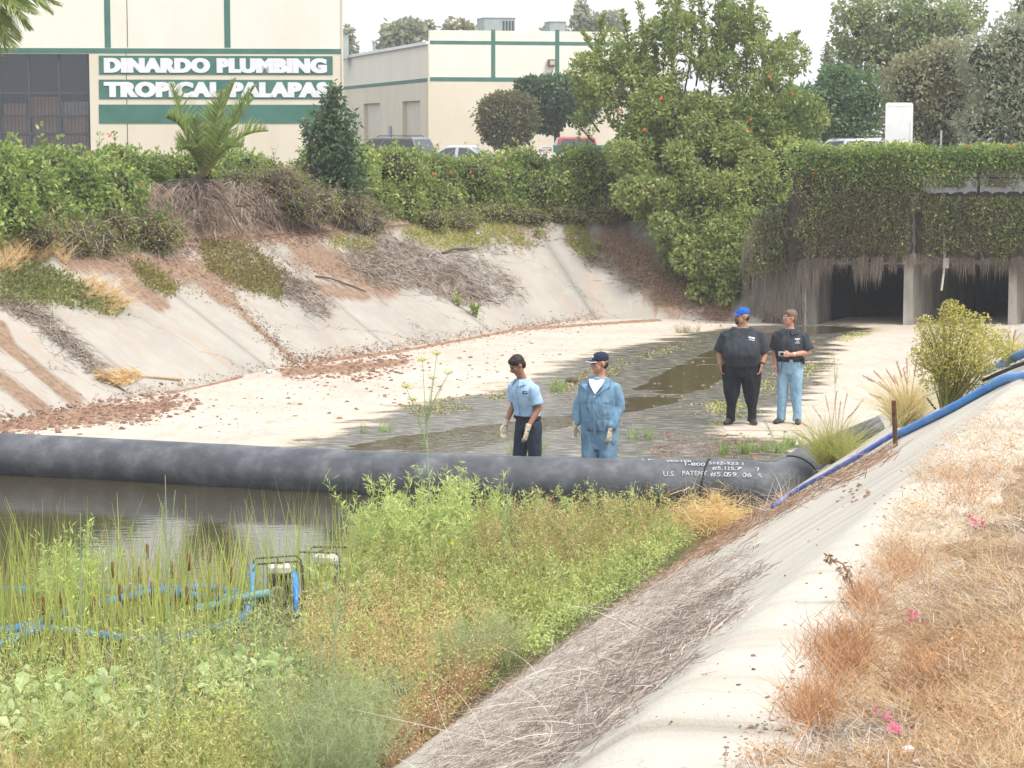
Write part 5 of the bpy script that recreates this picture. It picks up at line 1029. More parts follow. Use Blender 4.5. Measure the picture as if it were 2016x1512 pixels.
tree('road_tree', 'grey leaved tree with hanging twigs behind the bare post', 'tree', lotbase(1960, 72), [pxb(1940, 120, 72, 56, 55), pxb(2000, 90, 72, 60, 60), pxb(1980, 190, 72, 70, 70), pxb(2050, 170, 72, 60, 80), pxb(1940, 245, 72, 60, 46), pxb(2020, 255, 72, 60, 40), pxb(2020, 20, 74, 26, 36)], M['far_d'], 190, .16, .08, .3, .6, seed=11)
tree('conifer', 'narrow pointed conifer top behind the mid green tree', 'tree', lotbase(1627, 120), [pxb(1627, 150, 120, 14, 26), pxb(1627, 120, 120, 8, 22), pxb(1627, 98, 120, 4, 14)], M['vine_dk'], 120, .2, .06, .2, .8, seed=12)
for i, (px, w) in enumerate(((1360, 90), (1480, 90), (1560, 80), (1250, 60))):
    tree('far_tree', ['mid green tree half hidden behind the leafy tree by the corner', 'bushy green tree behind the leafy tree', 'low green tree between the leafy tree and the road', 'dark tree at the end of the second warehouse'][i], 'tree', lotbase(px, 130, 2.3), [pxb(px-w*.3, 250, 130, w*.6, 40), pxb(px+w*.3, 240, 130, w*.6, 46)], M['far_b'], 60, .3, .2, .2, .8, seed=20+i)
# ================================================================== leafy tree overgrown with vines at the channel bend
tb = hit(1395, 575)[0]; r = empty('leafy_tree', tb); tag(r, 'large leafy tree with upright shoots, overgrown with flowering vine at the channel bend', 'tree'); ob = np.array(tb)
TB = [pxb(*a) for a in ((1235, 300, 60, 62, 60), (1330, 270, 60, 80, 70), (1440, 270, 59.5, 90, 80), (1535, 265, 59, 66, 70), (1290, 390, 58.5, 66, 60), (1400, 400, 57.8, 84, 76), (1510, 390, 57.2, 80, 76), (1560, 330, 57.2, 52, 60), (1400, 500, 57, 62, 60), (1455, 540, 56.4, 44, 56), (1490, 460, 56.6, 60, 60), (1310, 205, 60, 60, 46), (1215, 225, 60.5, 52, 46), (1410, 190, 60, 60, 46), (1550, 210, 59.5, 52, 36), (1590, 270, 58.5, 30, 50), (1330, 470, 58, 44, 44), (1245, 380, 59, 40, 40))]
m_ = MB(); limbs(m_, Vector((0, .6, -.3)), [c-ob for c, _ in TB[:16]], .11, .12); m_.build('trunk', M['bark'], r, smooth=True)
rel = [(c-ob, rr) for c, rr in TB]
SIL = [(1135, 60), (1190, 20), (1260, 0), (1420, -40), (1490, 0), (1500, 90), (1575, 60), (1575, 150), (1600, 230), (1612, 340), (1590, 500), (1500, 570), (1470, 605), (1390, 600), (1340, 500), (1260, 420), (1212, 330), (1172, 260), (1140, 180)]
CL = []
for (x, y) in poly_pts(SIL, 360, 4):
    if y < 190 and random.random() > .42: continue
    c = np.array(at_y(x, y, 60.6-max(0, y)/600*4.4 + random.uniform(-.7, .9))); s_ = F/c[1]; rr = random.uniform(15, 32)/s_*(.85 if y < 180 else 1.1); CL.append((c-ob, np.array([rr, rr, rr*random.uniform(.7, 1.2)])))
V, Q = blob_leaves(CL, 300, .125, .058, 40, out=.4, down=0); cw = quadmesh('crown', V, Q, M['treelf'], r)
m_ = MB(); blob_core(m_, [(c+np.array([0, .7, 0]), rr) for c, rr in rel[:11]], .62, 3); m_.build('shade_core', M['core_g'], cw)  # dark lumps behind the leaves paint the tree's inner shade
V, Q = blob_leaves(rel[4:11], 120, .085, .05, 60, out=.8); quadmesh('vine_leaves', V, Q, M['vine_lt'], r)
SH = [((1190, 220), (1146, 62)), ((1200, 200), (1188, 30)), ((1175, 230), (1152, 110)), ((1220, 190), (1224, 22)), ((1255, 190), (1254, -8)), ((1262, 200), (1275, 60)), ((1300, 190), (1308, 22)), ((1320, 180), (1338, -20)), ((1345, 190), (1362, 10)), ((1370, 170), (1380, -30)), ((1395, 180), (1404, -45)), ((1420, 170), (1430, -20)), ((1440, 180), (1452, 25)), ((1470, 190), (1482, -4)), ((1485, 210), (1500, 70)), ((1490, 200), (1522, 84)), ((1500, 190), (1572, 62)), ((1510, 210), (1568, 110)), ((1350, 200), (1330, 60)), ((1400, 200), (1386, 40)), ((1240, 220), (1210, 90)), ((1290, 210), (1288, 90)), ((1450, 160), (1415, 60)), ((1380, 150), (1350, 30)), ((1180, 260), (1135, 150)), ((1170, 280), (1140, 220)), ((1540, 200), (1560, 130))]
m_ = MB(); lp = []
for (a, b) in SH:
    Y = 60+random.uniform(-1.3, 1.3); A = at_y(*a, Y) - tb; B = at_y(*b, Y+random.uniform(-.5, .5)) - tb; n = 8; side = Vector((random.uniform(-.25, .25), random.uniform(-.2, .2), 0)); pts = [A.lerp(B, k/n) + side*math.sin(k/n*3.14) for k in range(n+1)]
    m_.tube(pts, [.022*(1-.8*k/n)+.004 for k in range(n+1)], 5); L_n = int((B-A).length*105)
    t = RG.uniform(.08, 1, L_n)**.8; P = np.array([tuple(pts[min(n-1, int(q*n))].lerp(pts[min(n, int(q*n)+1)], q*n-int(q*n))) for q in t]); ax_ = np.array((B-A).normalized()); D = nrm(rdir(L_n)*np.array([1, 1, .4]) + ax_*.75); P = P + RG.normal(0, .045, P.shape)*(1.1-t)[:, None]*2
    lp.append(g_leaves(P, D, RG.uniform(.1, .19, L_n), RG.uniform(.045, .07, L_n)))
    for _ in range(3):   # side twigs
        q = random.uniform(.2, .75); p0 = pts[int(q*n)]; d = Vector((random.uniform(-1, 1), random.uniform(-.7, .7), random.uniform(.2, .9))).normalized()*random.uniform(.25, .6); m_.tube([p0, p0+d*.5+Vector((0, 0, .02)), p0+d], [.009, .007, .004], 4)
        L2 = 36; t = RG.uniform(.2, 1, L2); P = np.array(p0) + np.array(d)*t[:, None]; lp.append(g_leaves(P, nrm(rdir(L2)*np.array([1, 1, .5]) + nrm(np.array(d))*.7), RG.uniform(.08, .15, L2), RG.uniform(.03, .05, L2)))
m_.build('shoots', M['bark'], r); V, Q = join(lp); quadmesh('shoot_leaves', V, Q, M['treelf'], r)
def flowers(r, org, pts, mat=None, size=.055, n=12):
    for p in pts:
        P = np.array(p)-org + RG.normal(0, size*.3, (n, 3)); V, Q = g_leaves(P, rdir(n)+np.array([0, -.8, 0]), size, size*.6); quadmesh('flower', V, Q, mat or M['flower_o'], r)
flowers(r, ob, [at_y(x, y, 56.6) for x, y in ((1478, 234), (1302, 194), (1270, 256), (1516, 150), (1508, 490), (1600, 342), (1552, 395), (1472, 256), (1222, 220), (1560, 185))])
# ================================================================== hedge of vines along the far bank
xL, _ = project(np.concatenate([AL + NL*3.6, np.full((len(AL), 1), 2.4)], 1))
def crest(px, off):
    i = int(np.argmin(np.abs(xL - px) + (SL < 5)*500)); p = AL[i] + NL[i]*off; return np.array([p[0], p[1]])
def hedge(name, label, px0, px1, n, off, zr, rad, mats, dens, Ln, Wd, seed, flat=.8, fl=(), core=True, cat='hedge', n_dry=0, twigs=0):
    rng = random.Random(seed); blobs = []
    for k in range(n):
        px = px0 + (px1-px0)*(k+.5)/n + rng.uniform(-.5, .5)*(px1-px0)/n; t = rng.random(); o = off[0]+(off[1]-off[0])*rng.random(); z = zr[0]+(zr[1]-zr[0])*t
        c = crest(px, o + (z-zr[0])*.25); rr = rng.uniform(*rad); blobs.append((np.array([c[0], c[1], z]), np.array([rr, rr, rr*flat])))
    p0 = crest((px0+px1)/2, off[0]); base = np.array([p0[0], p0[1], down(p0[0], p0[1])]); r = empty(name, base); tag(r, label, cat); rel = [(c-base, rr) for c, rr in blobs]
    for i, (mt, w) in enumerate(mats):
        V, Q = blob_leaves(rel, dens*w, Ln, Wd, seed+i*7, out=.6); quadmesh('foliage', V, Q, M[mt], r)
    if core: m_ = MB(); blob_core(m_, rel, .74, seed); m_.build('shade_core', M['core'], r)  # opaque dark lumps added to block light through the hedge
    sp_ = []; m2 = MB()
    for c, rr in rel:
        for _ in range(4):
            d = Vector((rng.uniform(-1, 1), rng.uniform(-1, .3), rng.uniform(-.1, 1))).normalized(); p = Vector(c) + Vector(d*Vector(rr).length*.5); e = d*rng.uniform(.12, .42)*(rr[0]/.5) + Vector((0, 0, .05)); m2.tube([p, p+e], [.006, .003], 3)
            q = RG.uniform(.1, 1.05, 13); sp_.append(g_leaves(np.array(p)+np.array(e)*q[:, None]+RG.normal(0, .015, (13, 3)), rdir(13)+nrm(np.array(e))*.6, RG.uniform(.7, 1.25, 13)*Ln, Wd))
    V, Q = join(sp_); sg_ = quadmesh('sprigs', V, Q, M[mats[-1][0] if mats[0][0] == 'vine_dry' else 'vine_lt'], r); m2.build('sprig_stems', M['bark'], sg_)['kind'] = 'stuff'
    if twigs:
        P, N = [], []
        for c, rr in rel: a, b = ell_np(c, rr, twigs, seed=seed); P.append(a); N.append(b)
        P = np.concatenate(P); N = np.concatenate(N); V, Q = g_blades(P, N*.5+rdir(len(P))+np.array([0, 0, -.5]), RG.uniform(.15, .5, len(P)), .012, .2, 2); quadmesh('dry_stems', V, Q, M['twig'], r)['kind'] = 'stuff'
    if fl: flowers(r, base, [tuple(at_y(x, y, crest(x, off[0]-.35)[1])) for x, y in fl])
    return r
hedge('vine_hedge', 'broad green flowering vine hedge below the warehouse window', -80, 265, 34, (3.6, 5.2), (2.75, 3.85), (.45, .75), (('vine', .75), ('vine_lt', .25)), 420, .11, .065, 101, fl=((104, 391), (272, 362), (215, 266)), twigs=30)
hedge('vine_hedge', 'low dry vine thicket hanging down the bank by the palm', 40, 330, 22, (3.1, 4.0), (2.35, 2.75), (.32, .5), (('vine_dry', .7), ('vine', .2)), 420, .07, .04, 102, twigs=110)
hedge('vine_hedge', 'vine hedge strip behind the small palm', 255, 660, 26, (5.0, 5.9), (3.2, 3.75), (.4, .6), (('vine_lt', .5), ('vine', .5)), 420, .10, .06, 103, twigs=30)
hedge('vine_hedge', 'tangle of brown stems between the palm and the dark shrub', 530, 740, 30, (3.1, 4.6), (2.2, 3.5), (.4, .62), (('vine_dry', .55), ('vine', .18)), 420, .075, .04, 104, twigs=240)
hedge('leafy_bush', 'light green leafy bush spilling down beside the dark shrub', 705, 815, 20, (3.5, 4.8), (2.35, 3.85), (.42, .62), (('vine_lt', .75), ('vine', .25)), 520, .11, .05, 105, cat='bush')
hedge('vine_hedge', 'long clipped vine hedge along the parking lot', 800, 1235, 54, (3.7, 5.0), (2.6, 3.7), (.45, .68), (('vine', .6), ('vine_lt', .3), ('vine_dry', .12)), 460, .09, .055, 106, fl=((855, 342), (888, 338), (930, 345), (980, 315)), twigs=36)
hedge('vine_hedge', 'olive ground vines trailing from the long hedge onto the concrete', 800, 1230, 30, (3.1, 3.7), (2.25, 2.55), (.3, .46), (('vine_dry', .7), ('vine_lt', .3)), 500, .06, .035, 107, flat=.6, twigs=40)
hedge('vine_hedge', 'brown leafless vine tangle where the hedge meets the leafy tree', 1190, 1330, 24, (3.3, 5.0), (2.3, 3.6), (.4, .62), (('vine_dry', .6), ('vine', .35)), 420, .07, .04, 108, twigs=160)
hedge('vine_hedge', 'vine curtain falling to the channel floor beside the wing wall', 1330, 1480, 34, (1.2, 3.6), (.9, 2.4), (.26, .46), (('vine_dry', .5), ('vine', .3)), 380, .08, .045, 109, twigs=130)
# dark upright shrub
p0 = crest(655, 4.6); sb_ = np.array([p0[0], p0[1], down(*p0)]); Y = p0[1]
tree('dark_shrub', 'upright dark green shrub standing before the warehouse corner', 'shrub', tuple(sb_), [pxb(655, 210, Y, 22, 44), pxb(635, 250, Y, 40, 34), pxb(670, 245, Y, 36, 34), pxb(650, 285, Y, 50, 36), pxb(680, 310, Y, 36, 40), pxb(690, 360, Y, 30, 40), pxb(660, 340, Y, 34, 36), pxb(658, 180, Y, 10, 20)], M['vine_dk'], 230, .14, .055, .07, .5, seed=33)
# ================================================================== palms
def frond(base, tip, sag, n=46, ln=.42, wd=.022, mat='palm', fold=.5, name='frond', parent=None, twist=0):
    stm = M['palm_stem'] if mat == 'palm' else M['bark']
    base, tip = Vector(base), Vector(tip); K = 10; pts = [base.lerp(tip, k/K) + Vector((0, 0, sag*math.sin(k/K*math.pi))) for k in range(K+1)]
    v, f = tube(pts, [.022*(1-.75*k/K)+.003 for k in range(K+1)], 5); m_ = MB().add(v, f); fr = m_.build(name, stm, parent, smooth=True)
    t = np.repeat(np.linspace(.16, .99, n), 2); sd = np.tile([1, -1], n); ax_ = nrm(np.array(tip-base)); A = np.array([tuple(p) for p in pts]); P = np.stack([np.interp(t*K, np.arange(K+1), A[:, i]) for i in range(3)], -1)
    up = np.array([0, 0, 1.0]); s = nrm(np.cross(ax_, up)); nn = nrm(np.cross(s, ax_)); s2 = s*math.cos(twist)+nn*math.sin(twist); n2 = nrm(np.cross(s2, ax_))
    D = s2[None]*sd[:, None]*.75 + ax_[None]*(.5+.5*t[:, None]) + n2[None]*fold*(.6+.4*RG.random((len(t), 1))) + RG.normal(0, .08, (len(t), 3)); L = ln*np.sin(np.clip(t*.9+.12, 0, 1)*math.pi)**.6*RG.uniform(.85, 1.1, len(t))
    V, Q = g_blades(P, D, L, wd, .12, 2, tip=.2, G=np.tile([[0, 0, -1.0]], (len(t), 1))); quadmesh('leaflets', V, Q, M[mat], fr); return fr
M['palm_stem'] = pmat('palm leaf stalk', [(0, (.16, .17, .05)), (1, (.32, .28, .12))], scale=6, rough=.6)
c0 = crest(405, 4.3); Yp = c0[1]; pb = Vector((c0[0], c0[1], down(*c0))); pr = empty('small_palm', pb); tag(pr, 'young date palm with arching green fronds and a skirt of dead ones', 'palm'); top_ = at_y(400, 352, Yp) - pb
m_ = MB()
m_.tube([(0, 0, -.3), (.02, 0, top_.z*.4), tuple(top_*.97)], [.26, .24, .16], 14); m_.build('trunk', M['bark'], pr)
for (x, y, sg, tw, dy) in ((335, 160, .1, .3, .3), (465, 152, .12, -.3, -.2), (500, 190, .15, -.5, .4), (325, 232, .35, .5, -.5), (530, 258, .3, -.6, -.4), (440, 175, .05, .1, -.6), (380, 230, .1, .3, -.9), (505, 165, .1, .2, .8), (350, 300, .3, .5, -.8), (480, 290, .25, -.4, -.9), (425, 200, .05, 0, .9), (450, 240, .1, -.2, -1.0)):
    frond(top_, at_y(x, y, Yp+dy) - pb, sg, 62, .52, .034, 'palm', .55, 'frond', pr, tw)
for k in range(34):
    a = random.uniform(0, 2*math.pi); L = random.uniform(.7, 1.5); b = top_*random.uniform(.55, .95); frond(b, b + Vector((math.cos(a)*L*.85, math.sin(a)*L*.6-.25, -random.uniform(.3, 1.15))), .25, 26, .3, .014, 'dead', .2, 'dead_frond', pr, random.uniform(-1, 1))
for k in range(26):
    px = random.uniform(270, 540); c = crest(px, random.uniform(3.5, 4.4)); z = random.uniform(2.7, 3.5); b = Vector((c[0], c[1], z)) - pb; a = random.uniform(-2.6, -.5); L = random.uniform(.5, 1.1); frond(b, b + Vector((math.cos(a)*L, math.sin(a)*.4*L, -random.uniform(.3, .9)*L)), .2, 22, .26, .012, 'dead', .2, 'dead_frond', pr, random.uniform(-1, 1))
P = np.array([[*crest(RG.uniform(265, 560), RG.uniform(3.4, 4.6)), RG.uniform(2.3, 3.5)] for _ in range(4200)]) - np.array(pb); D = np.stack([RG.normal(0, .5, len(P)), RG.normal(-.2, .3, len(P)), -RG.uniform(.2, 1, len(P))], -1); V, Q = g_blades(P, D, RG.uniform(.2, .55, len(P)), .011, .2, 2); quadmesh('dead_leaflets', V, Q, M['dead'], pr)
rel = [(np.array([*crest(px, o), z])-np.array(pb), np.array([.45, .4, .45])) for px, o, z in ((300, 4.5, 2.9), (350, 4.6, 3.0), (480, 4.6, 3.0), (530, 4.6, 2.9), (330, 4.2, 2.5), (430, 4.3, 2.5), (500, 4.2, 2.5))]
m_ = MB(); blob_core(m_, rel, .9, 5); m_.build('skirt_core', M['core'], pr)  # dark lumps paint the shade behind the dead fronds
# tall palm whose crown hangs into the picture from the left
Yt = 41.; tc = at_y(-75, -30, Yt); bt = Vector((tc.x-.3, Yt+.4, down(tc.x-.3, Yt+.4))); pt_ = empty('tall_palm', bt); tag(pt_, 'tall palm whose drooping frond tips hang beside the plumbing warehouse', 'palm')
MB().tube([(0, 0, -.3), (.1, -.1, (tc.z-bt.z)*.5), tuple(tc-bt)], [.28, .22, .18], 12).build('trunk', M['bark'], pt_)
for (x, y, sg, dy) in ((120, 12, .2, -.4), (90, -20, .2, .2), (40, 80, .3, -.2), (15, 105, .35, -.5), (70, 30, .25, -.9), (-160, 60, .4, 0), (-220, -60, .3, .5), (-60, 120, .3, -.6), (-100, -200, .2, .3), (30, -150, .2, .6), (-190, -150, .2, -.5), (135, -10, .25, -.6), (105, 30, .3, .5), (60, 62, .3, .7), (30, 100, .3, -1.0), (85, 8, .3, -1.2), (5, 112, .3, .3), (48, 40, .3, -1.4)): frond(tc-bt, at_y(x, y, Yt+dy)-bt, sg, 62, .55, .036, 'palm', -.3, 'frond', pt_)
# ================================================================== vines on the culvert
cvb = np.array([OX, YC-.1, ZO]); cv = empty('culvert_vines', cvb); tag(cv, 'curtain of green and brown vines hanging over the culvert face and railing', 'vine')
def face_pts(n, px0, px1, py0, py1): return np.array([tuple(at_y(x, y, YC-.16)) for x, y in zip(RG.uniform(px0, px1, n), RG.uniform(py0, py1, n))])
def bare(P): # windows in the growth where concrete shows
    x, y = project(P); b = ((x > 1788) & (x < 1816) & (y > 420+20*fbm(P, 3, 6)) & (y < 515) & (fbm(P, 4, 7) > -.45)) | ((x > 1830) & (y > 368) & (y < 386)) | ((x > 1890) & (y > 338) & (y < 372) & (fbm(P, 3, 5) > .22)); return ~b
n = 44000; P = face_pts(n, 1560, 2120, 288, 520); x, y = project(P); nz_ = fbm(P, 1.4, 77); green = RG.random(n) < np.clip(.92 - np.clip((y-320)/60, 0, 1)*.86 + .42*nz_ + .22*((x > 1900) & (y > 385) & (y < 470)), .05, 1); keep = bare(P) & (y < 498+34*fbm(P*np.array([1, 0, 0]), 2.5, 15)) & (x > 1572+40*fbm(P*np.array([0, 0, 1]), 2.2, 16))
P2 = P + np.stack([RG.normal(0, .02, n), -np.abs(RG.normal(.05, .14, n)), RG.normal(0, .03, n)], -1)
a = P2[green & keep]-cvb; V, Q = g_leaves(a, rdir(len(a))+np.array([0, -.6, -.2]), RG.uniform(.05, .11, len(a)), RG.uniform(.025, .055, len(a))); quadmesh('green_leaves', V, Q, M['vine'], cv)
a = P2[~green & keep]-cvb; V, Q = g_leaves(a, rdir(len(a))+np.array([0, -.5, -.4]), RG.uniform(.03, .07, len(a)), RG.uniform(.018, .035, len(a))); quadmesh('dry_leaves', V, Q, M['vine_brown'], cv)
P = face_pts(4200, 1560, 2120, 300, 525); k = bare(P); P = P[k] - cvb + np.stack([0*P[k][:, 0], -np.abs(RG.normal(0, .1, k.sum())), 0*P[k][:, 0]], -1); V, Q = g_blades(P, np.stack([RG.normal(0, .5, len(P)), RG.normal(0, .2, len(P)), -RG.uniform(.3, 1, len(P))], -1), RG.uniform(.1, .35, len(P)), .012, .2, 2); quadmesh('stems', V, Q, M['stem_dk'], cv)
bl = [(np.array(at_y(x+random.uniform(-8, 8), 308+random.uniform(-10, 16), YC+.1))-cvb, np.array([.42, .32, .26])*random.uniform(.7, 1.15)) for x in range(1580, 2120, 18)]
V, Q = blob_leaves(bl, 420, .09, .055, 90); quadmesh('top_leaves', V, Q, M['vine_lt'], cv)
m_ = MB(); blob_core(m_, [(c, rr*.8) for c, rr in bl], .85, 4); bb = [(np.array(at_y(x, y, YC+.02))-cvb, np.array([.3, .1, .3])) for x in range(1585, 2120, 26) for y in (338, 362) if x < 1815] + [(np.array(at_y(x, y, YC-.08))-cvb, np.array([.32, .1, .32])) for x in range(1575, 2120, 28) for y in (405, 432, 460, 488) if not 1776 < x < 1826]; blob_core(m_, bb, 1.0, 8); m_.build('shade_core', M['core'], cv)  # dark lumps paint the shade behind the vine curtain
hang = []
for (x0, x1, ln, n) in ((1580, 1640, .5, 500), (1640, 1680, .25, 200), (1680, 1710, .75, 300), (1715, 1740, .65, 240), (1750, 1765, .4, 120), (1575, 1612, .9, 420), (1775, 1830, .3, 240), (1815, 1835, .6, 160), (1840, 1880, .35, 260), (1880, 1920, .5, 300), (1930, 1985, .55, 260), (1990, 2060, .6, 400)):
    P = np.array([tuple(at_y(x, 512+random.uniform(-14, 4), YC-.14)) for x in RG.uniform(x0, x1, n)]) - cvb; c_ = 1-np.abs((RG.random(n))-.5); hang.append(g_blades(P, np.stack([RG.normal(0, .07, n), RG.normal(0, .05, n), -np.ones(n)], -1), ln*RG.uniform(.3, 1.15, n)*c_, RG.uniform(.006, .016, n), .05, 2))
V, Q = join(hang); quadmesh('hanging_roots', V, Q, M['twig'], cv); flowers(cv, cvb, [at_y(x, y, YC-.35) for x, y in ((1752, 300), (1906, 288), (1995, 287), (1848, 335), (1875, 334), (1602, 341))])
n = 5000; P = np.array([tuple(at_y(x, y, YC+.25-random.random()*.35)) for x, y in poly_pts([(1490, 420), (1600, 400), (1600, 512), (1560, 500), (1530, 535), (1480, 540)], n, 6)]) - cvb; V, Q = g_leaves(P[:1500], rdir(1500)+np.array([0, -.4, -.4]), RG.uniform(.06, .11, 1500), .05); quadmesh('green_leaves', V, Q, M['vine'], cv); V, Q = g_leaves(P[1500:3200], rdir(1700)+np.array([0, -.4, -.4]), RG.uniform(.05, .1, 1700), .04); quadmesh('dry_leaves', V, Q, M['vine_brown'], cv); V, Q = g_blades(P[3200:], rdir(1800)+np.array([0, 0, -.9]), RG.uniform(.15, .45, 1800), .012, .2, 2); quadmesh('stems', V, Q, M['stem_dk'], cv)
m_ = MB(); blob_core(m_, [(np.array(at_y(x, y, YC+.35))-cvb, np.array([.24, .1, .26])) for x in (1520, 1545, 1570, 1590) for y in (425, 450, 480)], 1, 9); m_.build('shade_core', M['core'], cv)  # more dark lumps with painted shade, over the wing wall
P = np.array([tuple(wv[0].lerp(wv[1], random.random())+Vector((0, -.08, random.uniform(.2, 2.2)))) for _ in range(900)]); V, Q = g_blades(P, np.stack([RG.normal(0, .15, 900), RG.normal(0, .1, 900), -np.ones(900)], -1), RG.uniform(.3, .9, 900), .012, .1, 2); o = quadmesh('wing_wall_roots', V, Q, M['twig']); tag(o, 'grey dry stems hanging down the wing wall', 'stems', kind='stuff')
# ================================================================== litter, ground cover and dirt on the far slope (on the surface found by ray casting)
def on_surface(poly, n, fade=8, mask=None):
    P, N = hits(poly_pts(poly, n, fade)); return P, N
def flat_bits(P, N, Ln, Wd, lift=.01, tilt=.25):
    n = len(P); D = rdir(n); D = nrm(D - N*np.sum(D*N, 1, keepdims=True)) + N*np.abs(RG.normal(0, tilt, (n, 1))); return P + N*RG.uniform(.002, lift, (n, 1)), D
def stuff(name, V, Q, mat, label, cat): o = quadmesh(name, V, Q, mat); tag(o, label, cat, kind='stuff'); return o
def litter(name, label, polys, L, W, mat, lift=.03, align=None, al=0, cat='litter', segs=1, droop=.15):
    parts = []
    for poly, n in polys:
        P, N = on_surface(poly, n); P, D = flat_bits(P, N, 0, 0, lift)
        if align is not None: D = nrm(nrm(D) + np.array(align)*al*RG.choice([-1, 1], (len(D), 1)))
        parts.append(g_blades(P, D, RG.uniform(L[0], L[1], len(P)), RG.uniform(W[0], W[1], len(P)), droop, segs, tip=.5))
    V, Q = join(parts); return stuff(name, V, Q, mat, label, cat)
def strip(a, b, w, w2=None):
    ax_, ay = a; bx, by = b; l = math.hypot(bx-ax_, by-ay); nx, ny = -(by-ay)/l, (bx-ax_)/l; w2 = w if w2 is None else w2
    return [(ax_+nx*w, ay+ny*w), (bx+nx*w2, by+ny*w2), (bx-nx*w2, by-ny*w2), (ax_-nx*w, ay-ny*w)]
M['cover_olive'] = leafmat('olive ground cover', [(0, (.10, .10, .035)), (.5, (.19, .17, .06)), (1, (.30, .26, .10))]); M['cover_yel'] = leafmat('yellow green ground cover', [(0, (.16, .17, .045)), (.5, (.28, .28, .075)), (1, (.42, .38, .14))]); M['cover_g'] = leafmat('green ground cover', [(0, (.08, .11, .03)), (.5, (.16, .19, .06)), (1, (.26, .27, .10))])
M['leaf_br'] = leafmat('brown fallen leaves', [(0, (.10, .06, .04)), (.5, (.21, .13, .085)), (1, (.38, .26, .18))], trans=.1)
litter('twig_litter', 'grey twigs and needles lying on the far slope below the hedge', [([(690, 470), (820, 480), (900, 530), (975, 592), (905, 600), (820, 565), (740, 562), (680, 520)], 5200), ([(900, 490), (1000, 545), (1040, 590), (980, 590), (880, 530)], 900), ([(540, 540), (605, 560), (655, 622), (615, 612), (560, 580)], 900), (strip((0, 590), (70, 622), 9), 500), (strip((70, 622), (200, 735), 10, 6), 900), (strip((880, 500), (1060, 480), 6), 260), (strip((1150, 500), (1270, 570), 10), 400)], (.08, .32), (.008, .022), M['twig'], .05)
litter('leaf_litter', 'brown dead leaves on the far slope near the leafy tree', [([(1190, 440), (1300, 500), (1430, 600), (1450, 632), (1390, 630), (1320, 600), (1250, 560), (1190, 500)], 5200), ([(980, 440), (1090, 445), (1080, 470), (1000, 470)], 600), (strip((330, 490), (770, 448), 14), 3000), ([(180, 500), (420, 480), (560, 500), (700, 520), (740, 560), (560, 545), (430, 600), (320, 560)], 1500), (strip((450, 590), (585, 716), 7), 500), (strip((560, 715), (1180, 626), 3), 1500), (strip((0, 834), (560, 720), 3), 500)], (.02, .065), (.012, .035), M['leaf_br'], .03)
def cover(name, label, polys, size, mat, h=.07, cat='ground cover'):
    parts = []
    for poly, n in polys:
        P, N = on_surface(poly, n, 5); k = fbm(P, 3, 8) > -.45; P, N = P[k], N[k]; m = len(P); P = P + N*RG.uniform(0, h, (m, 1)); s = RG.uniform(.6, 1.3, m)*size; parts.append(g_leaves(P, N*.7+rdir(m)*.8, s, s*.5))
    V, Q = join(parts); return stuff(name, V, Q, mat, label, cat)
cover('ground_cover', 'olive ground cover patch on the far slope under the palm', [([(390, 478), (480, 478), (565, 540), (550, 592), (480, 572), (405, 530)], 4200), ([(255, 518), (300, 530), (352, 572), (330, 582), (285, 565)], 1400)], .07, M['cover_olive'])
cover('ground_cover', 'green and straw coloured ground cover at the foot of the vine hedge', [([(0, 520), (60, 520), (130, 545), (180, 580), (240, 600), (235, 622), (120, 600), (40, 602), (0, 592)], 4500), ([(0, 455), (130, 465), (250, 470), (330, 480), (250, 500), (130, 490), (0, 500)], 2500)], .08, M['cover_g'])
cover('ground_cover', 'yellow green creeping plants at the top of the far concrete slope', [([(800, 448), (900, 440), (1010, 440), (1052, 492), (990, 478), (930, 486), (860, 492), (790, 470)], 4800), ([(1110, 442), (1160, 452), (1165, 512), (1125, 490)], 1300), ([(640, 470), (740, 470), (730, 500), (660, 488)], 700)], .065, M['cover_yel'])
def tuft(P, n, L, W, spread, droop, bias=(0, 0, 0)):
    """grass tuft(s): P (k,3) bases, n blades each"""
    k = len(P); B = np.repeat(P, n, axis=0) + RG.normal(0, .03, (k*n, 3))*np.array([1, 1, .2]); D = np.stack([RG.normal(0, spread, k*n), RG.normal(0, spread, k*n), np.ones(k*n)], -1) + np.array(bias); return g_blades(B, D, RG.uniform(L[0], L[1], k*n), RG.uniform(W[0], W[1], k*n), droop, 3)
P, N = on_surface([(0, 460), (110, 465), (130, 520), (60, 540), (0, 540)], 60); V, Q = tuft(P, 46, (.3, .6), (.008, .014), .5, .5); stuff('dry_grass', V, Q, M['straw'], 'pale dry grass tufts on the bank under the flowering hedge', 'grass')
P, N = on_surface([(150, 545), (250, 590), (240, 612), (170, 600)], 26); V, Q = tuft(P, 30, (.2, .5), (.008, .014), .7, .6, (.4, -.4, -.3)); stuff('dry_grass', V, Q, M['straw'], 'straw hanging over the concrete edge by the green ground cover', 'grass')
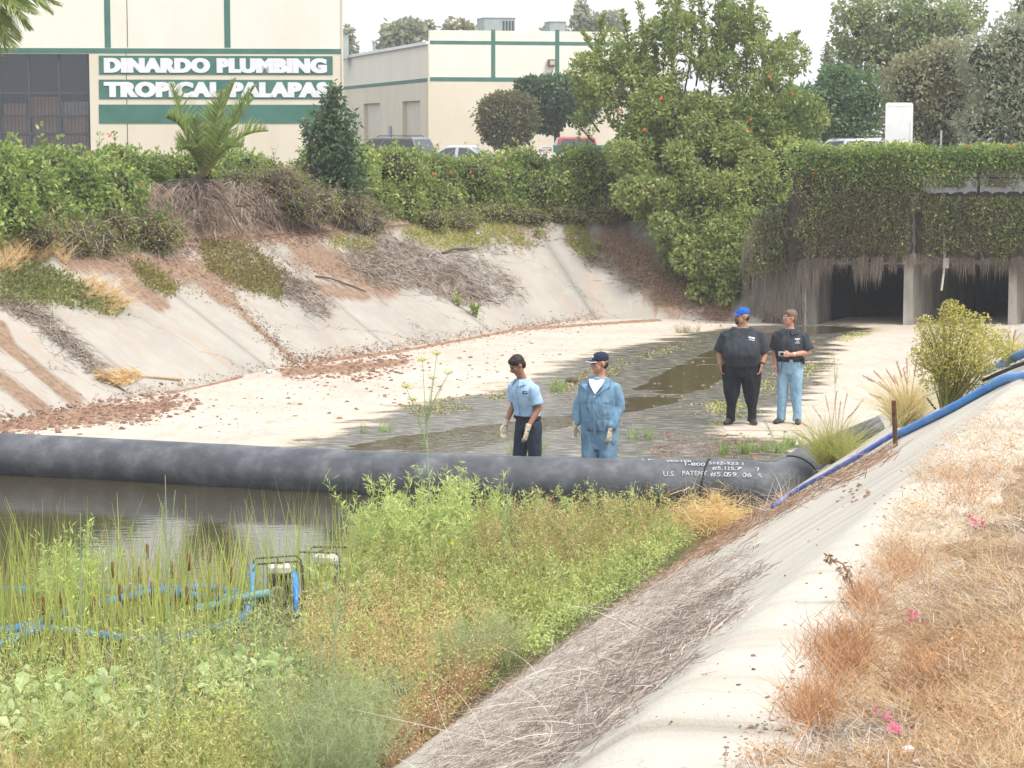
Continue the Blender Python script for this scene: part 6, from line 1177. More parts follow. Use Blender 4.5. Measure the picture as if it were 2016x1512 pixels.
# fallen frond and sticks
ff = hit(205, 748)[0]; fr = empty('fallen_palm_frond', ff); tag(fr, 'fallen dry palm frond lying on the far slope', 'palm frond'); a = ground(355, 750, .04)-ff
M['palm_stem_d'] = pmat('dry palm stalk', [(0, (.38, .24, .12)), (1, (.55, .4, .24))], scale=6, rough=.8); st_ = MB().tube([tuple(ground(270, 742, .03)-ff), tuple(a)], [.012, .022], 6).build('stalk', M['palm_stem_d'], fr)
P, N = on_surface([(190, 738), (270, 732), (285, 746), (250, 760), (200, 752)], 420, 2); V, Q = g_blades(P-np.array(ff)+N*.05, np.tile(np.array(a)*-1, (len(P), 1))/np.linalg.norm(a)+rdir(len(P))*.5, RG.uniform(.15, .4, len(P)), .014, .15, 2); quadmesh('leaflets', V, Q, M['straw'], fr)
for i, (a, b, rr, lb) in enumerate((((190, 748), (245, 772), .025, 'dark stick beside the fallen palm frond'), ((880, 575), (985, 600), .02, 'long dark stick lying down the far slope above the weeds'), ((620, 545), (720, 575), .02, 'curved root lying on the brown dirt of the far slope'), ((870, 500), (940, 490), .03, 'bent branch at the top of the far concrete slope'))):
    p, q = ground(*a, rr), ground(*b, rr); o = MB().tube([p-p, (q-p)*.3+Vector((0, 0, .05)), (q-p)*.7+Vector((0, .05, .02)), q-p], [rr, rr, rr*.8, rr*.5], 6).build('fallen_stick', M['bark']); o.location = p; tag(o, lb, 'stick')
def weed(px, py, h, n, label, mat='vine_lt', lw=(.1, .04), name='slope_weed'):
    p, nn = hit(px, py); r = empty(name, p); tag(r, label, 'weed'); s = F/p.y; m_ = MB(); lp = []
    for k in range(n):
        t = Vector((random.uniform(-.35, .35)*h, random.uniform(-.2, .2)*h, h*random.uniform(.6, 1))); m_.tube([(0, 0, 0), tuple(t*.5+Vector((0, 0, .02))), tuple(t)], [.008, .006, .003], 4); q = RG.uniform(.25, 1, 14); P = np.array(t)*q[:, None]; lp.append(g_leaves(P, rdir(14)+np.array([0, 0, .3]), RG.uniform(.7, 1.2, 14)*lw[0], lw[1]))
    m_.build('stems', M['palm_stem'], r); V, Q = join(lp); quadmesh('leaves', V, Q, M[mat], r); return r
weed(905, 605, .35, 4, 'small green weed growing from a crack in the far slope'); weed(938, 626, .5, 7, 'larger leafy weed below the small one on the far slope', 'vine')
for (x, y, lb) in ((1060, 470, 'green sprout at the top edge of the concrete beside the creepers'), (1180, 495, 'green sprout among the roots under the brown tangle'), (1165, 515, 'low green sprout on bare concrete below the creepers')): weed(x, y, .3, 4, lb, 'vine_lt', (.08, .05))
M['trash'] = pmat('white plastic', (.78, .78, .78), rough=.4); M['trash_g'] = pmat('pale green plastic', [(0, (.5, .62, .55)), (1, (.75, .8, .76))], scale=3, rough=.4)
def scrap(px, py, w, d, label, mat, name='plastic_scrap'):
    p, nn = hit(px, py); n = 7; G = np.zeros((n, n, 3))
    for i in range(n):
        for j in range(n): G[i, j] = ((i/(n-1)-.5)*w, (j/(n-1)-.5)*d, .03+.03*math.sin(i*1.3+j)+.02*random.random())
    o = gridmesh(name, G, mat); o.location = p; o.rotation_mode = 'QUATERNION'; o.rotation_quaternion = Vector((0, 0, 1)).rotation_difference(nn); tag(o, label, 'litter'); sm = o.modifiers.new('s', 'SOLIDIFY'); sm.thickness = .006
scrap(474, 734, .26, .4, 'crumpled white plastic at the toe of the far slope', M['trash']); scrap(1127, 543, .35, .3, 'pale green plastic sheet on the far slope below the creepers', M['trash_g']); scrap(1245, 615, .15, .16, 'tiny white scrap near the end of the far slope', M['trash']); scrap(530, 735, .12, .1, 'small pale scrap beside the crumpled white plastic', M['trash'])
# ================================================================== debris on the channel floor
M['clod'] = pmat('dirt clods', [(0, (.10, .06, .04)), (.5, (.22, .13, .09)), (1, (.36, .24, .17))], scale=8, rough=1, island=.7)
def clods(poly, n, s0, s1, label, mat='clod'):
    P, N = on_surface(poly, n); n = len(P); s = RG.uniform(0, 1, n)**3*(s1-s0)+s0
    c = np.array([[-1, -1, 0], [1, -1, 0], [1, 1, 0], [-1, 1, 0], [-.5, -.5, 1], [.5, -.5, 1], [.5, .5, 1], [-.5, .5, 1]])*.5; q = np.array([[0, 1, 5, 4], [1, 2, 6, 5], [2, 3, 7, 6], [3, 0, 4, 7], [4, 5, 6, 7]])
    V = P[:, None, :] + (c[None]+RG.normal(0, .12, (n, 8, 3)))*s[:, None, None]*np.array([1.2, 1.2, .7]); Q = q[None]+(np.arange(n)*8)[:, None, None]; return stuff('dirt_clods', V.reshape(-1, 3), Q.reshape(-1, 4), M[mat], label, 'debris')
clods([(560, 716), (700, 702), (800, 700), (830, 720), (720, 742), (560, 748)], 900, .02, .09, 'reddish dirt clods at the toe of the far slope'); clods([(0, 830), (330, 776), (400, 790), (300, 825), (0, 850)], 1500, .02, .09, 'red brown rubble and soil on the floor where the slope meets the dam')
clods([(330, 800), (900, 700), (1180, 640), (1100, 700), (900, 780), (400, 850)], 260, .02, .07, 'scattered small stones on the pale channel floor'); clods([(1380, 860), (1560, 860), (1500, 905), (1250, 900), (1300, 860)], 500, .015, .05, 'dark grit on the mud beside the dam'); clods([(950, 780), (1700, 650), (1500, 800), (1100, 860)], 300, .02, .06, 'dark grit along the shallow stream')
rk = MB().ell((0, 0, .06), (.12, .09, .075), 12, 8).build('stone', M['bark'], None, smooth=True); rk.location = stand(1126, 753) - Vector((0, 0, .035)); tag(rk, 'brown stone on the green mud behind the two gloved men', 'stone')
sl_ = MB().box((0, 0, .006), (1.15, .4, .012)).build('flat_slab', pmat('bare pale slab', [(0, (.4, .35, .29)), (1, (.55, .48, .4))], scale=4, rough=.9, bump=.3), None); sl_.location = stand(1500, 846); tag(sl_, 'flat pale concrete slab in the mud before the men in black shirts', 'slab')
M['algae'] = leafmat('yellow green algae', [(0, (.17, .18, .05)), (.5, (.28, .285, .08)), (1, (.38, .37, .14))], trans=.1); M['algae_o'] = leafmat('olive algae', [(0, (.13, .12, .045)), (.5, (.22, .2, .08)), (1, (.32, .29, .13))], trans=.1)
def alg(polys, mat, label):
    parts = []
    for poly, n in polys: P, N = on_surface(poly, n, 2); k = fbm(P*np.array([1, .5, 1]), 2.5, 4) > -.2; P, N = P[k], N[k]; m = len(P); s = RG.uniform(.015, .05, m); parts.append(g_leaves(P+np.array([0, 0, .008])-rdir(m)*np.array([.06, .06, .003]), rdir(m)*np.array([1, 1, .06]), s, s*.7))
    V, Q = join(parts); stuff('algae', V, Q, M[mat], label, 'algae')
alg([([(1360, 795), (1480, 786), (1480, 806), (1370, 816)], 900), ([(1470, 762), (1560, 722), (1620, 716), (1600, 740), (1500, 776)], 800), ([(1640, 668), (1690, 652), (1720, 656), (1670, 672)], 500), ([(1410, 815), (1470, 820), (1400, 840)], 300)], 'algae', 'bright yellow green algae mats near the men in black shirts')
alg([([(780, 800), (900, 782), (1010, 770), (960, 800), (830, 822)], 1600), ([(1090, 755), (1180, 722), (1240, 714), (1200, 745), (1110, 772)], 1300), ([(1200, 715), (1320, 680), (1380, 668), (1300, 700)], 500), ([(1480, 770), (1640, 690), (1660, 720), (1560, 790)], 500)], 'algae_o', 'olive algae on the mud along the stream')
M['grass_g'] = leafmat('fresh grass', [(0, (.10, .19, .05)), (.5, (.19, .30, .085)), (1, (.32, .42, .15))])
def grass_tuft(px, py, n, L, label, mat='grass_g', spread=.35, k=6, sp=.12, name='grass_tuft'):
    p, _ = hit(px, py); r = empty(name, p); tag(r, label, 'grass'); B = RG.normal(0, sp, (k, 3))*np.array([1, .6, 0]); V, Q = tuft(B, n, L, (.006, .012), spread, .35); quadmesh('blades', V, Q, M[mat], r)
for a in ((1092, 770, 14, (.15, .4), 'grassy tuft on the mud between the two gloved men'), (1352, 655, 16, (.15, .3), 'round grass tuft on the far floor behind the heavy man', 'cover_olive'), (1452, 893, 30, (.12, .3), 'green grass clump behind the stencilled end of the dam'), (1520, 890, 30, (.12, .3), 'second green grass clump behind the dam beside the fountain grass'), (1163, 880, 10, (.1, .25), 'thin green sprout by the coverall legs'), (740, 850, 10, (.1, .25), 'lone sprout on the mud behind the dam'), (1260, 862, 14, (.1, .25), 'low green patch on the mud right beside the coverall man'), (1040, 890, 14, (.2, .45), 'green sprig standing between the legs of the man in the blue shirt'), (1560, 880, 26, (.12, .3), 'third green grass clump at the toe of the near bank')): grass_tuft(*a[:4], a[4], *(a[5:]))
# ================================================================== fountain grasses and the yellow bush on the near bank
M['fount'] = leafmat('fountain grass', [(0, (.16, .20, .05)), (.5, (.28, .32, .09)), (1, (.46, .44, .18))]); M['fount_d'] = leafmat('dry fountain grass', [(0, (.36, .28, .12)), (.5, (.50, .42, .22)), (1, (.62, .55, .34))]); M['plume'] = leafmat('grass plumes', [(0, (.22, .13, .11)), (.5, (.34, .22, .18)), (1, (.46, .33, .27))])
def fountain(px, py, hpx, n, mat, plumes, label, spread=.55, bias=(0, 0, 0)):
    p, _ = hit(px, py); s = F/p.y; r = empty('fountain_grass', p); tag(r, label, 'grass'); h = hpx/s; V, Q = tuft(RG.normal(0, h*.12, (12, 3))*np.array([1, 1, .1]), n//12, (h*.5, h*1.05), (.005, .009), spread, .45, bias); quadmesh('blades', V, Q, M[mat], r)
    m_ = MB(); pl = []
    for (x, y) in plumes:
        t = at_y(x, y, p.y + random.uniform(-.4, .4)) - p; b = Vector((random.uniform(-.1, .1)*h, random.uniform(-.1, .1)*h, 0)); d = (t-b); e = Vector((d.x*.25, d.y*.25, d.z*.62)); c = [b + e*q*2*(1-q) + d*q*q for q in np.linspace(0, 1, 8)]; m_.tube(c, .0035, 4)
        ax_ = nrm(np.array(c[-1]-c[-2])); k = 130; q = RG.uniform(0, 1, k); P = np.array(c[-1]) - ax_*(q*34/s)[:, None]; pl.append(g_blades(P, rdir(k)+ax_*.9, RG.uniform(.012, .03, k), .004, .1, 1))
    m_.build('stalks', M['palm_stem_d'], r); V, Q = join(pl); quadmesh('plumes', V, Q, M['plume'], r); return r
fountain(1640, 912, 130, 900, 'fount', [(1600, 800), (1625, 780), (1648, 770), (1668, 775), (1700, 785), (1575, 830), (1655, 790), (1690, 800), (1560, 850)], 'green fountain grass clump with brown plumes behind the end of the dam')
fountain(1790, 838, 140, 900, 'fount_d', [(1700, 740), (1720, 730), (1745, 728), (1765, 712), (1785, 705), (1778, 725), (1805, 712), (1730, 752), (1820, 735), (1712, 775), (1760, 740)], 'dry straw fountain grass clump with brown plumes by the blue hose', .5)
fountain(1992, 705, 70, 260, 'fount_d', [(1985, 655), (2000, 650), (2012, 655), (1978, 668)], 'distant tuft of plumed grass beyond the yellow bush', .4)
bp, _ = hit(1868, 802); s = F/bp.y; yb = empty('yellow_bush', bp); tag(yb, 'airy yellow green bush on the near bank before the culvert', 'bush'); bo = np.array(bp)
M['ybush'] = leafmat('yellow green small leaves', [(0, (.20, .19, .05)), (.5, (.36, .33, .10)), (.85, (.50, .45, .16)), (1, (.62, .52, .24))])
BL = [(np.array(at_y(x, y, bp.y+dy)), rr/s) for x, y, rr, dy in ((1880, 690, 70, 0), (1840, 680, 50, .2), (1930, 690, 50, -.2), (1880, 640, 42, .1), (1850, 730, 50, 0), (1920, 735, 48, .3), (1960, 670, 34, 0), (1985, 700, 30, .2), (1820, 640, 22, 0), (1925, 640, 30, 0), (1870, 610, 24, 0), (1810, 700, 26, 0))]
lp = []; m_ = MB()
for c, rr in BL:
    n = int(1000*(rr*s/50)**2); P = c-bo + rdir(n)*(RG.random((n, 1))**.45)*rr*np.array([1, .8, 1]); L = RG.uniform(7, 13, n)/s*.62; lp.append(g_leaves(P, rdir(n)+np.array([0, 0, .3]), L, L*.55))
    for _ in range(5): t = Vector(c-bo) + Vector(rdir(1)[0])*rr*.95; m_.tube([(random.uniform(-.05, .05), 0, -.05), tuple(t*.5+Vector((0, 0, .1))), tuple(t)], [.009, .006, .002], 4)
m_.build('stems', M['palm_stem'], yb); V, Q = join(lp); quadmesh('leaves', V, Q, M['ybush'], yb)
# ================================================================== dry grass and litter on the near bank
EDGE = [(1400, 1530), (1590, 1450), (1630, 1390), (1670, 1270), (1705, 1180), (1725, 1090), (1765, 1000), (1815, 910), (1850, 870), (1960, 800), (2030, 770), (2030, 1530)]
M['thatch'] = leafmat('dry thatch', [(0, (.24, .145, .08)), (.4, (.37, .25, .14)), (.75, (.47, .36, .22)), (1, (.56, .48, .35))], trans=.2, scale=1.5); M['rustweed'] = leafmat('rust coloured weeds', [(0, (.22, .11, .055)), (.5, (.34, .19, .10)), (1, (.46, .30, .18))], trans=.2); M['greytwig2'] = leafmat('grey brown needles', [(0, (.13, .105, .085)), (.5, (.25, .21, .18)), (1, (.42, .37, .33))], trans=.05); M['greytwig'] = leafmat('grey dry stems', [(0, (.18, .15, .13)), (.5, (.32, .28, .24)), (1, (.52, .47, .42))], trans=.05)
def thatch(poly, n, L, W, lay, label, mat, droop=.3, name='dry_grass', clump=.0, seedn=0):
    P, N = on_surface(poly, n, 6)
    if clump: k = fbm(P, 1.6, seedn) + .5*fbm(P, 5, seedn+1) > clump; P, N = P[k], N[k]
    m = len(P); D = rdir(m)*np.array([1, 1, .5]) + np.array([0, 0, 1])*RG.uniform(lay[0], lay[1], (m, 1)); D[:, 2] = np.abs(D[:, 2]); V, Q = g_blades(P - N*.004, D, RG.uniform(L[0], L[1], m), RG.uniform(W[0], W[1], m), droop, 2); return stuff(name, V, Q, M[mat], label, 'grass')
thatch(EDGE, 25000, (.03, .12), (.0012, .003), (0, .15), 'flattened dry grass thatch over the near bank top', 'thatch', .1, clump=-.25, seedn=3)
thatch(EDGE, 7000, (.04, .13), (.0012, .0028), (.2, .9), 'tufts of standing straw on the near bank top', 'thatch', .4, clump=.15, seedn=13)
thatch(EDGE, 9000, (.03, .1), (.0016, .005), (0, .1), 'grey stems scattered over the soil of the near bank', 'greytwig', .1, 'dry_stems', clump=-.1, seedn=23)
P, N = on_surface(EDGE, 9000, 8); k = fbm(P, 1.9, 55) + .4*fbm(P, 6, 56) > .14; P = P[k]; m = len(P); P = P + RG.uniform(0, .05, (m, 1))*np.array([0, 0, 1]); V, Q = g_leaves(P, rdir(m)+np.array([0, 0, .2]), RG.uniform(.006, .018, m), RG.uniform(.003, .007, m)); stuff('rust_weeds', V, Q, M['rustweed'], 'crumbly rust coloured dead weeds in patches on the near bank top', 'weeds')
for (x, y, rr, n) in ((1660, 1290, 60, 1500), (1600, 1400, 50, 900), (1700, 1180, 40, 400), (1820, 1330, 60, 500), (1900, 960, 60, 500), (1780, 1120, 50, 500)):
    P, N = hits(np.stack([RG.normal(x, rr*.6, n), RG.normal(y, rr*.5, n)], -1)); m = len(P); V, Q = g_blades(P, rdir(m)*np.array([.7, .7, .2]) + np.array([0, 0, .7]), RG.uniform(.03, .11, m), .0025, .3, 2); stuff('rust_weeds', V, Q, M['rustweed'], {1660: 'tall rusty weed patch where the concrete lip is widest', 1600: 'rusty weed patch beside the open slab joint', 1700: 'rusty weed patch next to the drooping seed stalk', 1820: 'rusty weed patch among the pink petals', 1900: 'rusty weed patch below the blue hose', 1780: 'rusty weed patch up the bank from the seed stalk'}[x], 'weeds')
clods([(1400, 1500), (1620, 1250), (1720, 1000), (1800, 900), (2010, 800), (2010, 1500)], 2600, .003, .012, 'small stones and crumbs of soil on the near bank top'); clods([(1300, 1420), (1500, 1150), (1680, 950), (1740, 960), (1640, 1200), (1560, 1420)], 46, .004, .013, 'little clods lying on the pale concrete lip')
clods([(1660, 965), (1700, 960), (1700, 985), (1660, 990)], 16, .02, .035, 'cluster of droppings on the concrete lip')
# drooping seed stalk, petals
sp = hit(1690, 1190)[0]; ss = empty('seed_stalk', sp); tag(ss, 'withered stalk with a drooping seed head leaning over the concrete lip', 'stalk'); s = F/sp.y; c = [Vector((0, 0, 0)), Vector((-18/s, 0, 50/s)), Vector((-32/s, 0, 82/s)), Vector((-58/s, 0, 92/s))]; MB().tube(catmull(c, .02), .0035, 5).build('stem', M['leaf_br'], ss)
P = np.array(c[-1]) + RG.normal(0, .006, (40, 3)); V, Q = g_leaves(P, rdir(40), .02, .008); quadmesh('seed_head', V, Q, M['leaf_br'], ss); P = np.array([tuple(c[1].lerp(c[2], q)) for q in RG.random(60)]) + RG.normal(0, .01, (60, 3)); V, Q = g_leaves(P, rdir(60)+np.array([-.3, 0, -.6]), .025, .007); quadmesh('dry_leaves', V, Q, M['leaf_br'], ss)
M['petal'] = leafmat('pink bracts', [(0, (.55, .04, .13)), (1, (.8, .16, .28))], trans=.3)
for x, y in ((1918, 1040), (1930, 1042), (1803, 1232), (1738, 1436), (1762, 1447), (1757, 1454), (1798, 1226)):
    p, _ = hit(x, y); V, Q = g_leaves(RG.normal(0, .008, (7, 3)) + np.array([0, 0, .02]), rdir(7)+np.array([0, -.3, .5]), .02, .015); o = quadmesh('pink_petals', V, Q, M['petal']); o.location = p; tag(o, 'small pink papery petals fallen on the dry grass', 'petals', 'pink petals on the near bank')
pp, _ = hit(1787, 1486); o = MB().box((0, 0, .012), (.028, .018, .016), .4).build('white_pebble', M['trash'], None, bevel=.004); o.location = pp; tag(o, 'single white pebble in the dry grass', 'pebble')
TW = [([(840, 1500), (960, 1352), (1100, 1235), (1250, 1150), (1330, 1110), (1400, 1120), (1380, 1200), (1330, 1290), (1240, 1350), (1180, 1440), (1110, 1512), (840, 1520)], 15000), (strip((1300, 1180), (1500, 1078), 26, 3), 1500), (strip((1330, 1220), (1512, 1122), 24, 3), 1500), (strip((1300, 1290), (1472, 1196), 26, 3), 1200), (strip((1220, 1370), (1378, 1300), 22, 3), 800), (strip((1140, 1450), (1260, 1400), 20, 3), 500), (strip((1000, 1330), (1300, 1130), 10, 3), 900)]
litter('needle_litter', 'mat of grey brown needles and twigs on the near slope', TW, (.03, .11), (.002, .005), M['greytwig2'], .025, segs=2, droop=.25)
litter('needle_litter', 'band of brown needles along the toe of the near slope', [(strip((900, 1400), (1220, 1180), 12), 1200), (strip((1220, 1175), (1400, 1060), 18), 2600), (strip((1380, 1080), (1560, 975), 18), 2600), (strip((1560, 992), (1760, 892), 8), 600)], (.05, .2), (.003, .009), M['leaf_br'], .04, segs=2)
P, N = on_surface(TW[0][0], 340, 10); V, Q = g_blades(P, rdir(len(P))*np.array([1, 1, .3])+np.array([-.4, 0, .25]), RG.uniform(.2, .5, len(P)), .0045, .5, 6); stuff('curled_twigs', V, Q, M['greytwig'], 'long curled twigs lying over the needle mat', 'twigs')
P, N = on_surface(strip((1470, 1010), (1560, 985), 14), 160, 6); V, Q = g_blades(P, rdir(len(P))*np.array([1, 1, .4])+np.array([0, 0, .5]), RG.uniform(.2, .5, len(P)), .007, .4, 4); stuff('bare_twigs', V, Q, M['greytwig'], 'tangle of bare grey twigs by the end of the dam', 'twigs')
# ================================================================== weeds in front of the dam
fl_pt = lambda x, y: at_z(x, y, .02)
def bases(poly, n): return np.array([tuple(fl_pt(x, y)) for x, y in poly_pts(poly, n)])
def stems(P, h, lean=.15, droop=.15):
    n = len(P); D = nrm(np.stack([RG.normal(0, lean, n), RG.normal(0, lean, n), np.ones(n)], -1)); G = nrm(np.concatenate([RG.normal(size=(n, 2)), -.4*np.ones((n, 1))], 1)); L = RG.uniform(h[0], h[1], n); return D, G, L
def along(P, D, G, L, droop, t): return P + D*(L*t)[:, None] + G*(L*droop*t*t)[:, None]
def weeds(name, label, poly, n, h, mat_s, leaf, k, mat_l, size, spread=.03, t0=.25, lean=.15, droop=.2, ws=.005, ar=.35, up=.4, cat='weeds', tpow=1.0, threads=False, extra=None):
    """stalks with k leaves each; one uncountable mass"""
    P = bases(poly, n); D, G, L = stems(P, h, lean, droop); V, Q = g_blades(P, D, L, ws, droop, 4, G=G, tip=.4); o = stuff(name, V, Q, M[mat_s], label, cat)
    i = np.repeat(np.arange(n), k); t = t0+(1-t0)*RG.random(n*k)**tpow; C = along(P[i], D[i], G[i], L[i], droop, t) + RG.normal(0, spread, (n*k, 3)); d = rdir(n*k) + np.array([0, 0, up]); s = RG.uniform(.6, 1.3, n*k)*size
    V, Q = (g_blades(C, d, s, ar, .25, 2) if threads else g_leaves(C, d, s, s*ar)); quadmesh('leaves', V, Q, M[mat_l], o)['kind'] = 'stuff'
    if extra:
        mat_e, ke, se = extra; i = np.repeat(np.arange(n), ke); C = along(P[i], D[i], G[i], L[i], droop, RG.uniform(.75, 1.03, n*ke)) + RG.normal(0, spread*1.2, (n*ke, 3)); s = RG.uniform(.6, 1.3, n*ke)*se; V, Q = g_leaves(C, rdir(n*ke), s, s*.8); quadmesh('seed_heads', V, Q, M[mat_e], o)['kind'] = 'stuff'
    return o
LM = leafmat
M['reed'] = LM('reed blades', [(0, (.15, .21, .045)), (.5, (.27, .35, .08)), (.85, (.40, .42, .13)), (1, (.5, .38, .15))]); M['reed_r'] = LM('rusty reed tips', [(0, (.24, .10, .04)), (1, (.45, .26, .11))]); M['willow'] = LM('willow weed leaves', [(0, (.18, .28, .075)), (.5, (.31, .43, .13)), (1, (.48, .56, .24))]); M['stem_g'] = LM('green stalks', [(0, (.16, .21, .07)), (1, (.34, .38, .15))], trans=.15)
M['fennel'] = LM('feathery fennel', [(0, (.13, .19, .085)), (.5, (.21, .28, .13)), (1, (.31, .37, .19))]); M['tan'] = LM('tan seed fluff', [(0, (.28, .21, .09)), (.5, (.44, .345, .165)), (1, (.58, .49, .28))]); M['olive'] = LM('olive weed leaves', [(0, (.13, .18, .045)), (.5, (.24, .30, .085)), (1, (.38, .41, .15))]); M['rust2'] = LM('rust dock weeds', [(0, (.2, .115, .06)), (.5, (.32, .2, .11)), (1, (.45, .31, .18))]); M['pale'] = LM('pale seed dots', [(0, (.6, .42, .2)), (1, (.8, .66, .42))]); M['broad'] = LM('broad pale leaves', [(0, (.20, .31, .13)), (.5, (.32, .44, .21)), (1, (.46, .56, .31))]); M['yellow'] = LM('yellow flowers', [(0, (.7, .48, .03)), (1, (.85, .66, .08))]); M['umbel'] = LM('fennel umbels', [(0, (.52, .5, .10)), (1, (.72, .68, .25))]); M['straw2'] = LM('golden straw', [(0, (.42, .25, .11)), (.5, (.62, .41, .20)), (1, (.78, .6, .36))])
M['fennel_st'] = pmat('fennel stalk', [(0, (.24, .34, .19)), (1, (.38, .46, .28))], scale=10, rough=.7)
# underlayer that hides the bare floor
P = bases([(-420, 1260), (500, 1215), (700, 1150), (700, 1060), (1000, 1040), (1330, 1040), (1420, 1050), (1000, 1360), (760, 1560), (560, 1740), (-420, 1740)], 18000); D, G, L = stems(P, (.1, .34), .35); V, Q = g_blades(P, D, L, RG.uniform(.005, .011, len(P)), .35, 3, G=G); stuff('weed_undergrowth', V, Q, M['olive'], 'low tangled undergrowth in front of the dam', 'weeds')
# reeds
P = bases([(-420, 1190), (300, 1176), (470, 1180), (520, 1235), (440, 1330), (-420, 1350)], 2000); L0 = np.where(RG.random(2000) < .26, RG.uniform(.75, 1.2, 2000), RG.uniform(.35, .9, 2000)); D, G, L = stems(P, (.5, 1.0), .14); L = L0; V, Q = g_blades(P, D, L, RG.uniform(.011, .023, len(P)), .1, 4, G=G, tip=.1); stuff('reed_bed', V, Q, M['reed'], 'bed of green cattail reeds standing in the pond', 'reeds')
P = bases([(-80, 1180), (480, 1180), (500, 1250), (-80, 1300)], 300); D, G, L = stems(P, (.4, .95), .14); V, Q = g_blades(P, D, L, RG.uniform(.006, .011, len(P)), .12, 4, G=G, tip=.1); stuff('reed_bed', V, Q, M['reed_r'], 'rust tinged reed blades among the green ones', 'reeds')
P = bases([(470, 1205), (500, 1245), (640, 1245), (720, 1190), (700, 1140), (640, 1150)], 300); D, G, L = stems(P, (.5, 1.25), .14); V, Q = g_blades(P, D, L, RG.uniform(.008, .014, len(P)), .08, 4, G=G, tip=.08); stuff('reed_clump', V, Q, M['reed'], 'tall reeds around the two pumps', 'reeds')
P = bases([(480, 1330), (540, 1330), (540, 1420), (250, 1480), (120, 1420)], 60); D, G, L = stems(P, (.6, 1.0), .1); V, Q = g_blades(P, D, L, .012, .1, 4, G=G, tip=.1); stuff('reed_clump', V, Q, M['reed'], 'scattered reeds rising through the broad leaves', 'reeds')
M['cattail'] = pmat('cattail spike', [(0, (.12, .05, .025)), (1, (.22, .10, .05))], scale=30, rough=.95)
for k, (x, y) in enumerate(((222, 1120), (368, 1170), (372, 1105), (300, 1160), (290, 1085), (428, 1165), (235, 1165), (338, 1120), (412, 1090), (185, 1190), (120, 1180), (275, 1130), (85, 1190), (455, 1130))):
    b = at_z(x+random.uniform(-6, 6), y+120, 0); t = at_y(x, y, b.y) - b; r = empty('cattail', b); tag(r, 'brown cattail spike on a green stalk among the reeds', 'cattail', 'cattails in the reed bed'); MB().tube([(0, 0, 0), tuple(t*.98+Vector((0, 0, .1)))], [.007, .004], 5).build('stalk', M['reed'], r); MB().tube([tuple(t-Vector((0, 0, .09))), tuple(t-Vector((0, 0, .08))), tuple(t+Vector((0, 0, .06))), tuple(t+Vector((0, 0, .07)))], [.006, .014, .014, .005], 8).build('spike', M['cattail'], r, smooth=True)
# willow weed
weeds('willow_weed', 'light green willow leaved weeds standing against the dam', [(700, 1050), (800, 1030), (930, 1035), (990, 1075), (900, 1130), (700, 1140)], 120, (.35, .85), 'stem_g', None, 70, 'willow', .085, .025, .15, .13, .15, .007, .16, .6)
weeds('willow_weed', 'light green leafy weeds among the reeds', [(60, 1235), (200, 1215), (230, 1250), (100, 1280)], 34, (.6, 1.0), 'stem_g', None, 60, 'willow', .08, .02, .3, .1, .1, .007, .16, .6)
weeds('willow_weed', 'sparse green sprigs reaching up the dark side of the dam', [(960, 1030), (1300, 1022), (1320, 1050), (960, 1060)], 60, (.25, .55), 'stem_g', None, 50, 'willow', .05, .02, .2, .2, .2, .005, .3, .5)
# mixed mass
weeds('mixed_weeds', 'olive and green weeds massed before the dam', [(700, 1110), (930, 1060), (1330, 1040), (1360, 1070), (1180, 1200), (1000, 1300), (850, 1290), (720, 1200)], 720, (.28, .58), 'stem_g', None, 36, 'olive', .052, .03, .15, .3, .25, .005, .35, .4)
weeds('brown_weeds', 'wiry brown seed stalks among the weeds before the dam', [(940, 1060), (1200, 1040), (1340, 1050), (1250, 1130), (1050, 1180), (930, 1150)], 340, (.32, .7), 'straw2', None, 45, 'rust2', .016, .035, .6, .35, .2, .0045, .5, .2)
weeds('green_weeds', 'fresh green fine leaved weeds near the slope toe', [(1120, 1180), (1260, 1080), (1380, 1060), (1340, 1110), (1180, 1230), (1040, 1330), (980, 1330)], 300, (.2, .42), 'stem_g', None, 44, 'willow', .04, .03, .15, .3, .2, .004, .3, .4)
weeds('tan_weeds', 'tan seed fluff weeds right of the pumps', [(590, 1250), (760, 1190), (900, 1200), (1010, 1300), (930, 1390), (660, 1400), (560, 1330)], 420, (.28, .5), 'stem_g', None, 62, 'tan', .025, .035, .4, .3, .2, .004, .6, .2)
weeds('fennel_mass', 'blue green feathery fennel at the edge of the weeds', [(560, 1500), (740, 1470), (760, 1560), (700, 1640), (560, 1660)], 150, (.4, .9), 'fennel_st', None, 95, 'fennel', .09, .04, .25, .22, .2, .008, .0045, .5, threads=True)
weeds('fennel_mass', 'green feathery fennel bush beside the near slope', [(860, 1340), (1000, 1290), (1030, 1320), (900, 1390)], 60, (.3, .6), 'fennel_st', None, 90, 'fennel', .07, .04, .25, .25, .2, .006, .0045, .5, threads=True)
weeds('rust_dock', 'rust brown dried dock weeds beside the near slope', [(740, 1500), (880, 1400), (960, 1370), (930, 1410), (820, 1520), (780, 1580), (730, 1580)], 300, (.25, .46), 'rust2', None, 48, 'rust2', .026, .03, .25, .25, .2, .004, .5, .2, extra=('pale', 4, .016))
weeds('green_stalks', 'grey green thin stalks and leaves below the broad leaves', [(100, 1520), (560, 1480), (560, 1740), (60, 1740)], 700, (.3, .62), 'stem_g', None, 36, 'olive', .052, .03, .15, .25, .2, .005, .25, .5)
weeds('fine_green', 'fine green foliage between reeds and fennel', [(260, 1300), (560, 1260), (640, 1380), (560, 1500), (300, 1480)], 420, (.25, .5), 'stem_g', None, 38, 'fennel', .05, .035, .15, .25, .2, .005, .3, .5)
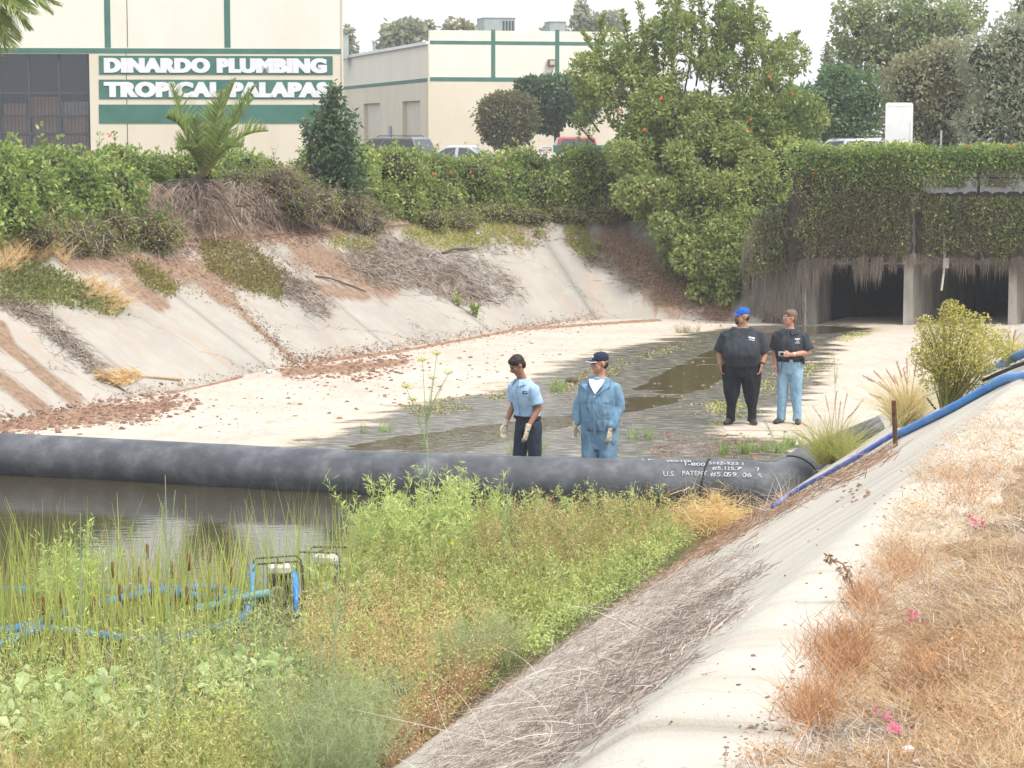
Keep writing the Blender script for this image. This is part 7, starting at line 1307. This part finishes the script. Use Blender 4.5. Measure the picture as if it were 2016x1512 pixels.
# species straying through the whole mass
ALLW = [(560, 1260), (720, 1120), (960, 1060), (1330, 1045), (1290, 1110), (1060, 1290), (880, 1440), (760, 1560), (560, 1640)]
weeds('straw_stalks', 'pale dry stalks standing all through the weeds', ALLW, 420, (.35, .75), 'straw2', None, 22, 'tan', .016, .03, .55, .25, .2, .004, .6, .2)
weeds('stray_green', 'yellow green leafy stalks straying through the weeds', ALLW, 260, (.3, .68), 'stem_g', None, 45, 'willow', .05, .03, .2, .25, .2, .005, .22, .5)
weeds('stray_rust', 'rusty seed stalks straying through the weeds', ALLW, 70, (.3, .6), 'rust2', None, 40, 'rust2', .017, .03, .45, .25, .2, .004, .5, .2)
weeds('stray_straw', 'dry grass stalks among the broad leaves and reeds', [(-400, 1360), (520, 1280), (560, 1500), (500, 1700), (-400, 1700)], 650, (.4, .8), 'straw2', None, 14, 'tan', .02, .03, .6, .25, .3, .0045, .5, .2)
weeds('stray_leafy', 'slender green sprigs among the broad leaves', [(-400, 1400), (520, 1300), (560, 1560), (-400, 1620)], 480, (.35, .75), 'stem_g', None, 40, 'willow', .05, .03, .2, .2, .2, .005, .2, .5)
P = bases(ALLW, 900); D, G, L = stems(P, (.3, .7), .3); V, Q = g_blades(P, D, L, RG.uniform(.008, .014, 900), .45, 5, G=G, tip=.1); stuff('arching_grass', V, Q, M['reed'], 'arching yellow green grass blades through the weeds', 'grass')
P = bases([(-40, 1330), (520, 1270), (580, 1500), (540, 1720), (-40, 1720)], 700); D, G, L = stems(P, (.35, .8), .3); V, Q = g_blades(P, D, L, RG.uniform(.008, .014, 700), .45, 5, G=G, tip=.1); stuff('arching_grass', V, Q, M['reed'], 'arching green grass blades among the broad leaves', 'grass')
# broad leaved plants
def g_broad(P, D, S):
    n = len(P); D = nrm(D); s = nrm(np.cross(D, rdir(n))); u = np.cross(s, D); S = S[:, None]; f = RG.uniform(.05, .25, (n, 1))
    V = np.stack([P, P+D*S*.25+s*S*.5+u*S*f, P+D*S*.75+s*S*.42+u*S*f, P+D*S, P+D*S*.75-s*S*.42+u*S*f, P+D*S*.25-s*S*.5+u*S*f], 1).reshape(-1, 3); b = (np.arange(n)*6)[:, None]; return V, np.concatenate([b+np.array([[0, 1, 2, 3]]), b+np.array([[0, 3, 4, 5]])])
for poly, n, hh, lb in (([(-40, 1420), (200, 1400), (330, 1430), (300, 1560), (-40, 1600)], 420, (.15, .42), 'pale green broad leaved plants below the reeds'), ([(380, 1370), (560, 1360), (580, 1420), (400, 1450)], 150, (.2, .45), 'pale broad leaved plant under the pump'), ([(600, 1180), (720, 1160), (720, 1200), (620, 1220)], 36, (.15, .35), 'few broad leaves by the second pump')):
    P = bases(poly, n); V1, Q1 = g_blades(P, np.stack([RG.normal(0, .2, n), RG.normal(0, .2, n), np.ones(n)], -1), .3, .006, .1, 2); P = P + np.stack([RG.normal(0, .04, n), RG.normal(0, .04, n), RG.uniform(*hh, n)], -1); V, Q = g_broad(P, rdir(n)*np.array([1, 1, .35])+np.array([0, -.25, .25]), RG.uniform(.035, .11, n)); o = stuff('broad_leaf_plants', V, Q, M['broad'], lb, 'plants'); quadmesh('stalks', V1, Q1, M['stem_g'], o)['kind'] = 'stuff'
# dry grasses bottom corner and straw heap against the dam
P = bases([(-60, 1560), (220, 1560), (240, 1740), (-60, 1740)], 900); D, G, L = stems(P, (.4, .8), .3); V, Q = g_blades(P, D, L, .006, .5, 4, G=G); stuff('dry_grass', V, Q, M['straw2'], 'arching dry grass below the broad leaves', 'grass')
hp0 = fl_pt(1405, 1060); hs_ = empty('straw_heap', hp0); tag(hs_, 'heap of golden straw piled against the stencilled dam', 'straw'); n = 9000
q = RG.normal(0, 1, (n, 3)); P = np.stack([q[:, 0]*.36, q[:, 1]*.24+.05, np.abs(q[:, 2])*.19*np.exp(-(q[:, 0]*.5)**2)], -1); V, Q = g_blades(P, rdir(n)*np.array([1, 1, .55])+np.array([0, -.15, .15]), RG.uniform(.1, .3, n), RG.uniform(.004, .008, n), .3, 3); quadmesh('straw', V, Q, M['straw2'], hs_)
P = np.array([[.07, .1, .25]])+RG.normal(0, .02, (240, 3)); V, Q = g_blades(P, np.stack([RG.normal(-.25, .12, 240), RG.normal(0, .1, 240), np.ones(240)], -1), RG.uniform(.15, .32, 240), .006, .2, 3); quadmesh('upright_straw', V, Q, M['straw2'], hs_)
m_ = MB(); blob_core(m_, [(np.array([0, .05, .05]), np.array([.36, .28, .2])), (np.array([.22, .1, .02]), np.array([.28, .2, .13]))], .9, 2); m_.build('heap_core', pmat('packed straw', [(0, (.3, .18, .08)), (1, (.5, .33, .16))], scale=20, rough=1), hs_)
# yellow daisies, each its own plant
for k, (x, y) in enumerate(((404, 1325), (373, 1349), (455, 1349), (386, 1357), (440, 1362), (459, 1370), (432, 1398), (457, 1412), (453, 1433), (360, 1425), (404, 1442), (551, 1441), (541, 1463), (262, 1437), (288, 1483), (246, 1495), (215, 1421), (382, 1265), (532, 1472), (792, 1096), (890, 1070), (375, 1475))):
    b = at_z(x+random.uniform(-12, 12), y+105, 0); t = at_y(x, y, b.y)-b; r = empty('yellow_daisy', b); tag(r, 'yellow daisy like weed flower on a thin stalk', 'flower', 'yellow flowers in the weeds'); MB().tube([(0, 0, 0), tuple(t*.5+Vector((.01, 0, 0))), tuple(t)], [.004, .003, .0025], 4).build('stalk', M['stem_g'], r)
    n = 12; a = np.linspace(0, 2*math.pi, n, endpoint=False); nn_ = nrm(np.array([0, -.7, .8])); e1 = np.array([1, 0, 0]); e2 = np.cross(nn_, e1); D = np.cos(a)[:, None]*e1 + np.sin(a)[:, None]*e2 + nn_*.25; sz = random.uniform(.014, .024); V, Q = g_leaves(np.tile(np.array(t), (n, 1)), D, sz, sz*.6); quadmesh('petals', V, Q, M['yellow'], r); MB().ell(tuple(np.array(t)+nn_*.004), .007, 8, 6).build('flower_head', M['yellow'], r)
# tall fennel plants with yellow umbels or bare stalks
def fennel(px, py, tops, label, umb=True, r0=.009):
    b = fl_pt(px, py); r = empty('fennel_plant', b); tag(r, label, 'plant'); m_ = MB(); um = []; th = []; main = at_y(*tops[0], b.y)-b
    for i, tp in enumerate(tops):
        t = at_y(*tp, b.y+random.uniform(-.15, .15))-b; st = Vector((0, 0, 0)) if i == 0 else main*random.uniform(.45, .75); md = st.lerp(t, .5) + Vector((0, 0, .04 if i else .0)); m_.tube([st, md, t], [r0 if i == 0 else r0*.55, r0*.6 if i == 0 else r0*.4, .003], 5)
        if umb:
            um = [];
            n = 90; d = nrm(rdir(n)*np.array([1, 1, .15])+np.array([0, 0, .55])); e = np.array(t)+d*RG.uniform(.03, .07, (n, 1)); V, Q = g_leaves(e, rdir(n), .016, .012); quadmesh('umbel', V, Q, M['umbel'], r); th.append(g_blades(np.tile(np.array(t), (n, 1)), d, .07, .0022, 0, 1))
        k = 90; qq = RG.uniform(.1, .9, k); P = np.array(st)+(np.array(t)-np.array(st))*qq[:, None]; th.append(g_blades(P, rdir(k)+np.array([0, 0, .5]), RG.uniform(.05, .16, k)*(1.1-qq), .003, .3, 2))
    m_.build('stalks', M['fennel_st'], r); V, Q = join(th); quadmesh('feathery_leaves', V, Q, M['fennel'], r)
fennel(852, 1080, [(832, 712), (852, 748), (800, 765), (882, 738), (812, 790), (860, 700)], 'tall fennel with pale yellow umbels rising in front of the dam')
fennel(335, 1330, [(325, 935), (345, 965), (318, 990)], 'tall bare fennel stalk rising through the reeds', False); fennel(160, 1330, [(158, 1010), (172, 1040)], 'slim fennel stalk at the pond edge of the reeds', False); fennel(650, 1450, [(668, 1080), (692, 1130), (640, 1150)], 'leaning grey green fennel stalk beside the pumps', False)
fennel(1000, 1120, [(990, 930), (1010, 950)], 'short fennel sprig below the man in the light blue shirt', False); fennel(1560, 930, [(1505, 830), (1490, 800)], 'leaning green sprig behind the stencilled dam before the heavy man', False, .006); fennel(1648, 905, [(1642, 690), (1650, 720)], 'thin pale fennel stalk rising from the green fountain grass', False, .006)
fennel(310, 1540, [(312, 1240), (300, 1270)], 'grey fennel stalk among the yellow flowers', False)
# ================================================================== pale air
hz_ = MB().box((0, 640, 14), (2900, 1420, 30)).build('haze', None)
hm = bpy.data.materials.new('pale haze'); hm.use_nodes = True; ht = hm.node_tree; ht.nodes.remove(ht.nodes['Principled BSDF'])
pv = ht.nodes.new('ShaderNodeVolumePrincipled'); pv.inputs['Color'].default_value = (.95, .97, 1, 1); pv.inputs['Density'].default_value = .0009; pv.inputs['Anisotropy'].default_value = .2
ht.links.new(pv.outputs[0], ht.nodes['Material Output'].inputs['Volume']); setmat(hz_, hm); tag(hz_, 'thin pale haze in the air over the whole place', 'haze', kind='stuff')
bpy.context.view_layer.update()
